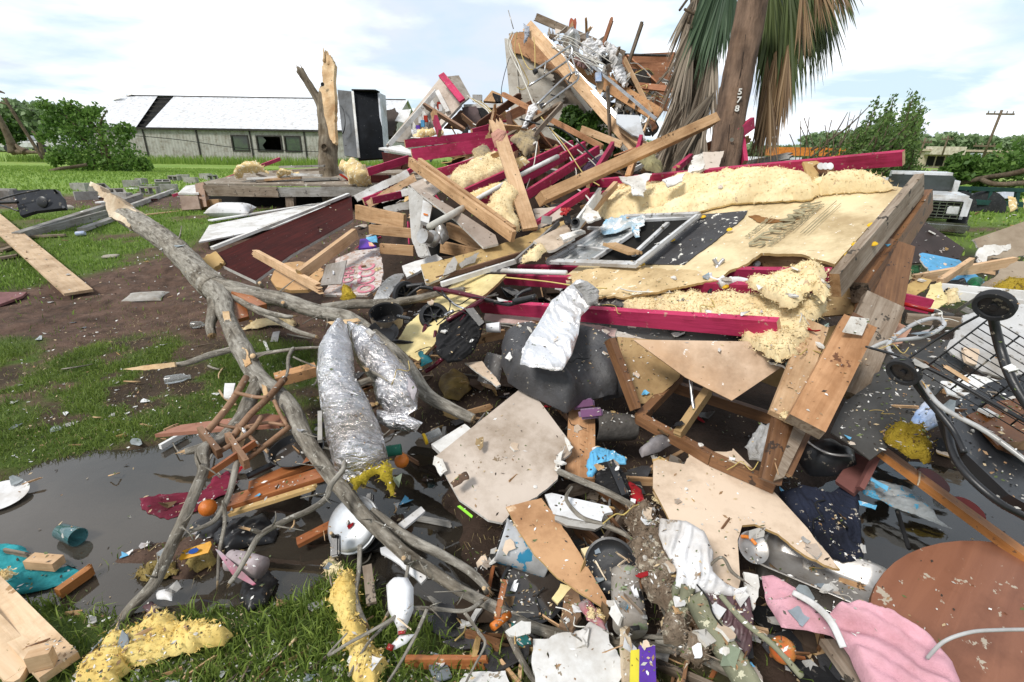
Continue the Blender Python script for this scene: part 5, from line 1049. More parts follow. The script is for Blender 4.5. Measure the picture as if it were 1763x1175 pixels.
B('plank','long bare plank crossing the blue board','plank',(1570,482,3.4),(1752,450,3.6),.07,.03,pale,jag=(.02,.05)); B('plank','short upright plank crossing in front of the blue board','plank',(1617,487,3.1),(1672,450,3.4),.05,.03,pale)
S('foam_sheet','curled yellow foam sheet behind the short crimson board at right','foam sheet',[(1540,507,3.0),(1585,482,3.1),(1601,488,3.1),(1590,505,3.0),(1570,515,2.95)],.01,M('curled_yellow',(.66,.48,.2),(.58,.4,.16),4,.8,.1),warp=.04,s=.04); S('foam_sheet','pale yellow foam sheet standing beside the crimson board at right','foam sheet',[(1588,530,2.8),(1602,490,3.0),(1620,485,3.0),(1632,520,2.85),(1612,535,2.75)],.012,yfoam,rag=.012)
B('crimson_board','short crimson board at right middle','board',(1536,514,2.75),(1601,528,2.7),.08,.03,red,end=pale); 
v=U('red_handled_tool','red and grey handled tool pole lying at right','tool handle',[(1550,522,2.68),(1610,537,2.6)],redp,seg=12,n=2,wd=7); U('grip',None,None,[(1608,536,2.6),(1642,545,2.55)],M('grey_rubber',(.12,.12,.12)),seg=12,n=2,wd=9,p=v)
B('white_trim','long white window trim crossing the right edge','trim',(1620,495,3.1),(1800,512,2.8),.05,.03,white); B('white_trim','second white trim below the first at the right edge','trim',(1640,507,3.0),(1800,530,2.7),.05,.03,white); B('white_trim','thin aluminium strip pointing at the walker wheel','trim',(1640,540,2.7),(1690,508,2.6),.015,.01,alu)
Lm('insulation_lump','small yellow insulation lump under the white trim','insulation',[(1625,505,3.0),(1650,500,3.0),(1655,520,2.9),(1632,525,2.9)],.05,insw,s=.02,rag=.02); Lm('insulation_lump','green-yellow insulation under the taupe board at the right edge','insulation',[(1690,500,3.05),(1740,480,3.1),(1800,490,3.0),(1800,505,2.95),(1700,508,3.0)],.04,insy,s=.03,rag=.02); Lm('insulation_lump','pale insulation tuft left of the blue board','insulation',[(1543,470,3.4),(1565,462,3.4),(1570,480,3.3),(1545,488,3.3)],.06,insw,s=.02,rag=.02)
Lm('green_tinsel','dark green sparkling fabric below the blue board','fabric',[(1665,485,3.3),(1695,480,3.3),(1690,495,3.2),(1668,498,3.2)],.04,M('green_sequins',(.01,.16,.05),(.0,.05,.02),40,.3,.6,bs=90),s=.02); Lm('green_tinsel','green rag beside the dark plate','fabric',[(1555,460,3.7),(1585,458,3.7),(1583,470,3.6),(1560,472,3.6)],.04,M('green_rag',(.03,.12,.05)),s=.02)
Lm('black_bag','black bag under the blue board','bag',[(1615,492,3.2),(1660,482,3.3),(1670,498,3.1),(1625,505,3.05)],.06,blackm,s=.03)
B('plank','grey plank under the red handled tool','plank',(1560,548,2.6),(1660,556,2.5),.05,.03,oldw); B('plank','pale yellow lath in the rubble at the right edge','plank',(1720,540,2.4),(1800,550,2.3),.03,.02,osb)
# ------------------------------------------------ ruined house wall, rafters and roof behind
hw=T('siding_wall','cream lap-siding wall with torn top leaning behind the rubble','wall',W(930,240,8.0))
S('sheathing_board',None,None,[(876,58,8.1),(910,52,8.1),(965,105,8.1),(1075,270,8.1),(1060,330,8.1),(900,340,8.1),(890,245,8.1)],.03,M('weathered_underlay',(.34,.31,.27),(.26,.23,.19),4,.9,.2),rag=.02,p=hw)
for k in range(16):
    y=98+k*15; x1=905+(y-80)*.62 if y>95 else 905
    tl_=8 if k%2 else 0
    B('siding_board',None,None,(884 if k<9 else 888,y,7.98-.0*k),(min(x1+20-tl_,1035),y+3,7.98),.19,.022,siding,rot=-9,p=hw,jag=(.02,.10),bev=0)
B('corner_trim',None,None,(877,66,7.95),(893,250,7.95),.16,.03,siding,up=(1,0,0),jag=(.05,0),p=hw)
S('gable_plywood',None,None,[(876,60,7.9),(918,52,7.9),(965,100,7.85),(990,140,7.85),(960,122,7.85),(905,98,7.9),(884,90,7.9)],.02,M('raw_plywood_brown',(.52,.29,.15),(.40,.20,.10),3,.8,.3,spk=(.15,.08,.05),spa=.68),rag=.02,p=hw)
S('gable_plywood',None,None,[(905,90,7.75),(1010,140,7.6),(990,160,7.6),(960,125,7.7),(915,105,7.75)],.03,M('raw_plywood_brown',(.5,.28,.14)),rag=.01,p=hw)
B('rafter','long nailed rafter leaning from the wall top down to the rubble','rafter',(908,45,7.3),(1098,258,6.6),.17,.05,pale,up=(.8,0,.6),rot=8)
B('metal_strip','thin white metal strip along the nailed rafter','metal strip',(935,60,7.25),(1105,250,6.5),.05,.01,alu,up=(.8,0,.6))
for k in range(4): B('roof_edge_board','grey-edged lap board fanned out below the nailed rafter','board',(975+k*5,135+k*9,7.5+.05*k),(1055+k*9,250+k*4,7.2),.05,.012,siding,up=(.8,0,.6),grp='lap boards fanned out below the nailed rafter')
B('rafter','second rafter lying behind the metal walking frame','rafter',(985,108,7.6),(1135,200,7.1),.20,.05,M('rafter_orange',(.58,.32,.15),(.42,.22,.1),3,.7,.3,'wood',spk=(.1,.06,.04),spa=.66),up=(.5,0,.8))
B('rafter','grey-brown board poking up to the left above the roof ruin','rafter',(921,29,8.0),(1075,95,8.0),.11,.04,oldw,up=(.3,0,1),jag=(.03,0))
v=B('post_stub','short brick-red post stub sticking up above the roof ruin','post',(984,62,8.2),(987,33,8.2),.12,.10,M('brick_red_wood',(.42,.13,.07),(.3,.09,.05),4,.8,.3,'wood'),up=(1,0,0),jag=(0,.12)); S('board_scrap',None,None,[(972,58,8.1),(986,36,8.1),(990,60,8.1)],.03,pine,p=v)
B('splinter','thin grey sliver standing on the roof ruin','splinter',(950,68,8.2),(950,47,8.2),.09,.03,oldw,up=(1,0,0),jag=(0,.2))
rp_=T('roof_deck','torn brown roof deck with dark edge behind the tangled cables','roof',W(1110,150,8.6))
dk=M('roof_deck_brown',(.46,.22,.12),(.30,.13,.07),3,.8,.3,'wood',spk=(.75,.7,.62),spa=.72,sps=10)
for k in range(6): B('deck_board',None,None,(1062+k*6,104+k*14,8.6),(1162-k*2,99+k*17,8.7),.16,.03,dk,p=rp_,jag=(.05,.05),bev=0)
U('drip_edge',None,None,[(1048,84,8.4),(1070,93,8.4),(1100,95,8.5),(1152,96,8.6)],darkgrey,wd=4,p=rp_)
S('shingles',None,None,[(1000,160,7.9),(1060,175,7.9),(1110,220,7.6),(1120,235,7.5),(1085,225,7.5),(1040,195,7.6)],.03,roofd,rag=.03,s=.06,warp=.06,p=rp_)
B('metal_pipe','thin light conduit lying down the roof slope','pipe',(990,88,7.2),(1130,206,6.7),.035,.035,alu)
B('lath','narrow pale lath leaning over the roof deck','lath',(1075,102,7.5),(1122,196,7.1),.07,.02,pale,jag=(0,.04)); B('lath','short pale lath below the roof deck','lath',(1120,198,7.0),(1108,228,6.9),.05,.02,pale)
S('white_board','white curved board leaning on the lower rafters','board',[(1060,197,6.6),(1100,199,6.6),(1104,215,6.5),(1112,240,6.4),(1090,233,6.4),(1062,212,6.5)],.02,M('bluish_white_board',(.72,.75,.79),(.68,.71,.75),4,.4,.05),rag={2:.01,3:.01})
S('board','beige triangular board under the white curved board','board',[(1058,205,6.7),(1090,232,6.6),(1125,250,6.4),(1105,255,6.4),(1068,225,6.6)],.02,pale)
# tangled stuff on the roof
for (pts,lab,m) in (([(965,68),(985,58),(1000,75),(995,95),(975,95)],'grey crumpled appliance wreck at the top of the rafters',steel),([(1000,75),(1030,70),(1045,90),(1030,112),(1005,100)],'white crumpled blind heap beside the appliance wreck',whitec),([(1040,75),(1062,85),(1070,110),(1058,115),(1048,100)],'twisted white shirt at the ridge of the roof ruin',whitec),([(1050,110),(1068,108),(1078,135),(1075,152),(1062,140)],'white towel hanging below the twisted shirt',whitec),([(1010,95),(1028,92),(1030,108),(1015,112)],'black and white cloth between the white heaps',navy),([(988,102),(1005,100),(1012,118),(995,115)],'pinkish cloth scrap near the walking frame top',M('dusty_pink_cloth',(.5,.33,.33))),([(1035,95),(1055,98),(1050,115),(1035,112)],'black clothes hanger bundle under the shirt',blackm)):
    Lm('cloth_heap',lab,'cloth',[(a,b_,7.3) if i<3 else (a,b_,7.2) for i,(a,b_) in enumerate(pts)],.14,m,s=.03,rag=.05,edge=.1,lump=.9,ns=7,fold=.05,fs=6)
S('blue_scrap','small blue and white packet among the rafters','packet',[(1025,125,7.0),(1035,124,7.0),(1036,140,7.0),(1026,140,7.0)],.05,M('blue_white_pack')); S('board_scrap','pale splintered board end hanging by the blue packet','board',[(1030,125,7.1),(1042,128,7.1),(1038,155,7.1),(1030,166,7.1),(1027,145,7.1)],.03,pale,rag=.02)
Lm('cloth_strip','blue-grey rag hanging from the tip of the nailed rafter','rag',[(900,40,7.2),(912,45,7.2),(908,70,7.2),(902,78,7.2),(903,55,7.2)],.05,M('bluegrey_rag',(.25,.3,.42),(.6,.62,.66),6),s=.03,rag=.03)
# walking frame
wf=T('walking_frame','aluminium walking frame hanging upside down on the leaning rafter','walking frame',W(965,140,6.7))
def tb(P,m=alu,wd=None,w_=.028,pp=None,n=4,nm='tube'): return U(nm,None,None,P,m,seg=10,n=n,wm_=w_ if wd is None else None,wd=wd,p=pp or wf)
tb([(918,123,6.6),(945,105,6.65),(972,86,6.7),(982,80,6.75),(985,88,6.75),(982,98,6.75),(970,110,6.7),(911,148,6.55)],nm='leg_tube')
tb([(924,181,6.3),(950,155,6.35),(975,132,6.4),(990,125,6.45),(996,130,6.45),(994,138,6.4),(985,146,6.35),(934,184,6.2)],nm='leg_tube')
tb([(972,92,6.7),(978,110,6.6),(985,128,6.4)],steel,w_=.02); tb([(980,85,6.75),(988,110,6.6),(992,130,6.4)],steel,w_=.02); tb([(940,105,6.6),(937,128,6.6)],steel,w_=.02,n=2); tb([(948,163,6.3),(962,168,6.3)],blackp,w_=.02,n=2); tb([(985,127,6.45),(978,140,6.4),(984,143,6.35)],blackp,w_=.018)
for a,b_,d in ((919,125,6.58),(931,184,6.25)): lathe('rubber_foot',None,None,[(0,0),(.035,0),(.03,.05),(.015,.06)],W(a,b_,d),(1,.3,.6),blackp,seg=14,p=wf)
# aerial
wireset('aerial','thin aerial rod sticking up at the left corner of the siding wall','aerial',[(875,18,7.9),(884,50,7.9)],steel,wd=1.6,n=2)
# cables
def cab(lab,pts,m=wire,wd=1.8): return wireset('cable',lab,'cable',pts,m,wd=wd)
cab('white cable falling from the wall top to the knotted bundle',[(882,55,7.2),(874,75,7.2),(882,100,7.1),(900,135,7.0),(915,170,6.9),(922,185,6.8)],wire,2.6)
cab('second white cable beside the first down to the knot',[(885,58,7.2),(878,80,7.2),(890,105,7.1),(905,145,7.0),(918,180,6.8)],wire,1.8)
cab('yellow cable hanging in a loop at the wall corner',[(890,55,7.15),(886,90,7.15),(895,110,7.1),(905,130,7.1),(910,145,7.1),(900,155,7.1),(890,150,7.1)],wirey,1.6)
cab('yellow cable looping to the walking frame foot',[(893,75,7.0),(900,100,6.9),(910,118,6.8),(918,120,6.8)],wirey,1.6)
cab('yellow cable hanging straight from the rafter',[(919,65,7.1),(921,90,7.1),(921,118,7.1)],wirey,1.6)
cab('dark cable sagging left of the siding wall',[(877,100,7.3),(868,130,7.3),(863,160,7.3),(868,185,7.2)],wireb,1.3)
cab('white cable running from the knot to lower right',[(922,188,6.6),(940,215,6.3),(955,235,6.0),(975,262,5.7),(992,295,5.3),(985,318,5.1)],wire,2.2)
cab('white cable bundle strand above the crimson beams',[(924,190,6.6),(950,225,6.1),(990,255,5.7),(1015,275,5.5),(1030,290,5.3)],wire,2.2)
cab('yellow cable strand crossing the crimson beams',[(922,190,6.6),(948,222,6.1),(975,255,5.6),(1005,300,5.1),(1032,320,4.9)],wirey,2)
cab('black cable arcing over the crimson beams',[(895,205,6.5),(930,215,6.2),(965,222,5.9),(995,245,5.6),(1020,270,5.4),(1045,290,5.2)],wireb,3)
cab('white hooked cable end below the long beam',[(985,322,5.1),(1000,330,5.0),(1015,345,4.9),(1012,355,4.9)],wire,3)
cab('white cable hanging over the pale lath at the heap centre',[(925,245,5.4),(918,290,5.2),(905,330,5.0),(902,370,4.8),(890,400,4.7)],wire,1.8)
for i in range(16):
    a=rs.uniform(1045,1150); b_=rs.uniform(100,190); P=[(a,b_,7.6)]
    for k in range(4): a+=rs.uniform(-28,22); b_+=rs.uniform(-14,28); P.append((min(max(a,1040),1150),min(max(b_,98),235),7.5-.05*k))
    wireset('cable','loose cable tangled over the brown roof deck','cable',P,wire if i%3 else wirey,wd=1.5,grp='loose cables tangled over the brown roof deck')
for i in range(8):
    a=rs.uniform(930,975); b_=rs.uniform(55,85); wireset('cable','thin white wire strung across the roof junk','cable',[(a,b_,7.1),(a+30,b_+rs.uniform(5,20),7.0),(a+rs.uniform(60,100),b_+rs.uniform(30,60),7.0)],wire,wd=1.3,grp='thin wires strung across the roof junk')
Lm('cloth_knot','knotted white cloth tying the cables on the slanting lath','cloth',[(910,183,6.5),(920,178,6.5),(928,190,6.5),(920,200,6.5),(905,222,6.4),(898,220,6.4),(906,200,6.5)],.08,whitec,s=.02,lump=.6,ns=9)
B('lath','long thin lath passing under the cloth knot','lath',(865,162,6.9),(1038,254,5.9),.06,.04,M('lath_orange',(.56,.30,.16),(.42,.2,.1),3,.75,.3,'wood',spk=(.15,.08,.05),spa=.68),jag=(.03,.03))
B('lath','short lath in front of the green shrub','lath',(1000,222,6.2),(1072,250,6.0),.08,.04,pale,jag=(.03,.03))
# upper-left kitchen wall piece
kw=T('tilted_kitchen_wall','tilted beige kitchen wall section with a serving hatch and shelves','wall section',W(740,225,8.2))
S('wall_face',None,None,[(664,251,8.0),(757,135,8.2),(794,179,7.9),(755,222,7.8),(751,216,7.8),(770,191,7.9),(752,157,8.0),(672,247,7.9)],.05,beige,edge=white,p=kw)
S('wall_back',None,None,[(757,133,8.2),(790,130,8.5),(810,166,8.3),(794,179,7.9)],.05,M('taupe_side',(.50,.45,.39)),p=kw)
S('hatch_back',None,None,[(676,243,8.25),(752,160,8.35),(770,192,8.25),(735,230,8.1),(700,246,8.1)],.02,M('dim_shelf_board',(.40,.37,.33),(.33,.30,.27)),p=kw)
B('hatch_frame',None,None,(752,157,7.93),(771,193,7.8),.07,.03,white,p=kw,up=(1,0,0)); B('hatch_frame',None,None,(752,157,7.93),(670,250,7.85),.07,.03,white,p=kw); B('shelf',None,None,(727,196,8.1),(738,215,8.0),.12,.02,white,p=kw); B('shelf',None,None,(708,212,8.1),(718,230,8.0),.12,.02,white,p=kw); B('shelf',None,None,(742,178,8.1),(755,200,8.0),.12,.02,white,p=kw)
B('side_trim',None,None,(760,129,7.9),(796,174,7.6),.10,.04,red,up=(1,0,.3),p=kw)
for k,(a,b_,m) in enumerate(((728,213,bluep),(733,205,M('red_carton',(.6,.06,.03))),(756,182,M('red_carton')),(759,186,whiteclean),(720,222,purple),(724,207,whiteclean))):
    boxo('carton',['small blue carton on the tilted kitchen shelf','lower red carton on the tilted kitchen shelf','upper red carton near the hatch corner','white carton near the hatch corner','small purple carton on the lowest kitchen shelf','white carton beside the blue kitchen carton'][k],'carton',W(a,b_,7.95),(.06,.05,.10),m,Mx=None)
S('brown_gable','dark brown triangular board behind the tilted kitchen wall','board',[(764,220,8.4),(792,190,8.5),(812,190,8.6),(812,222,8.4)],.03,M('dark_plank_brown',(.16,.08,.05),(.1,.05,.03),4,.7,.3),rag=.01)
S('small_gable','small brown gable piece with dark hollow left of the siding wall','gable',[(832,174,8.6),(847,156,8.6),(862,162,8.6),(865,176,8.5)],.05,pine)
S('gable_hollow','dark hollow box beside the small gable','box',[(848,160,8.55),(862,165,8.55),(862,175,8.5),(854,175,8.5)],.05,blackm)
boxo('grey_box','small grey junction box on the ridge rubble','box',W(822,170,8.4),(.16,.12,.11),greyp)
S('grey_ledge','grey ledge board running behind the cable mess','board',[(798,180,8.3),(875,178,8.3),(876,186,8.2),(800,186,8.2)],.04,greyp,rag=.01); S('black_sheet','black sheet hanging under the grey ledge','sheet',[(800,186,8.2),(870,186,8.2),(860,215,8.1),(815,222,8.1)],.02,blackm,rag=.02)
S('brown_sheet','brown plastic sheet below the cable bundle','sheet',[(795,185,8.15),(820,183,8.15),(835,222,8.0),(808,222,8.0)],.02,M('brown_sheet',(.14,.10,.10)),rag=.01)
S('roof_sheet','white roof sheet of a farther ruin right of the fridge','roof sheet',[(680,208,12),(690,190,12.5),(708,188,12.5),(700,212,12)],.02,white); S('dark_rubble_wall','dark broken wall of a farther ruin right of the fridge','wall',[(664,190,12.4),(680,186,12.4),(686,200,12.3),(676,235,12),(664,235,12)],.1,M('dark_brick_ruin',(.09,.07,.06)),rag=.05)
for i in range(4):
    P=[(805+i*4,165+i*3,7.9),(820+i*4,178,7.8),(838+i*5,190+i*3,7.6),(850+i*4,208,7.3),(862+i*6,215,7.0)]; wireset('cable','white and yellow flex bundled over the ledge left of the siding wall','cable',P,(wire,wirey)[i%2],wd=1.8,grp='flex bundled over the ledge')
# fridge
fr_=T('refrigerator','upright black two-door refrigerator standing behind the snapped trunk','refrigerator',W(628,290,11.5))
S('side_door',None,None,[(581,155,11.6),(610,158,11.4),(620,273,11.2),(593,268,11.4)],.06,M('grey_stainless_door',(.16,.165,.17),(.12,.125,.13),1,.4,.02,metal=.3,objvar=0),p=fr_)
S('front_door',None,None,[(608,157,11.4),(653,160,11.5),(662,272,11.3),(617,275,11.1)],.07,M('gloss_black_door',(.016,.018,.022),(.01,.011,.013),1,.35,0,spk=(.12,.12,.12),spa=.74,objvar=0,spec=.12),p=fr_)
S('side_panel',None,None,[(653,160,11.5),(664,165,11.8),(670,260,11.7),(662,272,11.3)],.04,M('fridge_side',(.55,.58,.63)),p=fr_)
B('door_gap_trim',None,None,(607,158,11.3),(618,272,11.1),.05,.03,white,up=(1,0,0),p=fr_)
U('handle',None,None,[(586,182,11.35),(591,190,11.25),(594,208,11.22),(593,222,11.22),(590,231,11.3)],blackp,wm_=.025,p=fr_)
bx_=boxo('top_cap',None,None,W(630,157,11.5),(.55,.4,.03),M('matt_cap',(.03,.03,.03),None,3,.9,0,spec=0),p=fr_)
# deck
dkk=T('timber_deck','weathered timber deck platform with open dark underside behind the snapped trunk','deck',W(470,350,9.2))
def gp(px,py,h): return W(px,py,-h)
dz=.62
S('deck_top',None,None,[(340,316,9.4),(560,318,9.4),(720,320,9.4),(740,285,10.9),(600,286,11.0),(430,296,10.8)],.04,M('deck_top_wood',(.40,.35,.29),(.26,.21,.16),4,.85,.3,'wood',spk=(.7,.66,.58),spa=.66,sps=10),p=dkk)
B('rim_joist',None,None,(352,328,9.3),(480,331,9.3),.19,.05,oldw,p=dkk,jag=(.0,.05)); B('rim_joist',None,None,(478,331,9.33),(700,330,9.3),.17,.05,greyw,p=dkk); B('corner_post',None,None,(346,318,9.35),(352,360,9.25),.16,.12,brownw,up=(1,0,0),p=dkk); B('support_block',None,None,(358,350,9.4),(380,350,9.4),.14,.1,pine,p=dkk)
B('support_post',None,None,(500,338,9.8),(502,366,9.8),.16,.12,oldw,up=(1,0,0),p=dkk); B('support_post',None,None,(640,338,9.8),(640,366,9.8),.16,.12,oldw,up=(1,0,0),p=dkk)
S('under_deck_shade',None,None,[(360,338,10.3),(720,338,10.3),(720,368,10.2),(360,368,10.2)],.05,darkin,p=dkk)  # near-black sheet standing in for the shade under the deck
v=T('step_box','low wooden step box with white top at the left end of the deck','step',W(325,365,9.2)); S('top',None,None,[(306,333,9.2),(342,333,9.2),(338,318,9.8),(320,320,9.8)],.03,white,p=v); S('front',None,None,[(309,337,9.15),(340,337,9.15),(345,360,9.1),(313,362,9.1)],.04,M('pinkish_ply',(.42,.31,.25)),p=v)
B('crimson_batten','thin crimson batten left of the deck step','batten',(297,338,9.6),(341,322,9.8),.05,.04,pinkred); B('crimson_batten','crimson batten leaning on the deck edge behind the insulation','batten',(372,315,10.2),(482,274,11.2),.07,.05,pinkred)
B('lath','thin lath lying on the grass before the step box','lath',(252,370,-.03),(345,360,-.03),.05,.02,pale,up='flat')
for i,(pts,lab) in enumerate(((((405,305),(410,285),(422,278),(440,276),(455,285),(463,300),(450,296),(425,298),(412,308)),'round clump of yellow fibreglass on the left end of the deck'),(((476,303),(480,294),(500,293),(513,295),(514,303),(495,303)),'small flat clump of yellow fibreglass on the deck left of the trunk'),(((584,292),(590,275),(610,273),(630,285),(640,298),(640,318),(620,322),(600,318),(598,302)),'drooping yellow fibreglass over the deck edge right of the trunk'),(((713,231),(718,224),(745,221),(762,224),(762,234),(740,236),(715,238)),'pale yellow batt under the tilted kitchen wall'))):
    Lm('insulation_clump',lab,'insulation',[(a,b_,9.3 if i==2 else 9.6 if i<3 else 7.2) for a,b_ in pts],.22 if i<3 else .1,ins,s=.04,rag=.05,edge=.2,lump=.5,ns=4,fine=.02)
for i,(a,b_,c,e,m) in enumerate(((425,308,500,305,white),(440,300,460,306,oldw),(455,310,520,306,pale),(500,300,555,303,white),(520,310,585,308,greyw),(440,312,470,311,oldw),(470,296,560,292,oldw),(585,300,600,310,M('red_carton')),(600,308,700,304,white),(640,300,720,300,oldw),(480,288,560,286,greyw),(650,292,690,290,mahog))):
    B('deck_debris','loose board scrap lying on the timber deck','board',(a,b_,9.6),(c,e,9.7),.04,.12,m,grp='board scraps lying on the timber deck',jag=(.04,.04))
bm=bmesh.new(); 
# table frame at deck
v=T('small_table','small white-topped dark table at the right end of the deck','table',W(660,310,8.6)); S('top',None,None,[(652,255,8.8),(695,262,8.5),(725,268,8.6),(690,250,9.2)],.03,white,p=v); S('drawer_front',None,None,[(657,262,8.7),(695,268,8.45),(690,292,8.5),(662,290,8.7)],.03,mahog,p=v); S('side',None,None,[(697,268,8.45),(722,272,8.5),(716,292,8.6),(692,293,8.5)],.03,M('dark_plank_brown'),p=v)
B('drawer','dark reddish drawer lying on the deck below the crimson beam','drawer',(641,308,8.4),(672,308,8.4),.12,.2,mahog)
Lm('white_bundle','cream rolled blanket behind the upright crimson stub','blanket',[(708,228,7.4),(716,223,7.4),(740,232,7.3),(738,240,7.3),(712,238,7.3)],.1,whitec,s=.03)
# ------------------------------------------------ centre heap crimson beams
def cb_(lab,x1,y1,d1,x2,y2,d2,h=.09,m=red,w_=.04,**k): return B('crimson_beam',lab,'beam',(x1,y1,d1),(x2,y2,d2),h,w_,m,end=pale,**k)
cb_('rear crimson beam of the upper pair at the heap centre',697,248,6.4,880,228,7.0,.10)
cb_('thick front crimson beam of the upper pair at the heap centre',709,268,5.9,888,243,6.3,.15)
cb_('short crimson beam pointing down left toward the deck',632,297,6.0,704,274,6.4,.09)
cb_('crimson beam above the large fibreglass batt',751,299,5.3,891,251,6.0,.09,bow=-.02)
cb_('crimson beam below the large fibreglass batt',798,333,4.9,985,247,6.0,.07)
cb_('long crimson beam beside the white pipe',820,352,4.6,1006,251,5.8,.09)
cb_('crimson beam right of the white pipe beam',905,337,4.8,1030,258,5.7,.09)
cb_('lower crimson beam passing under the long diagonal timber',917,392,4.4,1012,330,5.0,.07)
cb_('crimson beam rising right behind the cables',1012,318,5.0,1055,250,5.6,.08)
cb_('thin crimson batten leaning at the heap left side',630,348,5.8,712,290,6.2,.05,m=pinkred)
v=cb_('upright crimson stub with bare wood top at the heap crest',757,230,6.2,749,205,6.3,.12); B('bare_top',None,None,(749,205,6.3),(746,192,6.3),.11,.035,pine,p=v)
cb_('crimson beam tip behind the pale splintered plank',812,228,6.8,875,211,7.2,.08)
cb_('short crimson stub at the foot of the nailed rafter',1096,268,5.6,1104,238,5.7,.10)
cb_('crimson stub poking out right of the utility pole',1268,232,4.9,1296,212,5.0,.11)
cb_('broad upright crimson board right of the utility pole',1280,285,4.95,1272,225,5.1,.14)
cb_('small crimson beam end at the lower left of the heap',626,348,5.5,660,335,5.6,.08); cb_('crimson beam end below the torn white laths',640,346,5.3,690,335,5.5,.07)
cb_('crimson beam behind the long timber near the palm',1160,295,4.9,1190,270,5.2,.06)
# timbers
B('timber','long nailed timber running from the heap centre up to the utility pole','timber',(930,343,4.0),(1228,207,4.6),.085,.14,pine,up='flat',rot=62)
B('timber','front board of the doubled timbers leaning across the heap','timber',(706,279,4.9),(884,408,3.9),.09,.04,pine); B('timber','rear board of the doubled timbers leaning across the heap','timber',(722,280,5.0),(884,400,4.0),.09,.04,pine)
B('timber','pale splintered plank standing in the heap centre','timber',(852,205,5.0),(913,395,4.2),.13,.03,pale,up=(1,0,0),jag=(.10,0)); Lm('pink_rag','salmon pink rag tied round the pale splintered plank','rag',[(845,232,4.85),(858,222,4.9),(872,228,4.85),(868,240,4.8),(866,255,4.8),(852,255,4.8)],.05,M('salmon_cloth',(.68,.36,.28)),s=.02,lump=.5)
B('timber','short beam stub below the long nailed timber','timber',(990,395,4.0),(1060,318,4.6),.06,.04,pale); B('timber','broken pale lath edge left of the window frame','timber',(985,398,3.9),(1035,330,4.3),.10,.02,white,jag=(.05,.05)); B('timber','short stub crossing behind the long nailed timber','timber',(1080,310,4.8),(1095,265,5.2),.1,.05,M('rafter_orange'))
for i,(a,b_,d,c,e,f,h) in enumerate(((614,365,5.3,697,382,5.1,.15),(637,395,5.0,710,402,4.9,.09),(655,428,4.6,712,432,4.6,.09),(770,395,4.7,830,420,4.5,.13),(760,425,4.5,830,440,4.4,.1))):
    B('joist',['thick floor joist at the left foot of the heap','joist lying below the thick floor joist','lowest joist above the lettered board','joist in the dark hollow of the broken cupboard','lower joist in the dark hollow of the broken cupboard'][i],'joist',(a,b_,d),(c,e,f),h,.05,pine,end=pale)
U('white_pipe','short white pipe sticking out below the doubled timbers','pipe',[(739,391,3.8),(805,355,4.4)],M('off_white_pipe',(.70,.68,.62)),seg=18,n=2,wd=12); U('white_pipe','long white pipe lying along the crimson beams','pipe',[(805,352,4.45),(900,300,5.0),(960,270,5.4)],white,seg=14,n=3,wd=8)
# batts in the centre
Lm('insulation_batt','large flat fibreglass batt between two crimson beams','insulation batt',[(770,322,5.0),(778,300,5.15),(810,283,5.35),(845,268,5.6),(872,266,5.6),(880,285,5.45),(870,300,5.3),(835,315,5.1),(800,330,4.95)],.07,insw,s=.03,rag=.03,lump=.5,ns=8,fine=.02)
Lm('insulation_batt','hanging fibreglass clump in front of the pale plank','insulation batt',[(833,365,4.3),(850,335,4.5),(870,320,4.55),(892,330,4.5),(893,345,4.45),(885,360,4.35),(895,395,4.2),(880,402,4.15),(850,385,4.2)],.10,insw,s=.025,rag=.03,edge=.1,lump=.6,ns=7,fine=.02)
Lm('insulation_batt','small fibreglass tuft at the right end of the large batt','insulation batt',[(880,280,5.3),(905,272,5.3),(912,280,5.25),(895,292,5.2)],.06,ins,s=.025,rag=.03); Lm('insulation_batt','fibreglass strip under the lower crimson beam','insulation batt',[(805,340,4.7),(850,322,4.85),(880,315,4.9),(860,330,4.75),(815,348,4.6)],.05,ins,s=.025,rag=.03)
Lm('insulation_batt','charred fibreglass roll behind the pale plank','insulation batt',[(878,240,5.9),(892,228,6.0),(915,225,6.0),(930,235,5.9),(925,262,5.8),(905,270,5.7),(892,255,5.8)],.07,M('charred_fibre',(.55,.42,.22),(.12,.11,.11),6,.95,.8,bs=50),s=.03,rag=.03,lump=.6,ns=5); Lm('insulation_batt','green-grey insulation under the long nailed timber','insulation batt',[(1100,275,5.0),(1125,272,5.0),(1142,290,4.8),(1140,305,4.7),(1110,292,4.8)],.08,M('mossy_fibre',(.42,.38,.2),(.2,.18,.1),8,.95,.8,bs=50),s=.025,rag=.02)
Lm('mossy_lump','sooty insulation lump on the thick crimson beam','insulation',[(812,262,5.6),(830,250,5.7),(848,262,5.6),(835,280,5.5),(815,278,5.5)],.05,M('charred_fibre'),s=.03,rag=.03)
Lm('dark_cloth','purple-black cloth behind the cables near the shrub','cloth',[(1000,290,5.5),(1030,270,5.6),(1050,262,5.6),(1040,285,5.5),(1015,310,5.3)],.06,M('purple_black_cloth',(.07,.04,.08)),s=.03)
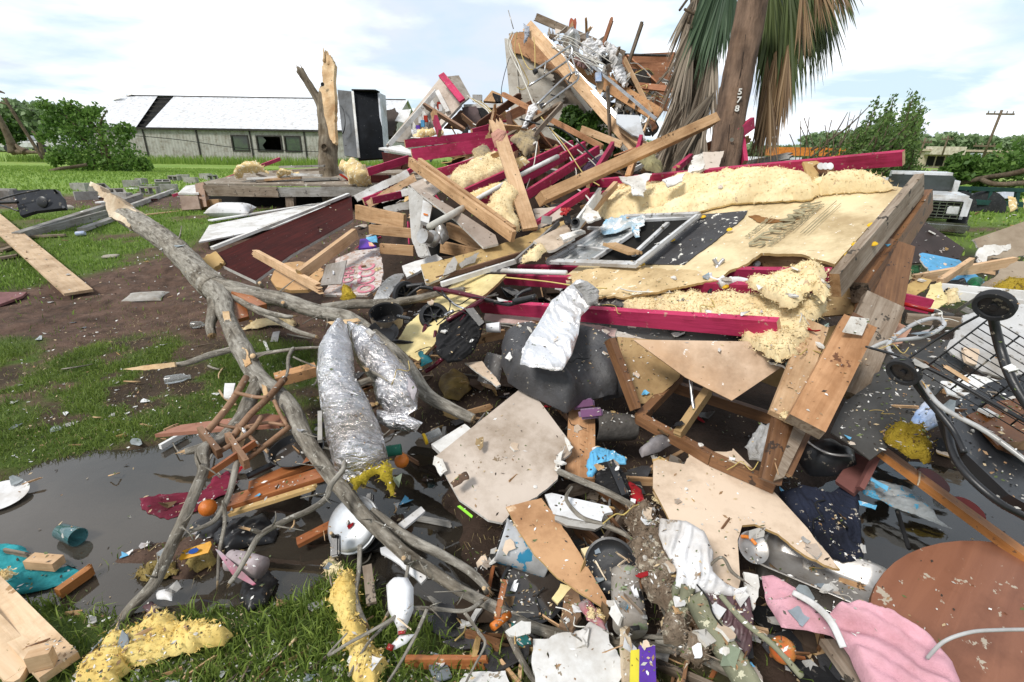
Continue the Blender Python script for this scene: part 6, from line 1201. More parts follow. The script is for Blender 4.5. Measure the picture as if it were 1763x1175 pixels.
# plasterboard sheets lower centre
S('plasterboard','beige plasterboard sheet under the upper crimson beams','plasterboard',[(705,318,5.2),(780,285,5.7),(830,262,6.0),(850,262,6.0),(800,290,5.5),(765,322,5.1),(735,345,4.9)],.012,beige,edge=gyp,rag={1:.02,4:.02})
S('grey_panelboard','grey upright panel of a broken cupboard at the heap front','panel',[(702,320,4.7),(733,345,4.4),(722,395,4.4),(738,440,4.2),(720,442,4.2),(708,410,4.4)],.03,greyp,edge=white,rag={3:.01,4:.01})
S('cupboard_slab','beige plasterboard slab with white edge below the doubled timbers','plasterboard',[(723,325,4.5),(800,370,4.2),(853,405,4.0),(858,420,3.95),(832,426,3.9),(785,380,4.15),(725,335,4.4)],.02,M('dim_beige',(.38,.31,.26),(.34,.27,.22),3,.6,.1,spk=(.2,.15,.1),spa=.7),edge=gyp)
S('cupboard_shade','near-black sheet painted as the shade inside the broken cupboard','panel',[(725,345,4.9),(830,400,4.7),(835,440,4.6),(740,440,4.8)],.02,darkin)  # near-black sheet drawn for the shade in the cupboard hollow
S('white_box','narrow white box in the hollow of the broken cupboard','box',[(728,345,4.4),(745,350,4.4),(738,385,4.3),(724,380,4.3)],.05,whiteclean); S('orange_print','small orange print on the narrow white box','label',[(729,367,4.33),(737,369,4.33),(736,372,4.32),(729,370,4.32)],.001,orange)
lathe('round_tin','dented silver duct collar in the hollow of the broken cupboard','duct',[(.05,0),(.07,.0),(.07,.03),(.05,.05),(.06,.14)],W(746,412,4.1),(-.5,-.8,.3),steel,seg=24); Lm('crushed_tin','crushed grey tin behind the duct collar','tin',[(750,392,4.3),(768,390,4.3),(774,410,4.2),(762,422,4.2),(748,415,4.2)],.07,steel,s=.02,lump=.9,ns=14)
S('long_fascia','long torn yellow-brown fascia board in front of the heap','fascia',[(724,456,3.7),(790,440,3.85),(880,415,4.1),(955,385,4.4),(985,376,4.5),(960,402,4.25),(880,442,3.95),(800,462,3.75),(738,488,3.6),(733,487,3.6)],.02,M('fascia_ochre',(.56,.40,.19),(.47,.32,.13),4,.75,.2,spk=(.3,.2,.1),spa=.68,objvar=0),edge=gyp,rag={0:.015,1:.02,2:.02})
S('grey_patch','torn grey paper patch on the long fascia board','paper',[(770,455,3.7),(782,442,3.75),(788,452,3.72),(785,465,3.68),(762,475,3.65)],.004,greyp,rag=.01); S('grey_patch','second torn grey patch on the long fascia board','paper',[(790,455,3.74),(800,445,3.78),(825,435,3.85),(818,452,3.8),(795,462,3.74)],.004,greyp,rag=.01)
B('rusty_rail','dark rusty rail under the long fascia board','rail',(750,480,3.65),(895,438,4.0),.03,.03,M('rust_rail',(.20,.11,.07))); B('white_rail','white trim rail below the rusty rail','trim',(760,490,3.6),(900,446,3.95),.035,.03,white); B('dark_strip','dark strip leaning at the right end of the fascia','strip',(888,450,3.9),(962,384,4.3),.04,.02,M('grey_strip',(.3,.29,.28)))
S('white_sheet','white sheet lying in front of the fascia left end','panel',[(692,458,4.3),(752,438,4.5),(762,446,4.4),(700,478,4.1)],.02,white,rag=.01)
S('taupe_board','taupe plasterboard behind the lower crimson beam','plasterboard',[(918,360,4.6),(965,355,4.7),(970,372,4.5),(925,395,4.4)],.012,beige,edge=gyp,rag=.015); S('taupe_board','pale tan board left of the window frame','board',[(918,415,4.0),(975,385,4.2),(990,410,4.0),(955,430,3.8),(945,432,3.8)],.02,M('pale_tan_board',(.66,.54,.42)),edge=gyp,rag=.008)
S('crumpled_white','torn white plasterboard paper above the duct ring','plasterboard scrap',[(1002,375,3.9),(1012,352,4.0),(1018,362,4.0),(1030,365,3.9),(1035,375,3.85),(1012,382,3.8)],.015,gyp,rag=.02); S('broken_tile','broken white tile under the duct ring','tile',[(963,405,3.85),(1000,395,3.85),(1008,398,3.8),(970,414,3.75)],.02,gyp,rag=.006)
lathe('duct_ring','black duct ring beside the red flowers left of the window frame','ring',[(.022,0),(.035,.005),(.035,.05),(.022,.05),(.022,0)],W(990,386,3.75),(-.1,-.9,.4),blackp,seg=24)
v=T('flowers','small red artificial flowers in the heap left of the window','flowers',W(975,370,4.0))
for k in range(8): lathe('bloom',None,None,[(0,0),(.014,.006),(.018,.016),(.008,.022),(0,.018)],W(968+rs.uniform(0,12),362+rs.uniform(0,10),3.95),(rs.uniform(-1,1),-1,1),redp,seg=8,p=v)
Lm('stem_clump',None,None,[(966,368,3.97),(980,366,3.97),(984,385,3.9),(974,388,3.9)],.03,blackm,s=.015,p=v)
Lm('insulation_scrap','dirty fibreglass block under the pale tan board','insulation',[(895,450,3.8),(920,432,3.9),(935,425,3.9),(942,432,3.85),(920,450,3.75),(898,455,3.7)],.05,insw,s=.02,rag=.02)
B('metal_box','small grey metal socket box on the lower crimson beam','socket box',(932,378,4.2),(950,380,4.2),.06,.05,steel)
# small drywall by the pole
S('plasterboard','small beige plasterboard piece leaning on the foot of the utility pole','plasterboard',[(1210,262,4.3),(1247,260,4.3),(1238,290,4.2),(1213,292,4.2)],.013,beige,edge=gyp,rag=.015); S('plasterboard_scrap','crumpled white plasterboard left of the pole foot','plasterboard scrap',[(1195,268,4.35),(1212,262,4.3),(1211,290,4.2),(1180,300,4.2)],.03,gyp,rag=.03)
# laths at left of heap
for i,(a,b_,d,c,e,f,m) in enumerate(((608,342,5.6,700,298,6.0,white),(630,352,5.4,712,305,5.9,pale),(650,345,5.5,720,325,5.6,white),(660,362,5.2,705,352,5.3,greyp))):
    S('torn_lath','torn pale lath leaning at the left flank of the heap','lath',[(a,b_-5,d),(c,e-6,f),(c+6,e+6,f),(a+8,b_+5,d)],.02,m,rag=.015,grp='torn pale laths at the left flank of the heap')
# ------------------------------------------------ left yard
S('mahogany_panel','large dark mahogany table top panel leaning on edge near the fallen trunk','panel',[(372,437,4.9),(605,336,6.2),(608,378,6.0),(500,440,5.1),(440,484,4.55),(385,458,4.7)],.035,mahog,edge=white)
v=B('panel_edge','white-edged board lying along the top of the mahogany panel','board',(365,428,4.9),(600,335,6.3),.03,.05,white)
B('broken_board','broken yellow-brown corner of the mahogany panel','board',(360,440,4.8),(378,462,4.7),.14,.05,osb,up=(1,0,0),jag=(.05,.05))
S('white_board','large white beadboard sheet lying on the grass beyond the mahogany panel','board',[(342,417,-.06),(360,388,-.10),(560,348,-.12),(570,352,-.12),(470,392,-.1)],.02,white,edge=white)
B('white_board','narrow white strip beyond the beadboard sheet','board',(362,380,-.08),(555,350,-.1),.02,.12,white)
# pillows
def pillow(name,lab,px,py,sx,sy,rz,m,h=.1):
    c=W(px,py,0); n=22; V=[];F=[]
    for s in (1,-1):
        b=len(V)
        for i in range(n+1):
            for j in range(n+1):
                u=i/n*2-1; v=j/n*2-1; q=(1-u**4)*(1-v**4); px_=u*(1-.10*(1-abs(v))**1.5*0-.12*(1-v*v)*abs(u)); py_=v*(1-.12*(1-u*u)*abs(v)); V.append((px_*sx,py_*sy,s*h*max(q,0)**.55))
        for i in range(n):
            for j in range(n):
                a=b+i*(n+1)+j; f=(a,a+n+1,a+n+2,a+1); F.append(f if s>0 else f[::-1])
    A=np.array(V); A[:,2]+=.012*fbm(A*9,3,4)*(np.abs(A[:,2])/h); 
    return mesh_obj(name,A,F,m,None,True,Matrix.Translation(c+Vector((0,0,h*.8)))@Matrix.Rotation(R(rz),4,'Z')@Matrix.Rotation(R(6),4,'X'),lab=lab,cat='pillow')
pillow('pillow','plump white pillow on the grass before the deck',399,372,.36,.24,10,whitec,.12); pillow('pillow','flat soiled grey-white pillow lying on the bare earth',251,516,.20,.13,14,M('soiled_pillow',(.56,.55,.52),(.4,.38,.35),6,.85,.3,spk=(.3,.22,.16),spa=.66),.035)
# garden cart
gc=T('cart_tub','overturned black garden cart tub with its handle at the left edge','garden cart',W(65,372,0))
S('tub_side',None,None,[(22,328,7.5),(95,326,7.4),(108,340,7.3),(112,358,7.2),(60,364,7.2),(35,372,7.2)],.05,M('dusty_black_tub',(.03,.033,.04),(.02,.022,.027),5,.5,.1,spk=(.14,.13,.11),spa=.68,sps=8,spec=.1),p=gc); S('tub_face',None,None,[(95,326,7.4),(104,330,7.6),(112,348,7.5),(112,358,7.2),(106,340,7.3)],.03,blackp,p=gc)
lathe('drain_boss',None,None,[(0,.01),(.06,.01),(.08,0),(.08,-.02)],W(72,348,7.2),(0,-1,.2),blackp,seg=18,p=gc)
U('handle',None,None,[(-20,350,7.2),(10,349,7.2),(30,348,7.2)],blackp,wd=6,p=gc); U('strut',None,None,[(-5,345,7.2),(30,335,7.2),(68,327,7.2)],blackp,wd=3,p=gc); U('strut',None,None,[(-5,352,7.2),(15,358,7.1),(32,364,7.1)],blackp,wd=3,p=gc)
# planks left
B('grey_beam','long grey weathered beam from the left edge to the fallen trunk, upper','beam',(30,406,-.10),(240,338,-.12),.09,.12,greyw); B('grey_beam','grey weathered beam just under the upper one','beam',(50,405,-.05),(185,368,-.08),.12,.05,greyw); B('grey_beam','grey beam continuing right behind the fallen trunk','beam',(222,357,-.06),(300,328,-.06),.08,.08,greyw); B('grey_beam','lower short grey beam stack beside the concrete lump','beam',(140,396,-.05),(200,375,-.06),.05,.12,greyw); B('grey_beam','thin dark slat on the grass at far left','beam',(44,408,-.03),(112,405,-.03),.03,.06,oldw); B('grey_beam','pale upper grey beam behind the broken trunk tip','beam',(180,352,-.1),(242,335,-.1),.06,.1,greyw)
B('plank','wide pale plank lying flat from the left edge onto the bare earth','plank',(-40,352,-.16),(136,504,-.05),.25,.03,paled,up='flat')
for i,(a,b_,c,e) in enumerate(((0,432,40,420),(0,445,30,440))): B('slat','dark weathered slat at the far left edge','slat',(a,b_,-.03),(c,e,-.03),.03,.1,oldw,grp='dark slats at the far left edge')
S('red_board','dull red board corner lying at the left edge','board',[(-30,503,-.03),(46,503,-.03),(38,510,-.03),(0,524,-.03),(-30,530,-.03)],.025,M('dull_red_board',(.26,.12,.12),(.2,.09,.09),3,.8,.2))
def rock(name,lab,px,py,s,m,sq=.45,grp=None,cat_='stone'):
    bm=bmesh.new(); bmesh.ops.create_icosphere(bm,subdivisions=3,radius=1); A=np.array([tuple(v.co) for v in bm.verts]); o=random.random()*90; k=1+.35*fbm(A*1.3+o,3,2)
    for v,kk in zip(bm.verts,k): v.co=Vector((v.co.x*s*kk,v.co.y*s*.7*kk,v.co.z*s*sq*kk))
    return bm_obj(name,bm,m,True,Matrix.Translation(W(px,py,0)+Vector((0,0,s*sq*.5)))@Matrix.Rotation(random.random()*6,4,'Z'),lab=lab,cat=cat_,grp=grp)
rock('stone','flat buff stone lying on the green turf',193,444,.10,stone,.3); rock('concrete_lump','white broken concrete lump at the end of the short grey beams',148,398,.10,concrete,.6)
rock('stone','pale stone beside the cart tub',116,362,.10,stone,.6)
lathe('tin_can','crushed white and blue drink can by the concrete lump','can',[(0,0),(.03,0),(.033,.01),(.033,.10),(.027,.12),(0,.12)],W(131,403,-.04),(1,.2,.1),M('white_blue_can',(.75,.75,.78),(.1,.25,.6),9,.3,.2,objvar=0),seg=18,dent=.1)
# concrete blocks
def block(lab,px,py,rz,grp,tilt=0):
    bm=bmesh.new(); L_,W_,H_=.39,.19,.19
    for s in (-1,1): box(bm,(0,s*(W_/2-.015),0),(L_,.03,H_))
    for s in (-1,0,1): box(bm,(s*(L_/2-.015),0,0),(.03,W_-.06,H_-.004))
    return bm_obj('concrete_block',bm,concrete,Mx=Matrix.Translation(W(px,py,0)+Vector((0,0,.09)))@Matrix.Rotation(R(rz),4,'Z')@Matrix.Rotation(R(tilt),4,'X'),lab=lab,cat='concrete block',grp=grp)
b0=block('grey concrete block lying on the bare strip beyond the turf',228,322,20,'concrete blocks scattered on the bare strip')
for a,b_,rz,tl2 in ((245,318,-30,0),(192,340,10,90),(200,342,50,30),(140,328,0,0),(172,332,80,40),(282,322,30,20),(302,312,-10,90),(316,310,15,0),(355,308,0,0),(365,312,60,70),(210,348,0,0),(150,345,45,0),(260,335,10,90),(12,340,0,0),(0,345,30,0),(330,316,0,0),(292,330,20,0)):
    q=W(a,b_,0)+Vector((0,0,.09)); copyt(b0,Matrix.Translation(q)@Matrix.Rotation(R(rz),4,'Z')@Matrix.Rotation(R(tl2),4,'X'))
for i in range(26):
    a=rs.uniform(120,345); b_=rs.uniform(318,352); ang=rs.uniform(-12,12); B('bare_strip_board','small weathered board scrap on the bare strip','board',(a,b_,-.03),(a+rs.uniform(12,40),b_+rs.uniform(-4,3),-.04),.03,rs.uniform(.05,.15),rs.choice([oldw,greyw,white,mahog]),grp='board scraps on the bare strip')
# ------------------------------------------------ fallen tree across the foreground
fl=T('fallen_branch_tree','long grey fallen tree trunk with forking bare limbs sprawling over the puddle and debris','fallen tree',W(395,560,3.1))
def br(pts,seg=12,end=splint,ends=(0,1),endl=.06,nz=.16,nm='branch',nf=9,n=7):
    pts=[(q[0],q[1],q[2],q[3]*(.70 if q[3]>15 else .8)) for q in pts]; return U(nm,None,None,pts,bark,seg=seg,n=n,nz=nz,nf=nf,end=end,ends=ends,endl=endl,p=fl)
br([(215,372,5.0,44),(245,388,4.8,50),(290,418,4.45,52),(325,452,4.15,56),(350,478,3.95,62),(372,498,3.8,66)],20,nm='trunk',ends=(0,0),n=8,nz=.10)
S('splintered_end',None,None,[(222,385,4.85),(190,372,4.95),(182,355,5.0),(175,340,5.05),(150,318,5.15),(152,311,5.15),(165,317,5.1),(178,330,5.05),(200,338,5.0),(215,352,4.9),(232,362,4.85),(240,385,4.8)],.10,splintw,rag={1:.02,2:.03,3:.03,4:.01,6:.03,7:.03,8:.02},s=.03,warp=.05,p=fl,xdir=(150,318,225,380))
S('splintered_end',None,None,[(185,362,4.85),(200,366,4.85),(228,380,4.75),(222,392,4.7),(205,380,4.8),(188,374,4.85)],.06,splintw,rag=.015,p=fl)
br([(365,492,3.82,50),(400,500,3.75,44),(440,510,3.7,42),(480,515,3.65,38),(520,528,3.55,36),(555,538,3.45,34),(600,548,3.3,34),(650,585,3.05,38),(700,630,2.9,38),(735,680,2.75,36),(780,705,2.65,30),(815,722,2.6,26)],16,endl=.03)
br([(555,532,3.45,24),(600,525,3.5,24),(650,523,3.5,22),(700,518,3.5,20),(760,505,3.5,16),(800,498,3.55,10)],12)
br([(360,490,3.85,58),(383,515,3.65,44),(390,545,3.45,38),(405,580,3.2,42),(425,615,3.0,46),(440,645,2.9,44),(470,672,2.78,42),(500,700,2.66,42),(520,745,2.5,40),(545,785,2.35,38),(580,830,2.2,38),(620,880,2.08,36),(665,925,1.98,34),(705,960,1.92,34),(745,985,1.87,30),(790,1015,1.82,28),(850,1045,1.78,28),(905,1075,1.74,27),(960,1092,1.7,28),(1030,1103,1.68,26),(1110,1112,1.64,24),(1170,1120,1.62,20)],18)
br([(364,500,3.8,30),(368,530,3.6,26),(362,560,3.45,24),(365,578,3.4,22)],10,endl=.05)
br([(447,655,2.85,36),(430,690,2.7,34),(415,722,2.58,34),(385,755,2.45,32),(350,778,2.3,34),(350,810,2.2,26),(335,850,2.1,26),(318,890,2.03,26),(300,930,1.97,25),(280,975,1.93,27),(262,1010,1.9,27),(228,1045,1.86,26),(190,1090,1.82,24),(150,1130,1.78,22),(105,1160,1.72,18),(70,1185,1.7,12)],16)
br([(372,760,2.4,24),(345,772,2.32,22),(318,778,2.28,14)],10,endl=.05)
br([(422,730,2.5,14),(412,780,2.35,13),(405,810,2.25,14),(395,850,2.15,12),(375,890,2.08,11),(355,905,2.05,9),(330,915,2.02,8),(318,925,2.0,6)],10)
S('bare_patch',None,None,[(419,728,2.47),(425,730,2.47),(420,765,2.38),(408,790,2.3),(402,788,2.3),(412,760,2.38)],.012,splint,rag=.004,p=fl)
br([(385,862,2.12,9),(387,900,2.06,8),(378,950,2.0,8),(375,1000,1.96,6)],8)
br([(395,505,3.75,16),(430,528,3.5,14),(470,548,3.35,12),(510,570,3.2,10),(545,580,3.1,8)],8)
br([(420,520,3.6,12),(450,535,3.4,12),(490,545,3.3,10),(505,545,3.3,6)],8)
br([(400,602,3.1,14),(360,612,3.05,14),(320,626,3.0,12),(280,630,3.0,10),(245,632,3.0,5)],8,nz=.2); S('bare_patch',None,None,[(210,636,3.0),(245,630,2.98),(300,624,2.95),(302,632,2.95),(250,638,2.98)],.012,splint,rag=.004,p=fl)
br([(438,612,3.0,10),(480,605,3.0,8),(520,600,3.05,7),(555,598,3.05,5)],8)
br([(505,600,3.0,8),(497,615,2.9,8),(495,640,2.8,7),(488,660,2.75,4)],8); br([(505,615,2.92,5),(520,622,2.9,4),(545,632,2.85,3)],6)
for (pts) in ([(383,536,3.38),(394,536,3.37),(402,572,3.18),(395,578,3.18),(387,560,3.25)],[(417,598,2.98),(425,602,2.97),(432,625,2.88),(422,632,2.88),(417,615,2.92)],[(560,555,3.18),(615,548,3.1),(620,553,3.1),(575,562,3.15)],[(450,600+62,2.72),(458,665,2.7),(463,690,2.62),(455,688,2.64)]):
    S('bare_patch',None,None,pts,.01,splint,rag=.006,p=fl)
for a,b_,d,w_ in ((492,528,3.5,11),(452,494,3.65,9),(600,560,3.2,8),(440,620,2.95,14),(575,925,2.0,9),(700,968,1.86,13),(838,1020,1.75,12)): br([(a,b_,d,w_),(a-5,b_-7,d-.06,w_*.8)],8,endl=.01,n=2)
# light debarked branches
br([(580,672,2.45,11),(600,668,2.45,14),(635,655,2.5,16),(650,655,2.5,16)],10,endl=.03); br([(650,658,2.5,15),(640,645,2.45,12),(632,637,2.4,9)],8)
br([(583,675,2.45,14),(592,700,2.35,10),(602,730,2.25,9),(600,770,2.15,9),(592,800,2.08,10),(590,810,2.05,12),(570,835,2.0,12),(560,860,1.96,12),(530,880,1.92,13),(495,895,1.88,13),(450,920,1.82,12),(430,950,1.78,11),(410,985,1.74,10),(395,1005,1.72,9)],10,endl=.02)
br([(448,918,1.82,10),(438,914,1.81,9),(430,912,1.8,7)],8)
br([(640,640,2.42,6),(655,648,2.4,6),(665,655,2.38,4)],6,end=splintw,endl=.04)
br([(740,720,2.6,0.1),(741,721,2.6,.1)],4) if 0 else None
# right side limbs
br([(600,1165,1.55,6),(640,1100,1.62,7),(700,1052,1.68,8),(740,1048,1.68,9),(800,1052,1.68,8),(830,1035,1.74,10)],8); br([(735,1050,1.66,8),(715,1095,1.6,8),(690,1140,1.56,7),(668,1175,1.52,6)],8); br([(800,1055,1.66,8),(825,1090,1.6,7),(835,1110,1.58,6),(815,1150,1.54,5),(800,1180,1.52,5)],8); br([(598,1090,1.62,3),(565,1128,1.6,7),(600,1108,1.6,8),(660,1075,1.62,8),(690,1055,1.64,8)],8)
br([(865,1065,1.74,16),(880,1100,1.68,15),(900,1140,1.62,14),(925,1175,1.58,13),(960,1182,1.56,10)],10); br([(725,968,1.9,26),(780,945,1.98,24),(790,955,1.96,22),(850,1000,1.86,16),(850,1040,1.8,8)],10) if 0 else br([(640,880,2.1,20),(700,925,2.02,26),(760,955,1.96,24),(810,985,1.9,20),(840,1015,1.84,14)],12)
br([(620,940,1.98,12),(618,985,1.9,11),(612,1020,1.84,12),(618,1050,1.78,12),(630,1075,1.74,10)],10); br([(705,958,1.9,8),(700,990,1.82,8),(690,1020,1.76,9),(665,1062,1.7,8)],8)
br([(1130,1100,1.62,22),(1170,1110,1.58,26),(1215,1135,1.54,28),(1270,1165,1.5,28),(1300,1185,1.48,26)],12,ends=(0,0)); br([(1100,1095,1.62,9),(1140,1098,1.6,10),(1178,1098,1.58,9)],8)
for (pts) in ([(1140,1085,1.6,6),(1160,1050,1.62,5),(1200,1000,1.64,6),(1240,960,1.66,7),(1260,985,1.62,8),(1280,1000,1.62,4)],[(1130,945,1.75,6),(1128,980,1.72,6),(1130,1020,1.7,6),(1145,1060,1.66,6),(1155,1085,1.62,5)],[(985,838,2.05,5),(975,860,2.0,9),(1000,890,1.95,11),(1040,905,1.9,13),(1075,920,1.88,12),(1100,940,1.85,8)]):
    br(pts,8)
br([(962,812,2.2,14),(1000,828,2.12,15),(1040,845,2.06,16),(1090,872,1.98,17)],10,nz=.05)
for i,pts in enumerate(([(1185,1010,1.6,24),(1175,1050,1.58,20),(1160,1100,1.56,16)],[(1165,1010,1.62,16),(1155,1060,1.6,13)],[(1195,1025,1.56,36),(1225,1080,1.52,42),(1270,1150,1.46,46),(1300,1200,1.43,48)],[(1240,1025,1.56,9),(1280,1070,1.52,10),(1330,1110,1.5,10),(1380,1165,1.46,11)])):
    U('stem',['greenish grey stem tied under the muddy white cloth','thinner stem beside the greenish grey stem','thick greenish branch with a split end under the muddy white cloth','slim dark twig crossing the plum satin cloth'][i],'branch',pts,M('green_grey_bark',(.30,.30,.20),(.16,.17,.12),10,.85,.4,'bark2',spk=(.5,.48,.35),spa=.64,bs=30),seg=14,nz=.08,n=6,end=splint,ends=(0,1) if i==2 else (0,0),endl=.05)
S('split_stick','pale split stick standing at the bottom edge of the debris','stick',[(1072,1085,1.55),(1082,1080,1.55),(1088,1110,1.54),(1090,1180,1.5),(1075,1180,1.5),(1071,1120,1.52)],.02,splintw,rag=.004)
# small loose twigs
for i in range(60):
    a=rs.uniform(150,1250); b_=rs.uniform(560,1170)
    if b_<700 and a>900: continue
    L_=rs.uniform(15,60); an=rs.uniform(0,3.14); P=[(a,b_,-.02),(a+L_*.5*math.cos(an)+rs.uniform(-5,5),b_+L_*.35*math.sin(an),-.035),(a+L_*math.cos(an),b_+L_*.6*math.sin(an),-.02)]
    U('twig','loose thin twig lying in the wet debris','twig',P,bark if i%3 else splint,seg=5,n=3,wd=rs.uniform(2,4.5),nz=.2,grp='loose twigs lying in the wet debris')
# ------------------------------------------------ silver duct sleeves
Lm('foil_duct','left silver foil duct sleeve hanging over the fallen limb with yellow filling at its end','insulated duct',[(583,560,2.75),(597,560,2.75),(607,600,2.65),(612,650,2.55),(640,700,2.4),(660,750,2.28),(668,790,2.2),(640,815,2.15),(600,830,2.1),(578,815,2.15),(562,760,2.25),(552,700,2.4),(545,650,2.5),(548,610,2.62),(562,585,2.7)],.13,foil,s=.012,rag=.004,edge=.16,lump=.22,ns=5,fold=.014,fs=12,fang=15)
Lm('foil_duct','right silver foil duct sleeve sagging over the curved limb','insulated duct',[(597,558,2.85),(640,575,2.8),(672,605,2.72),(705,640,2.6),(722,670,2.5),(718,705,2.4),(700,715,2.38),(668,712,2.4),(648,690,2.45),(640,660,2.55),(612,620,2.65)],.12,foil,s=.012,rag=.004,edge=.14,lump=.3,ns=5,fold=.016,fs=13,fang=50)
Lm('duct_liner','crinkled clear liner torn open along the right duct sleeve','liner',[(652,598,2.62),(690,635,2.5),(718,670,2.4),(712,690,2.38),(690,665,2.44),(665,625,2.55)],.015,M('crinkled_liner',(.50,.46,.48),(.3,.26,.28),14,.2,.9,bs=34,dist=.02,spec=.8),s=.012,fold=.01,fs=22,fang=130)
Lm('foil_scrap','crumpled silver foil end in the puddle below the right duct','foil',[(650,705,2.45),(700,710,2.4),(728,728,2.35),(715,745,2.35),(672,740,2.4),(648,725,2.45)],.05,foil,s=.012,lump=.9,ns=14,rag=.01)
Lm('duct_filling','mustard fibreglass bursting from the left duct end','insulation',[(600,825,2.1),(635,808,2.12),(665,795,2.15),(676,812,2.12),(682,850,2.05),(672,855,2.05),(655,818,2.1),(630,835,2.08),(612,845,2.08)],.04,M('bright_wet_fibre',(.72,.56,.05),(.45,.34,.03),14,.8,1.0,bs=60,dist=.02),s=.012,rag=.02,lump=.7,ns=12,fine=.01)
# ------------------------------------------------ rollator walker
rl=T('rollator','overturned maroon rollator walker with black seat and four small wheels','rollator',W(740,640,3.3))
def wheel2(px,py,d,ax,Rr=.10,wdt=.032):
    c=W(px,py,d); wheel(c,ax,Rr,wdt,rl,6)
wheel2(697,508,3.55,(.75,-.65,.1)); wheel2(747,545,3.35,(.15,-.72,.68))
def ft(P,wd,m=rollred,nm='frame_tube',**k): return U(nm,None,None,P,m,seg=10,n=4,wd=wd,p=rl,**k)
ft([(748,497,3.5),(790,505,3.4),(835,516,3.3),(852,522,3.25)],9); ft([(832,516,3.28),(810,530,3.2),(782,545,3.15),(770,552,3.15)],8); ft([(803,535,3.2),(792,560,3.15),(785,580,3.15)],7); ft([(733,560,3.3),(727,580,3.25),(717,598,3.2)],7); ft([(712,597,3.2),(738,598,3.15),(760,596,3.1)],7); ft([(750,570,3.2),(746,600,3.15)],6); ft([(732,640,3.1),(745,632,3.1),(762,618,3.05)],8); ft([(760,505,3.45),(775,480,3.5),(790,470,3.5)],7) if 0 else None
ft([(722,495,3.5),(735,495,3.5),(752,500,3.5)],7,blackp,'hand_grip'); ft([(836,516,3.28),(870,524,3.2),(885,522,3.15),(890,510,3.15)],7,blackp,'brake_lever'); ft([(885,520,3.15),(905,516,3.1),(922,512,3.05)],12,blackp,'hand_grip'); ft([(888,512,3.2),(900,503,3.2),(915,498,3.2)],7,blackp,'brake_lever'); ft([(673,588,3.25),(690,590,3.2),(712,593,3.18)],9,blackp,'hand_grip'); ft([(700,494,3.5),(712,492,3.5),(730,490,3.5)],7,blackp,'fork'); ft([(700,512,3.52),(715,500,3.5),(728,492,3.5)],6,blackp,'fork')
for P in ([(750,500,3.48),(770,515,3.35),(790,525,3.3),(815,512,3.25),(850,520,3.2)],[(760,500,3.45),(775,522,3.3),(768,545,3.2),(752,560,3.2)],[(770,545,3.2),(790,535,3.1),(810,545,3.1)]): ft(P,2,wireb,'brake_cable')
ft([(762,505,3.45),(783,525,3.3),(800,532,3.25)],4,alu,'cross_strut'); ft([(765,545,3.25),(780,536,3.2)],7,alu,'axle'); ft([(705,598,3.2),(728,606,3.15),(740,612,3.1)],4,alu,'cross_strut')
Lm('seat_bag',None,None,[(757,560,3.2),(775,545,3.2),(805,535,3.2),(832,555,3.15),(828,580,3.1),(812,610,3.05),(795,622,3.0),(770,625,3.0),(752,610,3.05),(750,580,3.1)],.06,blackm,s=.02,lump=.4,ns=6,fold=.02,fs=7,p=rl)
S('seat',None,None,[(800,532,3.15),(815,530,3.15),(834,555,3.1),(825,562,3.1)],.03,blackp,p=rl)
# yellow board under rollator
S('yellow_board','pale yellow board lying under the rollator','board',[(800,472,3.9),(872,473,3.75),(838,505,3.5),(800,530,3.4),(775,560,3.25),(760,580,3.2),(720,622,3.0),(702,612,3.05),(680,595,3.15),(700,560,3.4),(755,510,3.65)],.02,yfoam,edge=pine,rag=.006)
# saucepan & pan by the log
v=lathe('saucepan','beige saucepan with dark inside beside the yellow board','saucepan',[(.0,.0),(.075,.0),(.095,.02),(.105,.11),(.108,.115),(.098,.11),(.088,.02),(0,.012)],W(668,562,3.2),(.05,-.35,1),None,mats=[M('beige_enamel',(.48,.40,.32),(.42,.34,.27),5,.35,.05,spec=.5),blackm],fmi=[0,0,0,0,1,1,1])
U('handle',None,None,[(685,545,3.1),(695,547,3.05),(708,550,3.0)],blackp,wd=7,p=v)
lathe('frying_pan','small black pan under the foil duct next to the saucepan','pan',[(0,0),(.07,0),(.095,.035),(.09,.035),(.066,.006),(0,.006)],W(660,578,3.05),(.1,-.5,.9),blackp)
# ------------------------------------------------ beige wallboards in front
S('wallboard','big beige wallboard piece half sunk in the puddle at the centre','plasterboard',[(906,662,2.75),(983,762,2.38),(985,778,2.33),(968,790,2.3),(960,825,2.2),(925,855,2.15),(890,872,2.1),(865,900,2.05),(840,895,2.05),(790,860,2.15),(765,815,2.25),(748,795,2.3),(750,785,2.35)],.014,beige,edge=gyp,rag={2:.012,3:.014,4:.012,5:.01,6:.01,10:.01,11:.01},s=.08,warp=.006)
S('torn_paper','torn paper curl on the right edge of the centre wallboard','paper',[(972,752,2.35),(980,760,2.34),(987,770,2.3),(980,778,2.3),(975,765,2.33)],.006,gyp,rag=.006); S('torn_paper','torn white core on the right edge of the centre wallboard','paper',[(975,762,2.335),(970,775,2.32),(958,785,2.3),(955,810,2.22),(965,812,2.22),(966,790,2.29)],.004,gyp,rag=.01)
S('torn_paper','grey peeled paper at the left corner of the centre wallboard','paper',[(748,785,2.3),(762,790,2.27),(770,810,2.24),(758,820,2.22),(745,800,2.28)],.006,gyp,rag=.008)
Lm('mud_smear','brown mud patch on the centre wallboard','mud',[(775,832,2.13),(795,815,2.18),(803,812,2.18),(808,825,2.15),(795,832,2.13),(780,840,2.11)],.008,dirtm,s=.01,rag=.01)
S('paint_chip','hole with pale rim in the centre wallboard','hole',[(820,755,2.37),(832,752,2.37),(832,768,2.33),(826,776,2.31),(818,765,2.35)],.002,M('hole_rim',(.35,.25,.13)),rag=.006)
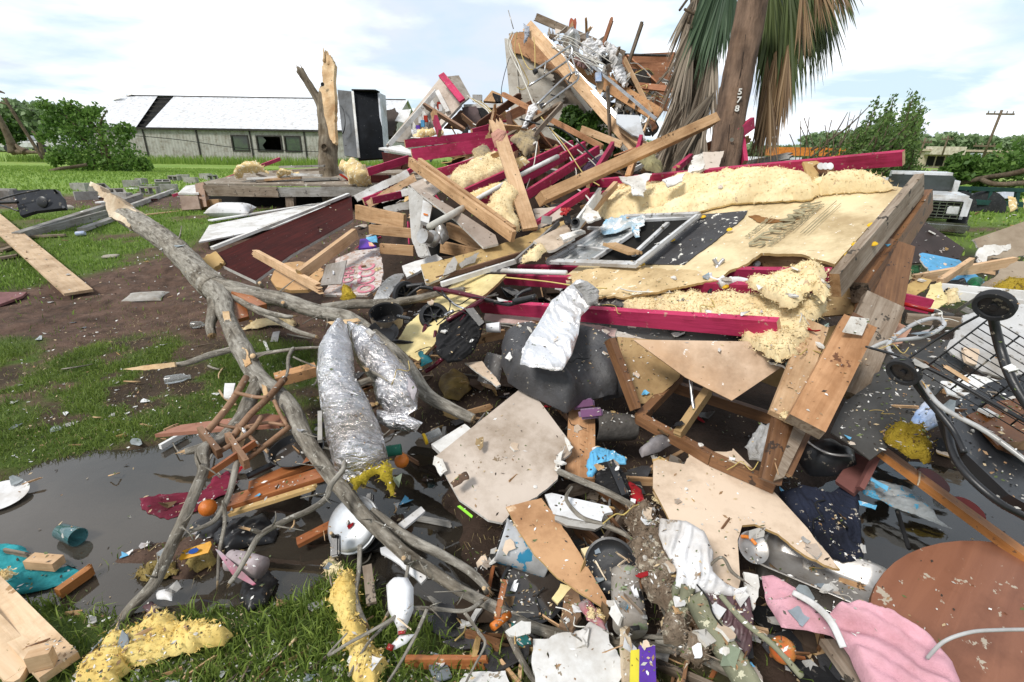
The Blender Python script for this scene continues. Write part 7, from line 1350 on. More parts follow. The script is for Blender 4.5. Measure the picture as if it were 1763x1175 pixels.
S('peach_wallboard','large peach wallboard with a bite missing at right of centre','plasterboard',[(1125,790,2.2),(1178,800,2.25),(1190,766,2.3),(1212,782,2.28),(1240,778,2.28),(1262,772,2.28),(1290,800,2.2),(1330,845,2.08),(1390,910,1.95),(1447,980,1.68),(1435,978,1.68),(1385,955,1.84),(1340,920,1.9),(1300,903,1.93),(1278,905,1.93),(1270,930,1.88),(1275,1000,1.76),(1271,1015,1.73),(1240,1000,1.78),(1180,950,1.85),(1145,880,1.97),(1124,840,2.08)],.012,peach,edge=osb,rag={1:.02,2:.02,3:.02,4:.014,8:.006,9:.005,10:.008,11:.008,14:.004},s=.08,warp=.006)
S('torn_flap','torn tan flap at the left shoulder of the peach wallboard','board',[(1124,790,2.25),(1135,786,2.25),(1165,800,2.25),(1140,828,2.2)],.012,osb,rag=.01)
S('thin_plywood','thin plywood blade with a pale stain leaning over the paint bucket','plywood',[(871,873,2.0),(932,858,2.05),(955,885,1.98),(990,940,1.86),(1020,990,1.76),(1050,1042,1.64),(1035,1044,1.64),(1005,1025,1.68),(960,995,1.74),(920,955,1.82),(893,915,1.9)],.008,M('thin_ply',(.60,.36,.19),(.48,.26,.13),2.2,.7,.15,spk=(.72,.52,.34),spa=.60,sps=3,objvar=0),rag=.004,edge=osb)
B('pine_board','pine board standing behind the centre wallboard under the glasses case','board',(1002,700,2.7),(998,825,2.3),.14,.025,MATS['knotty_pine'],up=(1,0,0))
gc=T('glasses_case','open purple glasses case on the pine board','glasses case',W(1010,703,2.6))
pc=M('purple_case',(.18,.07,.17),(.12,.05,.11),5,.6,.2); pl_=M('lilac_rim',(.40,.28,.45))
for i,(a,b_,d) in enumerate(((1003,696,2.6),(1017,712,2.54))):
    M0=frame(W(a+20,b_-2,d)-W(a,b_,d),Vector((-.1,-.8,.6)),W(a,b_,d)); bm=bmesh.new(); box(bm,(0,0,0),(.125,.055,.028),bev=.013); bm_obj(['lid','base'][i],bm,pl_,True,M0,p=gc)
    bm=bmesh.new(); box(bm,(0,0,.0155),(.105,.038,.004),bev=.0015); bm_obj('lining',bm,pc,False,M0,p=gc)
Lm('blue_cap','light blue cap lying over a black shoe','cloth',[(1010,800,2.28),(1015,780,2.32),(1028,770,2.34),(1060,778,2.3),(1080,790,2.28),(1078,800,2.25),(1050,798,2.25),(1035,803,2.25),(1020,822,2.2),(1012,822,2.2)],.04,bluec,s=.014,lump=.5,ns=8,fold=.012,fs=9)  # a cap lying on the shoe
Lm('shoe','black shoe standing under the light blue cap','shoe',[(1028,800,2.25),(1055,795,2.25),(1078,820,2.2),(1088,850,2.12),(1075,865,2.08),(1050,850,2.12),(1025,830,2.2)],.06,blackm,s=.018,lump=.3,edge=.07); B('shoe_sole','thick black sole of the upturned shoe','shoe_sole',(1052,800,2.2),(1078,858,2.06),.03,.06,blackp,up=(1,0,.3))  # the separate block is the sole of the black shoe
Lm('shoe','grey and white trainer lying under the cabinet rail','shoe',[(1100,775,2.35),(1125,755,2.4),(1150,752,2.4),(1158,765,2.36),(1130,780,2.32),(1105,788,2.32)],.05,M('grey_trainer',(.42,.38,.38),(.1,.1,.11),7,.7,.3),s=.015,lump=.5,ns=9)
Lm('red_jersey','red and white cloth behind the grey limb','cloth',[(1075,832,2.2),(1085,830,2.2),(1105,845,2.12),(1110,862,2.08),(1095,870,2.06),(1080,855,2.1)],.03,redc,s=.014,fold=.01,fs=9); S('white_number','small white print on the red cloth','print',[(1086,858,2.05),(1095,860,2.04),(1093,868,2.03),(1085,865,2.04)],.002,whitec)
S('magazine','white folded magazine or tray piece under the grey limb','tray',[(938,852,2.1),(950,849,2.1),(1050,872,2.0),(1055,882,1.97),(1040,885,1.95),(1035,902,1.92),(980,892,1.95),(952,885,1.98)],.012,whiteclean,edge=greyp,rag=.004); S('magazine','grey-edged white box lid below the folded tray','box lid',[(955,888,1.94),(985,896,1.92),(1038,905,1.89),(1025,912,1.88),(975,905,1.91),(955,895,1.93)],.02,greyp)
Lm('plastic_bag','white plastic shopping bag hanging in the cabinet frame','plastic bag',[(1282,770,2.15),(1300,745,2.2),(1308,728,2.2),(1318,735,2.2),(1335,728,2.2),(1340,745,2.15),(1330,780,2.1),(1310,795,2.08),(1290,792,2.1)],.05,M('thin_white_plastic',(.62,.63,.64),(.45,.46,.47),8,.3,.5,trans=.35,bs=20,dist=.02),s=.014,lump=.9,ns=10,fold=.015,fs=11); S('red_print','small red print on the white shopping bag','print',[(1327,738,2.05),(1337,734,2.05),(1335,746,2.04),(1328,752,2.04)],.002,redp,rag=.005)
# paint bucket
pb=lathe('paint_bucket','white paint bucket with blue dribbles and open black mouth lying in the puddle','bucket',[(0,.19),(.078,.19),(.082,.185),(.082,.0),(.086,-.004),(.086,-.012),(.078,-.012),(.074,0),(.074,.15),(0,.15)],W(866,932,1.95),(-1,.18,.28),None,mats=[M('dribbled_white',(.68,.70,.72),(.55,.57,.6),6,.4,.1,spk=(.05,.3,.5),spa=.60,sps=7,objvar=0),darkin],fmi=[0,0,0,0,0,0,1,1,1])
pb_=WMX[pb.name]
pb.matrix_basis=Matrix.Translation(pb_.translation)@(pb_.to_3x3()@Matrix.Rotation(R(180),3,'X')).to_4x4() ; WMX[pb.name]=pb.matrix_basis.copy()
lathe('mouth_disc',None,None,[(0,0),(.076,0),(.076,.003),(0,.003)],WMX[pb.name]@Vector((0,0,.004)),WMX[pb.name].to_3x3()@Vector((0,0,1)),blackm,p=pb) if 0 else None
Wt=M('blue_dribble',(.03,.22,.36),(.02,.18,.3),4,.3,0)
lathe('black_bucket','big black bucket full of water in the puddle','bucket',[(.085,0),(.115,.14),(.122,.145),(.122,.152),(.112,.152),(.105,.14),(.0,.135)],W(912,1030,1.92)-Vector((0,0,.03)),(.05,-.38,1),None,seg=48,mats=[blackp,M('bucket_water',(.06,.05,.045),(.04,.035,.03),2,.04,0,objvar=0,spec=1.0)],fmi=[0,0,0,0,0,1])
lathe('black_lid','round black lid leaning beside the plywood blade','dish',[(0,.0),(.05,.0),(.07,-.004),(.088,.012),(.094,.016),(.094,.022),(.086,.024),(.068,.006),(.05,.006),(0,.008)],W(1052,972,1.78),(-.25,-.75,.6),blackp,seg=48)  # a loose round lid
fr2=U('foam_roll','dirty white foam roll with a hollow end at the bottom','foam roll',[(1078,985,1.75,50),(1080,1030,1.68,54),(1085,1080,1.58,60)],M('dirty_foam',(.50,.48,.44),(.36,.33,.30),5,.9,.5,spk=(.25,.3,.18),spa=.66,sps=14),seg=30,nz=.05,n=6)
U('hollow_end',None,None,[(1092,1078,1.55),(1093,1085,1.545)],blackm,seg=14,n=1,wd=18,p=fr2)
Lm('pulp_mass','mass of muddy shredded paper pulp beside the white cloth','pulp',[(1075,900,1.9),(1085,880,1.92),(1105,868,1.95),(1130,880,1.9),(1150,900,1.86),(1150,960,1.76),(1165,1010,1.68),(1190,1060,1.6),(1175,1110,1.55),(1140,1090,1.6),(1130,1040,1.66),(1100,1010,1.7),(1085,960,1.78)],.09,gunny,s=.014,rag=.03,edge=.08,lump=.9,ns=14,fine=.02)
Lm('pulp_mass','second pulp lump under the stems at the bottom','pulp',[(1190,1060,1.55),(1215,1090,1.52),(1225,1130,1.5),(1200,1150,1.48),(1170,1130,1.5)],.06,gunny,s=.014,rag=.02,lump=.9,ns=14,fine=.02)
Lm('white_cloth','mud-stained white cloth tied over the stems','cloth',[(1135,893,1.8),(1180,897,1.78),(1212,915,1.74),(1228,950,1.7),(1228,985,1.66),(1255,1008,1.62),(1282,1022,1.6),(1260,1027,1.58),(1215,1022,1.58),(1180,1020,1.6),(1162,1010,1.62),(1165,985,1.66),(1145,950,1.72),(1133,920,1.77)],.045,whitec,s=.012,rag=.004,edge=.05,lump=.35,ns=6,fold=.02,fs=9,fang=70)
Lm('plum_cloth','plum satin cloth hanging under the white cloth','cloth',[(1205,1022,1.6),(1290,1025,1.6),(1297,1060,1.56),(1295,1110,1.52),(1285,1130,1.5),(1262,1110,1.5),(1235,1060,1.54)],.03,plum,s=.014,fold=.015,fs=9,fang=60)
S('white_scrap','curved white scrap beside the plum cloth','scrap',[(1280,985,1.7),(1305,990,1.68),(1308,1010,1.66),(1298,1050,1.6),(1284,1030,1.62)],.012,gyp,rag=.008)
# baking tray etc
pan=T('roasting_pan','large steel roasting pan with wire handle under the peach wallboard','roasting pan',W(1410,990,1.7))
Mp=frame(W(1512,1003,1.62)-W(1335,935,1.82),Vector((.0,.16,.98)),W(1412,975,1.80))
bm=bmesh.new()
def rr_ring(a,b_,rad,z,n=8):
    out=[]
    for cx,cy,st in ((a-rad,b_-rad,0),(-a+rad,b_-rad,90),(-a+rad,-b_+rad,180),(a-rad,-b_+rad,270)):
        for k in range(n+1): t=R(st+90*k/n); out.append(bm.verts.new((cx+rad*math.cos(t),cy+rad*math.sin(t),z)))
    return out
rings=[rr_ring(.175,.115,.05,-.085),rr_ring(.19,.13,.055,-.07),rr_ring(.20,.14,.06,.0),rr_ring(.212,.152,.065,.002),rr_ring(.212,.152,.065,.006),rr_ring(.197,.137,.058,.004),rr_ring(.186,.126,.05,-.068),rr_ring(.17,.11,.045,-.08)]
for i in range(len(rings)-1):
    n_=len(rings[i])
    for k in range(n_): bm.faces.new((rings[i][k],rings[i][(k+1)%n_],rings[i+1][(k+1)%n_],rings[i+1][k]))
bm.faces.new(rings[0][::-1]); bm.faces.new(rings[-1])
bm_obj('pan_body',bm,M('pan_steel',(.50,.49,.48),(.40,.39,.38),7,.3,.05,metal=.4,spk=(.2,.17,.14),spa=.74,objvar=0,spec=.7),True,Mp,p=pan)
U('wire_handle',None,None,[Mp@Vector(q) for q in ((.0,-.155,-.01),(.0,-.165,-.045),(.004,-.166,-.05),(.066,-.166,-.05),(.07,-.165,-.045),(.07,-.155,-.01))],alu,seg=8,n=3,wm_=.005,p=pan)
lathe('glass_dish','small glass bowl with orange rim inside the bite of the peach wallboard','bowl',[(0,0),(.03,0),(.055,.03),(.058,.032),(.05,.03),(.027,.006),(0,.006)],W(1290,945,1.85),(.1,-.6,.8),steel)
U('orange_strip','orange red strip above the small bowl','strip',[(1276,924,1.84),(1290,926,1.84),(1302,938,1.82)],orange,wd=6)
# table top
tt2=T('round_tabletop','large reddish round tabletop with flaking finish in the lower right corner','tabletop',W(1660,1060,1.5))
pts=[]
for k in range(40):
    t=6.283*k/40; x=1720+222*math.cos(t); y=1085+150*math.sin(t)+ (x-1720)*.16; pts.append((x,y))
TPL=plane_of([(1515,1000,1.62),(1640,942,1.72),(1763,975,1.66),(1640,1170,1.40),(1763,1175,1.38)])
S('top',None,None,pts,.022,tabletop,pl=TPL,edge=M('tabletop_edge',(.22,.10,.05)),p=tt2,s=.1)
U('curved_rod','curved grey rod arching over the round tabletop','rod',[(1596,1134,1.28),(1625,1105,1.26),(1670,1089,1.25),(1720,1085,1.25),(1790,1084,1.25)],M('grey_rod',(.45,.45,.45),None,6,.4,.05),seg=12,wd=6)
Lm('pink_blanket','crumpled pink fleece blanket in the lower right','blanket',[(1311,992,1.62),(1330,990,1.6),(1375,1015,1.58),(1405,1050,1.52),(1425,1060,1.5),(1440,1045,1.5),(1475,1042,1.48),(1540,1060,1.43),(1600,1095,1.37),(1640,1140,1.3),(1655,1180,1.25),(1640,1230,1.22),(1520,1230,1.22),(1480,1170,1.32),(1455,1120,1.4),(1430,1095,1.46),(1385,1085,1.5),(1345,1080,1.53),(1320,1040,1.58)],.055,pinkc,s=.013,rag=.004,edge=.05,lump=.5,ns=5,fold=.028,fs=8,fang=-35)
U('white_strap','white plastic strap across the pink blanket','strap',[(1365,1020,1.5,10),(1400,1040,1.45,12),(1430,1070,1.38,13),(1452,1115,1.33,12)],whiteclean,seg=8,flat=.25)
B('wet_board','split wet board under the pink blanket','board',(1425,1105,1.5),(1480,1180,1.36),.05,.02,oldw,up='flat'); B('floating_timber','orange pine slat floating at the right edge','slat',(1500,765,2.0),(1800,985,1.65),.05,.03,M('floating_pine',(.52,.22,.07),(.38,.15,.04),3,.5,.2,'wood',spk=(.2,.1,.05),spa=.7),up='flat')
ap=lathe('apple','red and yellow apple on the grass under the plum cloth','apple',[(0,.012),(.006,.006),(.02,0),(.032,.012),(.038,.032),(.034,.052),(.02,.066),(.008,.066),(0,.058)],W(1350,1137,1.52),(-.2,.3,1),M('apple_skin',(.62,.08,.03),(.72,.38,.10),16,.3,.1,objvar=0,spec=.6),seg=28); U('stem',None,None,[WMX[ap.name]@Vector((0,0,.058)),WMX[ap.name]@Vector((.003,0,.08))],barkd,seg=6,n=1,wm_=.003,p=ap)
for lab,a,b_,d,r_ in (('bright orange floating in the puddle right of the foil duct',691,795,2.45,.036),('orange resting beside the maroon plaid cloth in the puddle',356,876,2.2,.038)):
    lathe('orange_fruit',lab,'orange',[(0,0)]+[(r_*math.sin(t),r_*(1-math.cos(t))) for t in (R(20),R(45),R(70),R(90),R(110),R(135),R(160))]+[(0,2*r_*.97)],W(a,b_,d)-Vector((0,0,r_)),(0,.2,1),orange,seg=28)
# navy trousers, tub, shoe etc right
Lm('navy_clothes','soaked navy trousers draped into the water behind the peach wallboard','clothes',[(1340,850,2.15),(1380,838,2.15),(1430,850,2.1),(1465,832,2.1),(1480,860,2.05),(1482,920,1.95),(1485,965,1.85),(1450,968,1.85),(1430,960,1.86),(1400,920,1.93),(1360,880,2.05)],.08,navy,s=.018,rag=.01,edge=.08,lump=.4,ns=4,fold=.03,fs=6,fang=80)
S('maroon_rail','dull maroon rail piece propped beside the navy trousers','board',[(1438,828,2.08),(1472,780,2.15),(1498,792,2.1),(1485,835,2.02),(1470,850,2.0)],.02,M('dusty_maroon',(.22,.09,.08),(.17,.07,.06),4,.6,.1)); B('maroon_rail_edge','raised edge of the dull maroon rail piece','board',(1514,776,2.02),(1480,842,1.95),.02,.03,M('dusty_maroon'),up=(1,0,0))
bpn=Lm('cookware','black upturned cookware lying under the cabinet corner','cookware',[(1370,790,2.2),(1390,760,2.25),(1430,755,2.2),(1470,775,2.15),(1475,800,2.1),(1440,820,2.1),(1395,820,2.15)],.09,blackp,s=.03,edge=.12,lump=.15)
U('rim',None,None,[(1382,752,2.2),(1400,768,2.12),(1430,782,2.06),(1468,785,2.05)],steel,wd=4,p=bpn)
Lm('clear_bag','torn clear plastic packaging with blue print floating in the right puddle','packaging',[(1480,815,2.1),(1500,820,2.08),(1545,835,2.02),(1580,850,1.98),(1610,885,1.92),(1640,910,1.88),(1620,905,1.88),(1570,885,1.93),(1530,870,1.97),(1485,850,2.03)],.02,M('packaging_film',(.50,.54,.56),(.32,.34,.35),10,.2,.8,trans=.3,bs=24,dist=.02,spk=(.1,.4,.62),spa=.60,sps=14),s=.014,rag=.015,fold=.012,fs=14,lump=.7)
for a,b_,c,e,lab in ((1497,820,1530,838,'sky-blue strip of packaging at the upper end of the clear film'),(1478,862,1510,870,'sky-blue strip floating left of the clear film'),(1575,868,1600,885,'blue torn label at the lower end of the clear film')):
    S('blue_strip',lab,'label',[(a,b_,1.99),(c,e,1.95),(c-3,e+8,1.94),(a+2,b_+8,1.98)],.003,bluec,rag=.006)
for i,(a,b_) in enumerate(((1608,828),(1670,878))):
    S('red_plate',['darker red plastic oval half under the floating slat','bright red plastic oval lying over the slat'][i],'plastic plate',[(a+28*math.cos(6.283*k/20)+0,b_+16*math.sin(6.283*k/20)+28*math.cos(6.283*k/20)*.55,1.93-.08*i) for k in range(20)],.008,redp if i else M('dark_red_plastic',(.2,.015,.02),None,4,.25,.1,spec=.6))
S('clear_disc','round clear lid between the two red ovals','lid',[(1625+18*math.cos(6.283*k/16),862+15*math.sin(6.283*k/16),1.9) for k in range(16)],.004,clearp)
U('black_hose','thin dark rail standing out of the right puddle','rail',[(1545,880,1.95),(1565,945,1.8)],blackm,wd=7,n=2)
# ------------------------------------------------ left puddle things
ch=T('broken_chair','overturned broken wooden chair frame in the puddle under the limbs','chair',W(420,800,2.45))
cw=M('chair_wood',(.34,.20,.12),(.24,.13,.07),3,.55,.2,'wood',spk=(.5,.4,.3),spa=.74,spec=.4)
def ct(P,wd,nm='leg',end=None): return U(nm,None,None,P,cw,seg=12,n=3,wd=wd*.72,p=ch)
ct([(424,650,2.8),(400,690,2.65),(375,722,2.5),(355,745,2.42)],16); ct([(490,652,2.75),(462,685,2.62),(430,715,2.5),(395,760,2.4)],16); ct([(498,735,2.5),(460,765,2.4),(420,795,2.32)],13); ct([(404,676,2.6),(440,684,2.6),(460,684,2.6)],9,'rung'); ct([(365,728,2.5),(400,736,2.47),(440,736,2.45)],8,'rung'); ct([(425,735,2.45),(460,728,2.5),(490,733,2.5)],8,'rung'); ct([(472,690,2.6),(482,712,2.55),(494,733,2.5)],9,'rung'); ct([(408,732,2.45),(428,750,2.4),(446,768,2.36)],9,'rung'); ct([(390,770,2.38),(415,772,2.36),(440,775,2.35)],7,'rung'); ct([(450,718,2.48),(430,745,2.4),(375,780,2.3)],12)
B('seat_rail',None,None,(345,742,2.42),(378,782,2.28),.05,.025,cw,p=ch); B('seat_rail',None,None,(392,752,2.4),(425,800,2.25),.05,.025,cw,p=ch); B('splat',None,None,(440,762,2.35),(355,820,2.2),.03,.015,orgw,p=ch)
S('red_brown_board','flat reddish board lying under the broken chair','board',[(266,748,2.65),(310,732,2.7),(460,712,2.75),(500,718,2.7),(480,732,2.6),(380,738,2.6)],.02,M('pinkish_board',(.46,.22,.15),(.38,.17,.11),3,.6,.1))
B('plank','wet varnished plank floating in the puddle under the chair','plank',(390,868,2.25),(560,815,2.28),.09,.025,orgw,up='flat'); B('plank','upper varnished plank floating behind the black pan','plank',(430,840,2.3),(560,785,2.4),.07,.025,orgw,up='flat'); B('plank','splintered slat along the floating varnished plank','plank',(395,885,2.18),(545,838,2.2),.03,.015,osb,up='flat',jag=(.03,.03)); B('plank','submerged reddish plank left of the pressure cooker lid','plank',(512,935,2.15),(570,905,2.2),.05,.02,orgw,up='flat')
B('timber','short orange timber lying on the grass left of the foil duct','timber',(474,655,2.95),(545,636,3.05),.06,.09,M('rafter_orange')); B('timber','orange-brown split boards below the mahogany panel','timber',(408,505,3.7),(450,530,3.5),.04,.08,orgw); B('timber','upright orange board scrap beside the split boards','timber',(412,512,3.7),(420,550,3.5),.07,.03,orgw,up=(1,0,0))
B('white_strip','white strip pair at the edge of the puddle','strip',(276,770,-.03),(320,745,-.03),.02,.03,white,up='flat'); B('white_strip','thin grey upright strip left of the foil duct','strip',(551,710,2.5),(551,760,2.35),.02,.02,greyp)
# maroon plaid
Lm('plaid_cloth','maroon plaid cloth half sunk in the puddle behind the limb','cloth',[(240,858,-.005),(300,850,-.01),(350,845,-.01),(372,820,-.02),(395,812,-.02),(410,830,-.02),(395,850,-.015),(360,862,-.01),(340,880,-.005),(290,895,-.003),(255,885,-.003)],.02,maroon,s=.014,rag=.02,fold=.012,fs=10)
# black pan with handle
v=lathe('frying_pan','black frying pan full of puddle water left of the foil duct','frying pan',[(.10,0),(.125,.035),(.128,.038),(.122,.038),(.10,.01),(0,.01)],W(512,778,2.42)-Vector((0,0,.02)),(.0,-.12,1),None,mats=[blackp,MATS['bucket_water']],fmi=[0,0,0,0,1],seg=44)
U('handle',None,None,[(474,798,2.38),(452,808,2.34),(425,821,2.3)],blackp,wd=11,p=v)
# pressure cooker lid
lc=W(607,903,2.12); la=Vector((-.28,-.62,.73))
lid=lathe('pressure_cooker_lid','shiny aluminium pressure cooker lid with black handles in the puddle','lid',[(0,.03),(.06,.029),(.10,.022),(.112,.012),(.114,.0),(.120,-.002),(.120,-.02),(.112,-.022)],lc,la,M('dull_aluminium',(.66,.68,.70),(.56,.58,.6),6,.38,.03,metal=.6,objvar=0),seg=56)
boxo('handle',None,None,(0,0,0),(.035,.085,.03),blackp,Mx=frame(Vector((1,.1,.2)),la,W(578,940,1.98)),bev=.006,p=lid); boxo('handle',None,None,(0,0,0),(.03,.06,.03),blackp,Mx=frame(Vector((1,.1,.2)),la,W(637,862,2.2)),bev=.006,p=lid); lathe('valve',None,None,[(0,.012),(.006,.012),(.008,0),(0,0)],lc+la.normalized()*.03,la,steel,seg=12,p=lid)
lathe('dark_pot','dark pot under the pressure cooker lid','pot',[(.08,-.08),(.10,0),(.09,0),(.07,-.07),(0,-.07)],lc-la.normalized()*.03+Vector((.03,0,-.02)),la,blackp)
# cup & cloth left
lathe('tumbler','teal glass tumbler floating in the puddle','tumbler',[(0,0),(.030,0),(.033,.003),(.040,.12),(.037,.12),(.030,.008),(0,.008)],W(108,925,0)+Vector((0,0,.035)),(1,-.35,.02),tealglass,seg=36)
Lm('turquoise_towel','turquoise towel lying in the puddle at the left edge','towel',[(-20,945,-.01),(15,938,-.015),(45,945,-.015),(62,965,-.01),(55,985,-.01),(90,985,-.01),(120,975,-.005),(145,985,-.005),(130,1000,-.005),(80,1015,-.01),(30,1024,-.01),(-20,1022,-.01)],.045,teal,s=.012,rag=.008,edge=.04,lump=.5,ns=6,fold=.022,fs=11,fang=15)
B('wood_block','orange wood wedge beside the turquoise towel','wood block',(100,1022,-.03),(162,978,-.03),.03,.04,MATS['floating_pine'],up='flat',jag=(0,.03)); B('wood_block','tan wood block lying on the turquoise towel','wood block',(52,966,-.06),(102,970,-.06),.04,.05,pale); B('lath','thin weathered lath on the turquoise towel','lath',(8,948,-.05),(66,960,-.05),.02,.01,oldw); Lm('insulation_scrap','small yellow fluff on the turquoise towel','insulation',[(0,985,-.06),(14,982,-.06),(20,995,-.06),(8,1000,-.06)],.02,ins,s=.01)
lathe('plate','white plate at the left edge of the puddle','plate',[(0,0),(.07,.0),(.11,.018),(.112,.022),(.07,.006),(0,.006)],W(2,862,0)+Vector((0,0,.01)),(.1,-.1,1),whiteclean,seg=40)
# planks lower left
B('pale_plank','pair of pale planks in the lower left corner','plank',(-40,1000,-.10),(104,1150,-.05),.10,.03,paled,up='flat'); B('pale_plank','left pale plank with splintered end in the lower left corner','plank',(-60,1045,-.08),(50,1165,-.04),.09,.03,paled,up='flat',jag=(0,.03)); B('pale_block','small pale block on the lower left planks','wood block',(50,1140,-.1),(92,1130,-.1),.03,.06,pale,up='flat')
# insulation lower left
Lm('insulation_batt','spread yellow fibreglass tuft on the grass at the lower left','insulation batt',[(240,1085,-.03),(290,1065,-.03),(330,1072,-.03),(370,1085,-.03),(402,1095,-.03),(385,1112,-.03),(330,1125,-.03),(270,1140,-.03),(215,1150,-.03),(190,1120,-.03)],.055,M('bright_fibre',(.88,.70,.27),(.68,.48,.14),7,.97,.35,bs=50,dist=.02,objvar=0),s=.011,rag=.02,edge=.05,lump=.7,ns=9,fine=.014)
Lm('insulation_batt','yellow fibreglass strip under the limb at the bottom left edge','insulation batt',[(195,1095,-.03),(235,1090,-.03),(225,1140,-.03),(205,1180,-.03),(130,1190,-.02),(140,1150,-.03)],.05,MATS['bright_fibre'],s=.011,rag=.02,edge=.05,lump=.7,ns=9,fine=.014)
Lm('insulation_batt','long upright yellow fibreglass strip beside the spray bottle','insulation batt',[(575,1010,-.03),(612,1000,-.04),(620,1040,-.04),(625,1080,-.04),(650,1120,-.04),(670,1145,-.04),(640,1185,-.04),(612,1185,-.04),(600,1120,-.04),(580,1065,-.04),(565,1035,-.03)],.06,MATS['bright_fibre'],s=.011,rag=.01,edge=.05,lump=.5,ns=8,fine=.01)
Lm('insulation_tuft','torn soggy tuft above the upright fibreglass strip','insulation',[(555,970,-.01),(575,958,-.02),(600,985,-.02),(612,1005,-.02),(590,1000,-.02),(560,990,-.01)],.03,insw,s=.012,rag=.02,lump=.8,ns=12)
for i,(a,b_,w_,lab) in enumerate(((280,980,30,'soggy brown fibreglass under the left limb'),(255,990,22,'soaked fibreglass blob left of the limb'),(345,965,28,'wet tan blob under the orange packet'))):
    Lm('insulation_tuft',lab,'insulation',[(a+w_*math.cos(6.283*k/9),b_+w_*.55*math.sin(6.283*k/9),-.015) for k in range(9)],.03,M('soggy_brown_fibre',(.42,.32,.11),(.28,.2,.06),12,.7,1.0,bs=50,dist=.02),s=.012,rag=.015,lump=.8,ns=12)
# spray bottle
sb_=T('spray_bottle','white spray bottle with a red nozzle lying in the grass','spray bottle',W(690,1050,1.68))
Lm('bottle',None,None,[(665,1008,1.72),(680,994,1.74),(702,995,1.74),(712,1012,1.72),(712,1050,1.67),(700,1080,1.63),(684,1082,1.63),(668,1050,1.67)],.035,whiteclean,s=.01,rag=0,edge=.03,lump=.05,p=sb_)
Lm('neck',None,None,[(684,1080,1.63),(702,1078,1.63),(698,1092,1.61),(685,1093,1.61)],.02,whiteclean,s=.01,rag=0,lump=.05,p=sb_); Lm('trigger_head',None,None,[(672,1112,1.58),(688,1094,1.6),(714,1092,1.6),(700,1108,1.58),(678,1120,1.57)],.02,whiteclean,s=.01,rag=0,lump=.05,p=sb_); U('red_nozzle',None,None,[(674,1110,1.57),(670,1120,1.56)],redp,wd=12,n=2,p=sb_); U('collar',None,None,[(686,1090,1.6),(698,1088,1.6)],redp,wd=6,n=2,p=sb_)
S('label',None,None,[(672,1012,1.69),(700,1012,1.69),(702,1045,1.645),(690,1060,1.63),(672,1045,1.65)],.001,M('bottle_label',(.68,.72,.80),(.45,.55,.72),12,.4,0,objvar=0),p=sb_) 
# small things
lathe('green_can','green labelled can floating by the foil duct','can',[(0,0),(.027,0),(.027,.075),(0,.075)],W(664,778,2.4),(1,.15,.1),green,seg=24); lathe('yellow_cap_jar','clear jar with yellow cap beside the wallboard','jar',[(0,0),(.03,0),(.03,.012),(.026,.014),(.028,.09),(0,.09)],W(730,757,2.5),(1,.5,.25),None,mats=[yellow,clearp],fmi=[0,0,0,1,1],seg=24)
S('white_block','white board piece under the left edge of the centre wallboard','board',[(742,765,2.45),(800,730,2.55),(812,740,2.5),(760,782,2.38)],.03,white,rag=.004); S('ochre_packet','orange snack packet on the limb in the puddle','packet',[(308,963,1.98),(315,948,2.0),(362,932,2.02),(364,938,2.01),(358,952,1.99),(310,965,1.98)],.006,M('orange_packet',(.80,.42,.03),(.75,.36,.02),3,.35,.1,objvar=0)); S('blue_print','blue oval on the orange packet','print',[(333+9*math.cos(6.283*k/14),949+4.5*math.sin(6.283*k/14)-2.5*math.cos(6.283*k/14),1.985) for k in range(14)],.001,M('blue_print',(.03,.12,.5)))
U('patterned_roll','grey patterned cup lying beside the black bag in the puddle','cup',[(395,965,2.0,34),(420,968,1.99,34),(450,978,1.96,36)],M('patterned_grey',(.40,.35,.36),(.25,.2,.21),26,.6,.1),seg=24,n=2); S('grey_pink_strip','grey strip with pink edge beside the patterned cup','strip',[(370,945,2.0),(378,948,2.0),(440,1005,1.85),(435,1008,1.85),(400,990,1.9)],.006,M('grey_pink',(.3,.28,.3),(.5,.05,.15),9))
Lm('black_bag','wet black plastic bag in the puddle under the limbs','plastic bag',[(365,925,-.01),(400,895,-.015),(455,885,-.015),(480,915,-.01),(470,935,-.01),(430,940,-.01),(390,955,-.01)],.03,blackp,s=.012,rag=.01,lump=.9,ns=12,fold=.014,fs=14); Lm('black_bag','second black bag at the puddle shore','plastic bag',[(415,1005,-.01),(460,980,-.01),(480,1000,-.01),(460,1040,-.01),(425,1055,-.02),(412,1030,-.01)],.03,blackp,s=.014,rag=.01,lump=.7,ns=12,fold=.012,fs=12); Lm('black_bag','strip of black bag trailing left of the orange packet','plastic bag',[(330,905,-.01),(370,885,-.01),(400,905,-.01),(370,925,-.01),(335,930,-.01)],.025,blackp,s=.014,rag=.015,lump=.8,ns=12)
S('white_container','white-blue plastic gutter piece under the limb near the lid','container',[(652,935,2.0),(672,930,2.02),(735,985,1.85),(722,995,1.84),(655,950,1.97)],.01,whiteclean,rag=.004,bend=('y',-.03),s=.04); S('white_container','pale plastic edge behind the limb','container',[(678,908,2.08),(725,872,2.2),(732,880,2.17),(690,915,2.05)],.01,whiteclean)
B('grey_stake','flat weathered stake standing in the grass','stake',(632,975,1.92),(640,1040,1.78),.035,.015,oldw,up=(1,0,0)); S('grey_tile','blue-grey tile shard at the bottom of the grass','tile',[(742,1122,-.02),(765,1128,-.02),(778,1165,-.02),(752,1175,-.02),(738,1150,-.02)],.006,M('bluegrey_tile',(.28,.33,.38)),rag=.003)
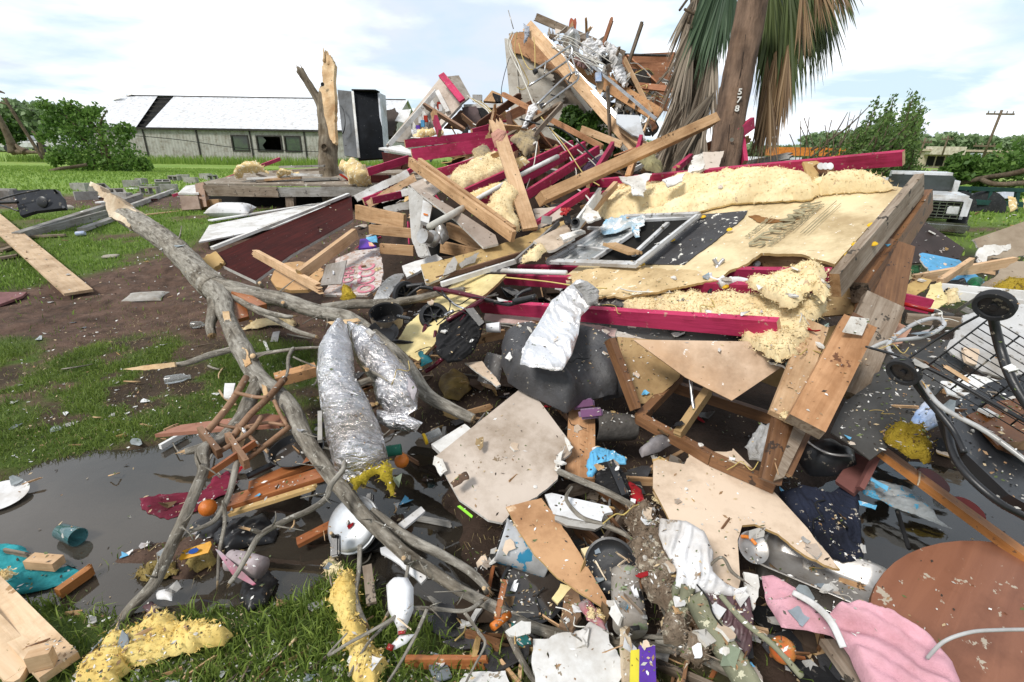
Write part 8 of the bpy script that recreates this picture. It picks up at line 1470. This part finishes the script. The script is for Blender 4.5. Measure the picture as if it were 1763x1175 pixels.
S('white_board','large broken white board at the bottom centre','board',[(918,1100,1.62),(950,1095,1.62),(1000,1085,1.64),(1020,1070,1.68),(1045,1070,1.68),(1048,1098,1.62),(1062,1120,1.58),(1075,1150,1.54),(1060,1190,1.48),(925,1190,1.5),(915,1140,1.56)],.014,white,edge=gyp,rag=.01); S('white_board','second white board corner at the bottom edge','board',[(800,1160,-.04),(870,1155,-.04),(880,1190,-.04),(780,1190,-.04)],.012,white,rag=.01)
Lm('red_bag','crimson cloth crumple beside the foam roll','cloth',[(995,1040,1.68),(1010,1030,1.68),(1030,1050,1.66),(1048,1055,1.65),(1045,1085,1.6),(1010,1068,1.62)],.03,M('crimson_grey_cloth',(.5,.03,.08),(.35,.35,.34),11,.6,.2),s=.012,lump=.8,ns=10); S('charred_board','charred wood scrap beside the crimson cloth','board',[(975,1015,1.75),(992,1005,1.75),(1000,1060,1.66),(985,1085,1.62),(962,1078,1.64)],.02,M('charred_wood',(.3,.18,.1),(.03,.03,.03),7,.8,.3),rag=.01); S('yellow_scrap','pale yellow foam scrap under the black bucket edge','foam',[(950,1030,1.72),(965,1005,1.76),(985,1010,1.75),(960,1040,1.7)],.01,yfoam,rag=.006); S('yellow_scrap','torn yellow foam behind the plywood blade','foam',[(1000,945,1.85),(1030,938,1.86),(1015,965,1.8),(1008,962,1.82)],.02,insw,rag=.01)
U('orange_tube','orange plastic tube under the fallen limb','tube',[(848,1080,1.64),(876,1058,1.7)],orange,seg=14,n=2,wd=14); B('brown_batten','brown slat standing in the black bucket puddle','slat',(870,1000,1.82),(855,1065,1.66),.02,.01,orgw,up=(1,0,0)); S('lime_strip','lime green strip on the drowned wallboard edge','strip',[(787,872,2.12),(792,870,2.12),(814,888,2.06),(812,892,2.05)],.004,M('lime',(.3,.75,.05),None,4,.4,0)); Lm('teal_rag','dark teal rag under the fallen limb at the bottom','rag',[(880,1070,1.66),(900,1080,1.64),(915,1110,1.58),(900,1115,1.58),(880,1090,1.62)],.02,M('dark_teal_cloth',(.02,.16,.16)),s=.014)
S('purple_box','purple and yellow carton at the bottom edge','carton',[(1102,1110,1.5),(1128,1112,1.5),(1130,1185,1.42),(1100,1185,1.42)],.03,purple); S('yellow_strip','yellow strip beside the purple carton','strip',[(1086,1120,1.5),(1102,1118,1.5),(1100,1185,1.42),(1084,1185,1.42)],.02,M('lemon',(.75,.65,.05),None,4,.5,0)); Lm('ceramic_scrap','white broken porcelain scrap by the limb in the puddle','scrap',[(265,1018,-.04),(285,1014,-.05),(300,1020,-.05),(296,1035,-.05),(270,1032,-.04)],.02,whiteclean,s=.01,lump=.3,rag=.004); Lm('plum_scrap','plum rag beside the porcelain scrap','rag',[(245,1045,-.02),(260,1035,-.02),(280,1045,-.02),(265,1058,-.02)],.02,plum,s=.012)
lathe('clear_bottle','clear plastic bottle lying in the grass at left','bottle',[(0,0),(.03,0),(.032,.01),(.032,.10),(.014,.14),(.014,.16),(0,.16)],W(285,655,-.03),(1,.35,.05),clearp,seg=22); lathe('clear_bottle','crushed clear bottle under the trunk stub','bottle',[(0,0),(.03,0),(.032,.01),(.03,.08),(.014,.11),(0,.12)],W(330,560,-.03),(1,.1,.05),clearp,seg=20,dent=.2)
S('white_sheet','small white sheet leaning in the grass beside the chair','panel',[(387,660,2.85),(405,660,2.85),(398,688,2.75),(385,684,2.75)],.012,white,rag=.003)
# wood seat, L timbers, lettered board
S('wooden_seat','rounded tan wooden chair seat lying by the mahogany panel','chair seat',[(466,482,4.3),(472,466,4.4),(490,453,4.5),(515,450,4.55),(540,455,4.5),(557,464,4.4),(556,475,4.3),(545,490,4.2),(530,499,4.1),(500,500,4.1),(475,494,4.2)],.03,M('tan_seat',(.58,.36,.17),(.48,.28,.12),2,.5,.1,spk=(.15,.08,.04),spa=.73,sps=8,objvar=0)); B('timber','nailed timber slanting up over the wooden seat','timber',(516,474,4.0),(612,402,4.5),.09,.05,pale,end=osb); B('timber','splintered timber crossing below the nailed timber','timber',(436,434,4.6),(554,499,3.8),.07,.04,pale,jag=(.10,.12))
LPN=plane_of([(552,505,4.0),(652,430,4.7),(660,480,4.2),(560,450,4.6)])
lb=T('lettered_board','peeling white board with faded pink hand-painted letters','sign board',W(610,480,4.2))
S('board',None,None,[(556,508,4.0),(572,478,4.0),(578,446,4.0),(612,432,4.0),(654,426,4.0),(660,470,4.0),(655,492,4.0),(632,508,4.0)],.02,M('peeling_white',(.66,.62,.60),(.52,.44,.40),14,.8,.3,spk=(.42,.27,.21),spa=.56,sps=22,objvar=0),pl=LPN,rag=.01,p=lb)
pkl=M('faded_pink_letters',(.66,.20,.28),(.6,.3,.34),20,.8,0,objvar=0)
def lM(a,b_,dx,dy,off=.006): c,n=LPN; o=hitp(a,b_,(c+n*off,n)); o2=hitp(a+dx,b_+dy,(c+n*off,n)); return frame(o2-o,n,o)
text('letters','OCCC',lM(632,478,1.2,-30),.20,pkl,lb,ext=.0006); text('letters','IL CHEA',lM(600,478,4,-30),.13,pkl,lb,ext=.0006)
S('ribbed_sheet','grey ribbed fibre cement piece on the lettered board','sheet',[(550,492,3.95),(562,456,3.95),(597,448,4.0),(588,489,3.9)],.012,M('ribbed_grey',(.50,.47,.45),(.36,.34,.32),5,.85,.4,'wood'),rag=.004)
Lm('insulation_tuft','mustard fibreglass tuft at the foot of the lettered board','insulation',[(585,515,3.75),(590,498,3.85),(605,497,3.85),(615,510,3.75),(600,520,3.7)],.05,insy,s=.016,rag=.02,lump=.8,ns=9)
S('purple_bag','purple snack bag above the lettered board','packet',[(617,428,4.5),(620,412,4.6),(630,411,4.6),(648,424,4.5),(640,426,4.5)],.02,purple); S('pink_print','pink and yellow print on the purple snack bag','print',[(634,417,4.5),(640,418,4.5),(645,424,4.46),(636,424,4.46)],.002,M('pink_yellow_print',(.85,.2,.35),(.9,.7,.2),30)); Lm('blue_rag','pale blue plastic rag behind the purple snack bag','rag',[(630,410,4.7),(648,406,4.7),(650,418,4.6),(638,418,4.6)],.03,bluec,s=.02)
S('flashing','curled corrugated metal flashing right of the lettered board','flashing',[(640,512,3.7),(655,490,3.8),(680,466,4.0),(694,455,4.1),(696,470,4.0),(685,490,3.85),(665,512,3.7),(650,520,3.65)],.004,M('ribbed_metal',(.50,.50,.50),(.35,.35,.35),40,.4,.6,metal=.8,bs=60),bend=('x',-.08),s=.03)
Lm('insulation_scrap','pale yellow insulation scrap on the earth under the limbs','insulation',[(418,568,-.02),(440,552,-.03),(480,548,-.04),(510,555,-.03),(508,562,-.03),(470,560,-.03),(440,566,-.02)],.03,insw,s=.02,rag=.02)
B('white_stick','thin white stick in the grass by the small twig','stick',(455,588,-.02),(462,604,-.02),.01,.02,white); S('grey_triangle','grey plastic shard below the pale insulation scrap','shard',[(470,572,-.02),(482,570,-.03),(478,588,-.02),(465,588,-.02)],.004,greyp)
lathe('cup','white cup with ribbed end behind the rollator seat','cup',[(0,0),(.03,0),(.036,.09),(.03,.09),(0,.08)],W(838,565,3.3),(1,-.1,.1),whiteclean,seg=20); Lm('teal_box','teal plastic box under the rollator','box',[(715,615,3.1),(735,605,3.1),(745,622,3.0),(725,632,3.0)],.05,M('teal_plastic',(.02,.14,.17),None,4,.4,.1),s=.02,lump=.1); S('kraft_scrap','tan wallboard scrap above the speckled pot','board scrap',[(800,625,3.1),(830,622,3.1),(862,662,2.85),(855,665,2.85),(820,640,3.0)],.012,peach,edge=gyp,rag=.008); B('plank','orange plank end under the pink plasterboard','plank',(820,585,3.3),(868,575,3.4),.06,.03,pine)
Lm('leaf_litter','brown and yellow wet leaves pile by the speckled pot','leaves',[(755,660,-.02),(780,640,-.03),(805,650,-.03),(812,670,-.03),(790,690,-.02),(765,685,-.02)],.05,M('wet_leaves',(.35,.24,.06),(.09,.06,.03),9,.6,.8,bs=30),s=.02,lump=.9,ns=9)

for (a,b_,d) in ((300,425,4.35),(470,512,3.65),(560,540,3.4),(430,625,2.95),(520,745,2.45),(560,805,2.25),(640,895,2.02),(720,965,1.86),(800,1018,1.76),(880,1055,1.7),(980,1090,1.65),(345,800,2.2),(310,905,2.0),(270,995,1.88),(205,1070,1.8),(690,620,2.9),(560,850,1.94),(470,905,1.83),(740,1045,1.64),(1060,1100,1.62)):
    for k in range(2):
        an=rs.uniform(0,6.28); l=rs.uniform(18,55); P=[(a,b_,d,4),(a+l*.5*math.cos(an)+rs.uniform(-5,5),b_+l*.4*math.sin(an),d-.05,3),(a+l*math.cos(an),b_+l*.8*math.sin(an),d-.04,1.5)]
        br(P,6,ends=(0,0),n=3,nm='twig')
# ------------------------------------------------ small debris scattered everywhere
rs=random.Random(99)
bpy.context.view_layer.update(); DG=bpy.context.evaluated_depsgraph_get()
SOFTN=('grass','straw','frond','foliage','crown','dead_frond','cable','woodland','power','branch','post','dead')
CLEAN=('wallboard','peach','thin_ply','pink','top','round','sheathing','white','foil','hanging','beige','yellow','mahog','plywood','water','roasting','window','black_felt','pine_block','timber','tray','magazine','printed')
def drop(x,y,z0=5.0):
    z=z0
    for _ in range(14):
        ok,loc,nr,_i,ob,_m=sc.ray_cast(DG,Vector((x,y,z)),Vector((0,0,-1)))
        if not ok: return Vector((x,y,H1(x,y))),Vector((0,0,1)),'ground'
        if ob.name.startswith(SOFTN): z=loc.z-.004; continue
        return loc,(nr if nr.z>0 else -nr),ob.name
    return Vector((x,y,H1(x,y))),Vector((0,0,1)),'ground'
def inpoly(px,py,poly):
    c=False; n=len(poly)
    for i in range(n):
        x1,y1=poly[i]; x2,y2=poly[(i+1)%n]
        if (y1>py)!=(y2>py) and px<(x2-x1)*(py-y1)/(y2-y1)+x1: c=not c
    return c
HEAP=[(560,430),(640,380),(1000,300),(1560,330),(1763,400),(1850,600),(1850,1100),(1500,1180),(1180,1180),(900,1120),(800,1060),(690,960),(620,860),(560,700),(480,600)]
FRONT=[(620,560),(860,560),(1080,640),(1350,760),(1763,760),(1763,960),(1500,960),(1400,1175),(1000,1175),(840,1090),(700,960),(620,820)]
YARD=[(0,560),(330,480),(560,560),(560,700),(480,740),(330,740),(0,820)]
PUDP=[(0,850),(330,760),(600,760),(760,830),(780,1000),(600,980),(420,1030),(200,1040),(0,990)]
LOWG=[(60,1060),(420,1050),(620,1040),(800,1080),(900,1175),(100,1175)]
MIDL=[(0,380),(340,330),(650,350),(700,480),(560,560),(400,480),(0,520)]
def samp(poly,zg=.2):
    x0=min(q[0] for q in poly); x1=max(q[0] for q in poly); y0=min(q[1] for q in poly); y1=max(q[1] for q in poly)
    while True:
        a=rs.uniform(x0,x1); b=rs.uniform(y0,y1)
        if inpoly(a,b,poly):
            r=ray(a,b); t=(zg-CAMH)/r.z if r.z<-.03 else 30; 
            if t>14: continue
            v=CP+r*t; return v.x,v.y
def tiltM(loc,nr,tilt,lift=0):
    n=(nr*.6+Vector((0,0,.5))+Vector((rs.uniform(-1,1),rs.uniform(-1,1),0))*tilt).normalized(); x=Vector((rs.uniform(-1,1),rs.uniform(-1,1),rs.uniform(-.1,.1)))
    return frame(x-n*x.dot(n),n,loc+Vector((0,0,lift)))
def protosheet(name,m,edge,r,th,n=9,bend=.0,lab='',cat_='scrap',grp=''):
    ang=sorted(rs.uniform(0,6.283) for _ in range(n)); P=[(r*rs.uniform(.45,1.15)*math.cos(a),r*rs.uniform(.3,.8)*math.sin(a)) for a in ang]
    V=[(x,y,th/2+bend*(x*x-y*x)/r) for x,y in P]+[(x,y,-th/2+bend*(x*x-y*x)/r) for x,y in P]+[(0,0,th/2),(0,0,-th/2)]
    F=[];fm=[]
    for i in range(n):
        j=(i+1)%n; F+=[(i,j,2*n),(j+n,i+n,2*n+1),(j,i,i+n,j+n)]; fm+=[0,0,1]
    return mesh_obj(name,V,F,[m,edge],fm,False,Matrix.Translation((0,0,-50)),lab=lab,cat=cat_,grp=grp)
def protoboard(name,m,L_,w_,t_,j,lab,cat_,grp): 
    return B(name,lab,cat_,Vector((-L_/2,0,-50)),Vector((L_/2,0,-50)),w_,t_,m,up='flat',jag=(j,j),grp=grp,bev=0,ns=5)
def protochunk(name,m,r,lab,cat_,grp):
    bm=bmesh.new(); bmesh.ops.create_icosphere(bm,subdivisions=1,radius=r)
    for v in bm.verts: v.co=Vector((v.co.x*rs.uniform(.6,1.3),v.co.y*rs.uniform(.5,1.1),v.co.z*rs.uniform(.25,.6)))
    return bm_obj(name,bm,m,False,Matrix.Translation((0,0,-50)),lab=lab,cat=cat_,grp=grp)
def sow(protos,n,polys,tilt=.35,lift=.003,smin=.6,smax=1.4,zmax=9,zg=.2,keep=.09,flt=None):
    used=[False]*len(protos); k=0; tries=0
    while k<n and tries<n*12:
        tries+=1; x,y=samp(polys[int(rs.random()*len(polys))],zg); loc,nr,nm=drop(x,y)
        if nm.startswith(CLEAN) and rs.random()>keep*(.4 if nm=='water' else 1): continue
        if loc.z>zmax or loc.z<-1 or (flt and not flt(x,y,loc,nm)): continue
        if (loc-CP).length<.75: continue
        if loc.z<0.0: loc.z=0.002
        M0=tiltM(loc,nr,tilt,lift); s=rs.uniform(smin,smax); M0=M0@Matrix.Diagonal((s,s*rs.uniform(.7,1.2),s,1)); i=k%len(protos); o=protos[i]
        if not used[i]: o.matrix_basis=M0; WMX[o.name]=M0.copy(); used[i]=True
        else:
            c=o.copy(); COL.objects.link(c); c.matrix_basis=M0
        k+=1
sh_=lambda m,e,r,th,g,b=0,nm='sheet_scrap',ct='sheet scrap': protosheet(nm,m,e,r,th,rs.randint(6,11),b,g,ct,g)
# fill the dark gaps low in the heap: broken boards and sheets
g='broken board jammed in the low gaps of the heap'
low=lambda x,y,l,nm: nm in ('ground','water') or (l.z<.25 and nm.startswith(('broken_board','sheet_scrap')) and rs.random()<.25)
sow([protoboard('broken_board',m,L_,w_,.02,j,g,'board',g) for m,L_,w_,j in ((pine,.42,.07,.05),(oldw,.5,.09,.06),(brownw,.38,.06,.04),(pale,.34,.05,.06),(osb,.25,.09,.05),(orgw,.3,.05,.03),(greyw,.45,.06,.05),(brownw,.3,.10,.05))],130,[FRONT,FRONT,HEAP],.35,.02,.35,.95,flt=low)
g='wet dark sheet scrap added to darken the low gaps of the heap'
sow([sh_(m,m,.13,.006,g,.3) for m in (tar,blackm,darkgrey,M('dark_gap_sheet',(.09,.06,.04)),bagm,M('dark_gap_sheet'))],120,[FRONT,HEAP],.3,.015,.4,1.1,flt=low)  # dark scraps added so the low gaps look as deep as shade
g='torn wallboard piece lying low in the heap'
sow([sh_(m,e,.09,.011,g,0,'wallboard_piece','wallboard') for m,e in ((beige,gyp),(peach,osb),(gyp,gyp),(kraft,osb),(greyp,gyp),(white,gyp))],90,[FRONT,HEAP],.35,.015,.3,1.0,flt=low)
# boards lying on the middle heap
g='loose lath lying over the middle of the heap'
MIDH=[(620,330),(780,250),(1080,230),(1180,300),(1040,340),(980,440),(700,470),(600,440)]
mh=lambda x,y,l,nm: y>4.6 and l.z<2.2 and (nm=='ground' or rs.random()<.12)
sow([protoboard('lath',m,L_,w_,.02,j,g,'lath',g) for m,L_,w_,j in ((pine,.7,.05,.06),(pale,.6,.08,.08),(oldw,.8,.06,.08),(white,.6,.06,.04),(pine,.5,.11,.05),(greyw,.7,.05,.06),(red,.5,.04,.03))],85,[MIDH],.6,.02,.4,1.0,zg=.9,flt=mh)
g='torn sheet piece lying over the middle of the heap'
sow([sh_(m,e,.2,.012,g,.2,'torn_sheet','torn sheet') for m,e in ((beige,gyp),(gyp,gyp),(kraft,osb),(greyp,gyp),(tar,tar),(osb,osb),(sheath,osb),(blackm,blackm))],90,[MIDH],.5,.02,.4,1.1,zg=.9,flt=mh)
# rear of the heap and roof ruin
def pile(n,region,d0,d1,protos,tl):
    for k in range(n):
        while True:
            a=rs.uniform(min(q[0] for q in region),max(q[0] for q in region)); b=rs.uniform(min(q[1] for q in region),max(q[1] for q in region))
            if inpoly(a,b,region): break
        v=W(a,b,rs.uniform(d0,d1)); M0=frame(Vector((rs.uniform(-1,1),rs.uniform(-1,1),rs.uniform(-tl,tl))),Vector((rs.uniform(-.7,.7),rs.uniform(-1,.3),rs.uniform(.2,1))),v); s=rs.uniform(.5,1.3)
        o=protos[k%len(protos)]; M0=M0@Matrix.Diagonal((s,s,1,1))
        if k<len(protos): o.matrix_basis=M0; WMX[o.name]=M0.copy()
        else: c=o.copy(); COL.objects.link(c); c.matrix_basis=M0
g='splintered board in the rear of the heap'
RB=[protoboard('splintered_board',m,L_,w_,.025,.08,g,'board',g) for m,L_,w_ in ((pine,.9,.09),(oldw,1.0,.08),(brownw,.8,.12),(pale,.7,.07),(greyw,1.1,.08),(dk,.9,.14),(M('dark_plank_brown'),.8,.1),(white,.7,.05))]
pile(80,[(800,225),(860,205),(900,245),(1000,262),(1100,262),(1200,270),(1200,310),(1000,300),(830,285)],6.6,7.8,RB,.5)
g='torn sheet in the rear of the heap'
RS=[sh_(m,e,.25,.012,g,.2,'torn_sheet','torn sheet') for m,e in ((beige,gyp),(roofd,roofd),(kraft,osb),(greyp,gyp),(tar,tar),(M('dark_plank_brown'),osb),(blackm,blackm),(siding,gyp))]
pile(75,[(700,250),(800,225),(900,240),(1000,258),(1100,262),(1200,270),(1200,315),(1000,310),(760,300)],6.8,8.0,RS,.5)
g='splintered board tangled in the roof ruin'
RF=[protoboard('roof_splinter',m,L_,w_,.025,.10,g,'board',g) for m,L_,w_ in ((pine,.8,.06),(oldw,.9,.06),(dk,.8,.1),(pale,.6,.05),(greyw,.8,.05),(roofd,.5,.2))]
pile(46,[(945,85),(985,72),(1050,105),(1140,130),(1140,200),(1128,240),(1085,215),(1030,150),(975,105)],7.5,8.4,RF,.8)
g='crumpled strip or scrap caught in the roof ruin'
RG=[sh_(m,e,.11,.008,g,.7,'roof_scrap','scrap') for m,e in ((white,gyp),(steel,steel),(greyp,gyp),(white,white),(beige,gyp),(siding,gyp),(bluegr,bluegr))] if (bluegr:=M('bluegrey_rag')) else []
pile(80,[(940,58),(985,55),(1050,80),(1075,120),(1120,200),(1110,225),(1060,190),(1000,125)],7.2,7.9,RG,.8)
# small litter on everything
P_ALL=[FRONT,FRONT,HEAP,HEAP,HEAP,HEAP,FRONT,HEAP,HEAP,YARD,PUDP,LOWG,MIDL]
g='small wood splinter scattered over the debris'
sow([protoboard('wood_splinter',m,L_,w_,.004,.03,g,'splinter',g) for m,L_,w_ in ((pale,.11,.012),(pine,.09,.02),(oldw,.13,.012),(brownw,.08,.018),(splintw,.07,.01),(osb,.06,.025))],250,P_ALL,.3,.004,.4,1.2)
g='white plaster crumb scattered over the debris'
sow([protochunk('plaster_crumb',m,.012,g,'plaster',g) for m in (gyp,white,gyp,concrete)],210,P_ALL,.4,.002,.25,1.3)
g='grey or white plastic shard lying in the grass and mud'
sow([sh_(m,m,r,.003,g,.3,'plastic_shard','shard') for m,r in ((whiteclean,.03),(greyp,.045),(MATS['bluegrey_tile'],.05),(whiteclean,.04),(M('glassy_grey',(.35,.4,.42),None,4,.1,0,spec=.8),.05),(white,.03))],105,[YARD,YARD,PUDP,LOWG,MIDL,FRONT,FRONT],.2,.006,.4,1.2)
g='torn wallboard crumb scattered over the heap'
sow([sh_(m,e,.035,.009,g,0,'wallboard_crumb','wallboard crumb') for m,e in ((beige,gyp),(gyp,gyp),(peach,gyp),(white,gyp))],160,[FRONT,HEAP,HEAP],.4,.006,.4,1.3)
g='torn paper or film scrap caught in the heap'
sow([sh_(m,m,.045,.001,g,.5,'paper_scrap','paper') for m in (white,kraft,M('foil_paper',(.7,.7,.72),None,4,.3,.3,metal=.8),whiteclean,M('leaf_brown',(.16,.1,.05)),bluec,MATS['packaging_film'],greyp,M('print_paper',(.55,.55,.56),(.35,.3,.3),30),redc,M('pale_green_wrap',(.3,.36,.26)),blackm)],120,[FRONT,FRONT,HEAP,HEAP,PUDP],.3,.008,.3,1.1)
g='loose tuft of yellow fibreglass blown over the heap'
tf=[]
for i in range(3):
    o=Lm('fibreglass_tuft',g,'insulation',[(900+30*math.cos(6.283*k/9)*rs.uniform(.5,1.2),900+16*math.sin(6.283*k/9)*rs.uniform(.5,1.2),1.5) for k in range(9)],.02,(insw,ins,insw)[i],s=.008,rag=.006,lump=.9,ns=18,grp=g); tf.append(o)
sow(tf,26,[FRONT,HEAP,HEAP],.4,.006,.3,.8)
g='short curl of wire lying in the debris'
wp_=[U('wire_curl',g,'wire',[Vector((a*.03-.06,rs.uniform(-.03,.03),-50+rs.uniform(0,.02))) for a in range(5)],m,seg=5,n=4,wm_=.004,grp=g) for m in (wire,wireb,wirey)]
sow(wp_,70,[FRONT,HEAP],.6,.015,.6,1.6)
# fine litter: one uncountable mass
n=17000; V=[];F=[];T_=[]
cols=[.02,.12,.25,.45,.7,.97]
for k in range(n):
    x,y=samp(P_ALL[int(rs.random()*13)]); loc,nr,nm=drop(x,y)
    if (loc-CP).length<.8 or (nm.startswith(CLEAN) and rs.random()>(.06 if nm=='water' else .22)): continue
    if loc.z<0: loc.z=.003
    d=(loc-CP).length; s=rs.uniform(.0015,.0055)*(.6+.3*d); a=rs.random()*6.28; u=Vector((math.cos(a),math.sin(a),rs.uniform(-.3,.5)))*s*rs.uniform(.6,2.2); v=Vector((-math.sin(a),math.cos(a),rs.uniform(-.3,.5)))*s*.7
    b=len(V); V+=[loc+u+Vector((0,0,.002)),loc+v+Vector((0,0,.003)),loc-u+Vector((0,0,.002)),loc-v+Vector((0,0,.001))]; F.append((b,b+1,b+2,b+3)); T_+=[rs.choice(cols)]*4
me=fastmesh('fine_litter',np.array([tuple(v) for v in V]),np.array(F),[None]); me.materials.clear()
lm=bpy.data.materials.new('litter_mix'); lm.use_nodes=True; nt=lm.node_tree; at_=nd(nt,'ShaderNodeAttribute',attribute_name='tint'); r_=nd(nt,'ShaderNodeValToRGB'); r_.color_ramp.interpolation='CONSTANT'
for i,(p_,c_) in enumerate(((0,(.05,.035,.025)),(.1,(.30,.18,.09)),(.2,(.10,.13,.04)),(.4,(.55,.42,.25)),(.6,(.5,.48,.44)),(.9,(.8,.79,.76)))):
    e=r_.color_ramp.elements[i] if i<2 else r_.color_ramp.elements.new(p_); e.position=p_; e.color=(*c_,1)
nt.links.new(at_.outputs['Fac'],r_.inputs[0]); nt.links.new(r_.outputs[0],nt.nodes['Principled BSDF'].inputs['Base Color']); me.materials.append(lm)
a_=me.attributes.new('tint','FLOAT','POINT'); a_.data.foreach_set('value',np.array(T_,dtype=np.float32))
reg(bpy.data.objects.new('fine_litter',me),Matrix.Identity(4),'fine crumbs, chips and bark bits strewn over the debris and mud','litter',kind='stuff')
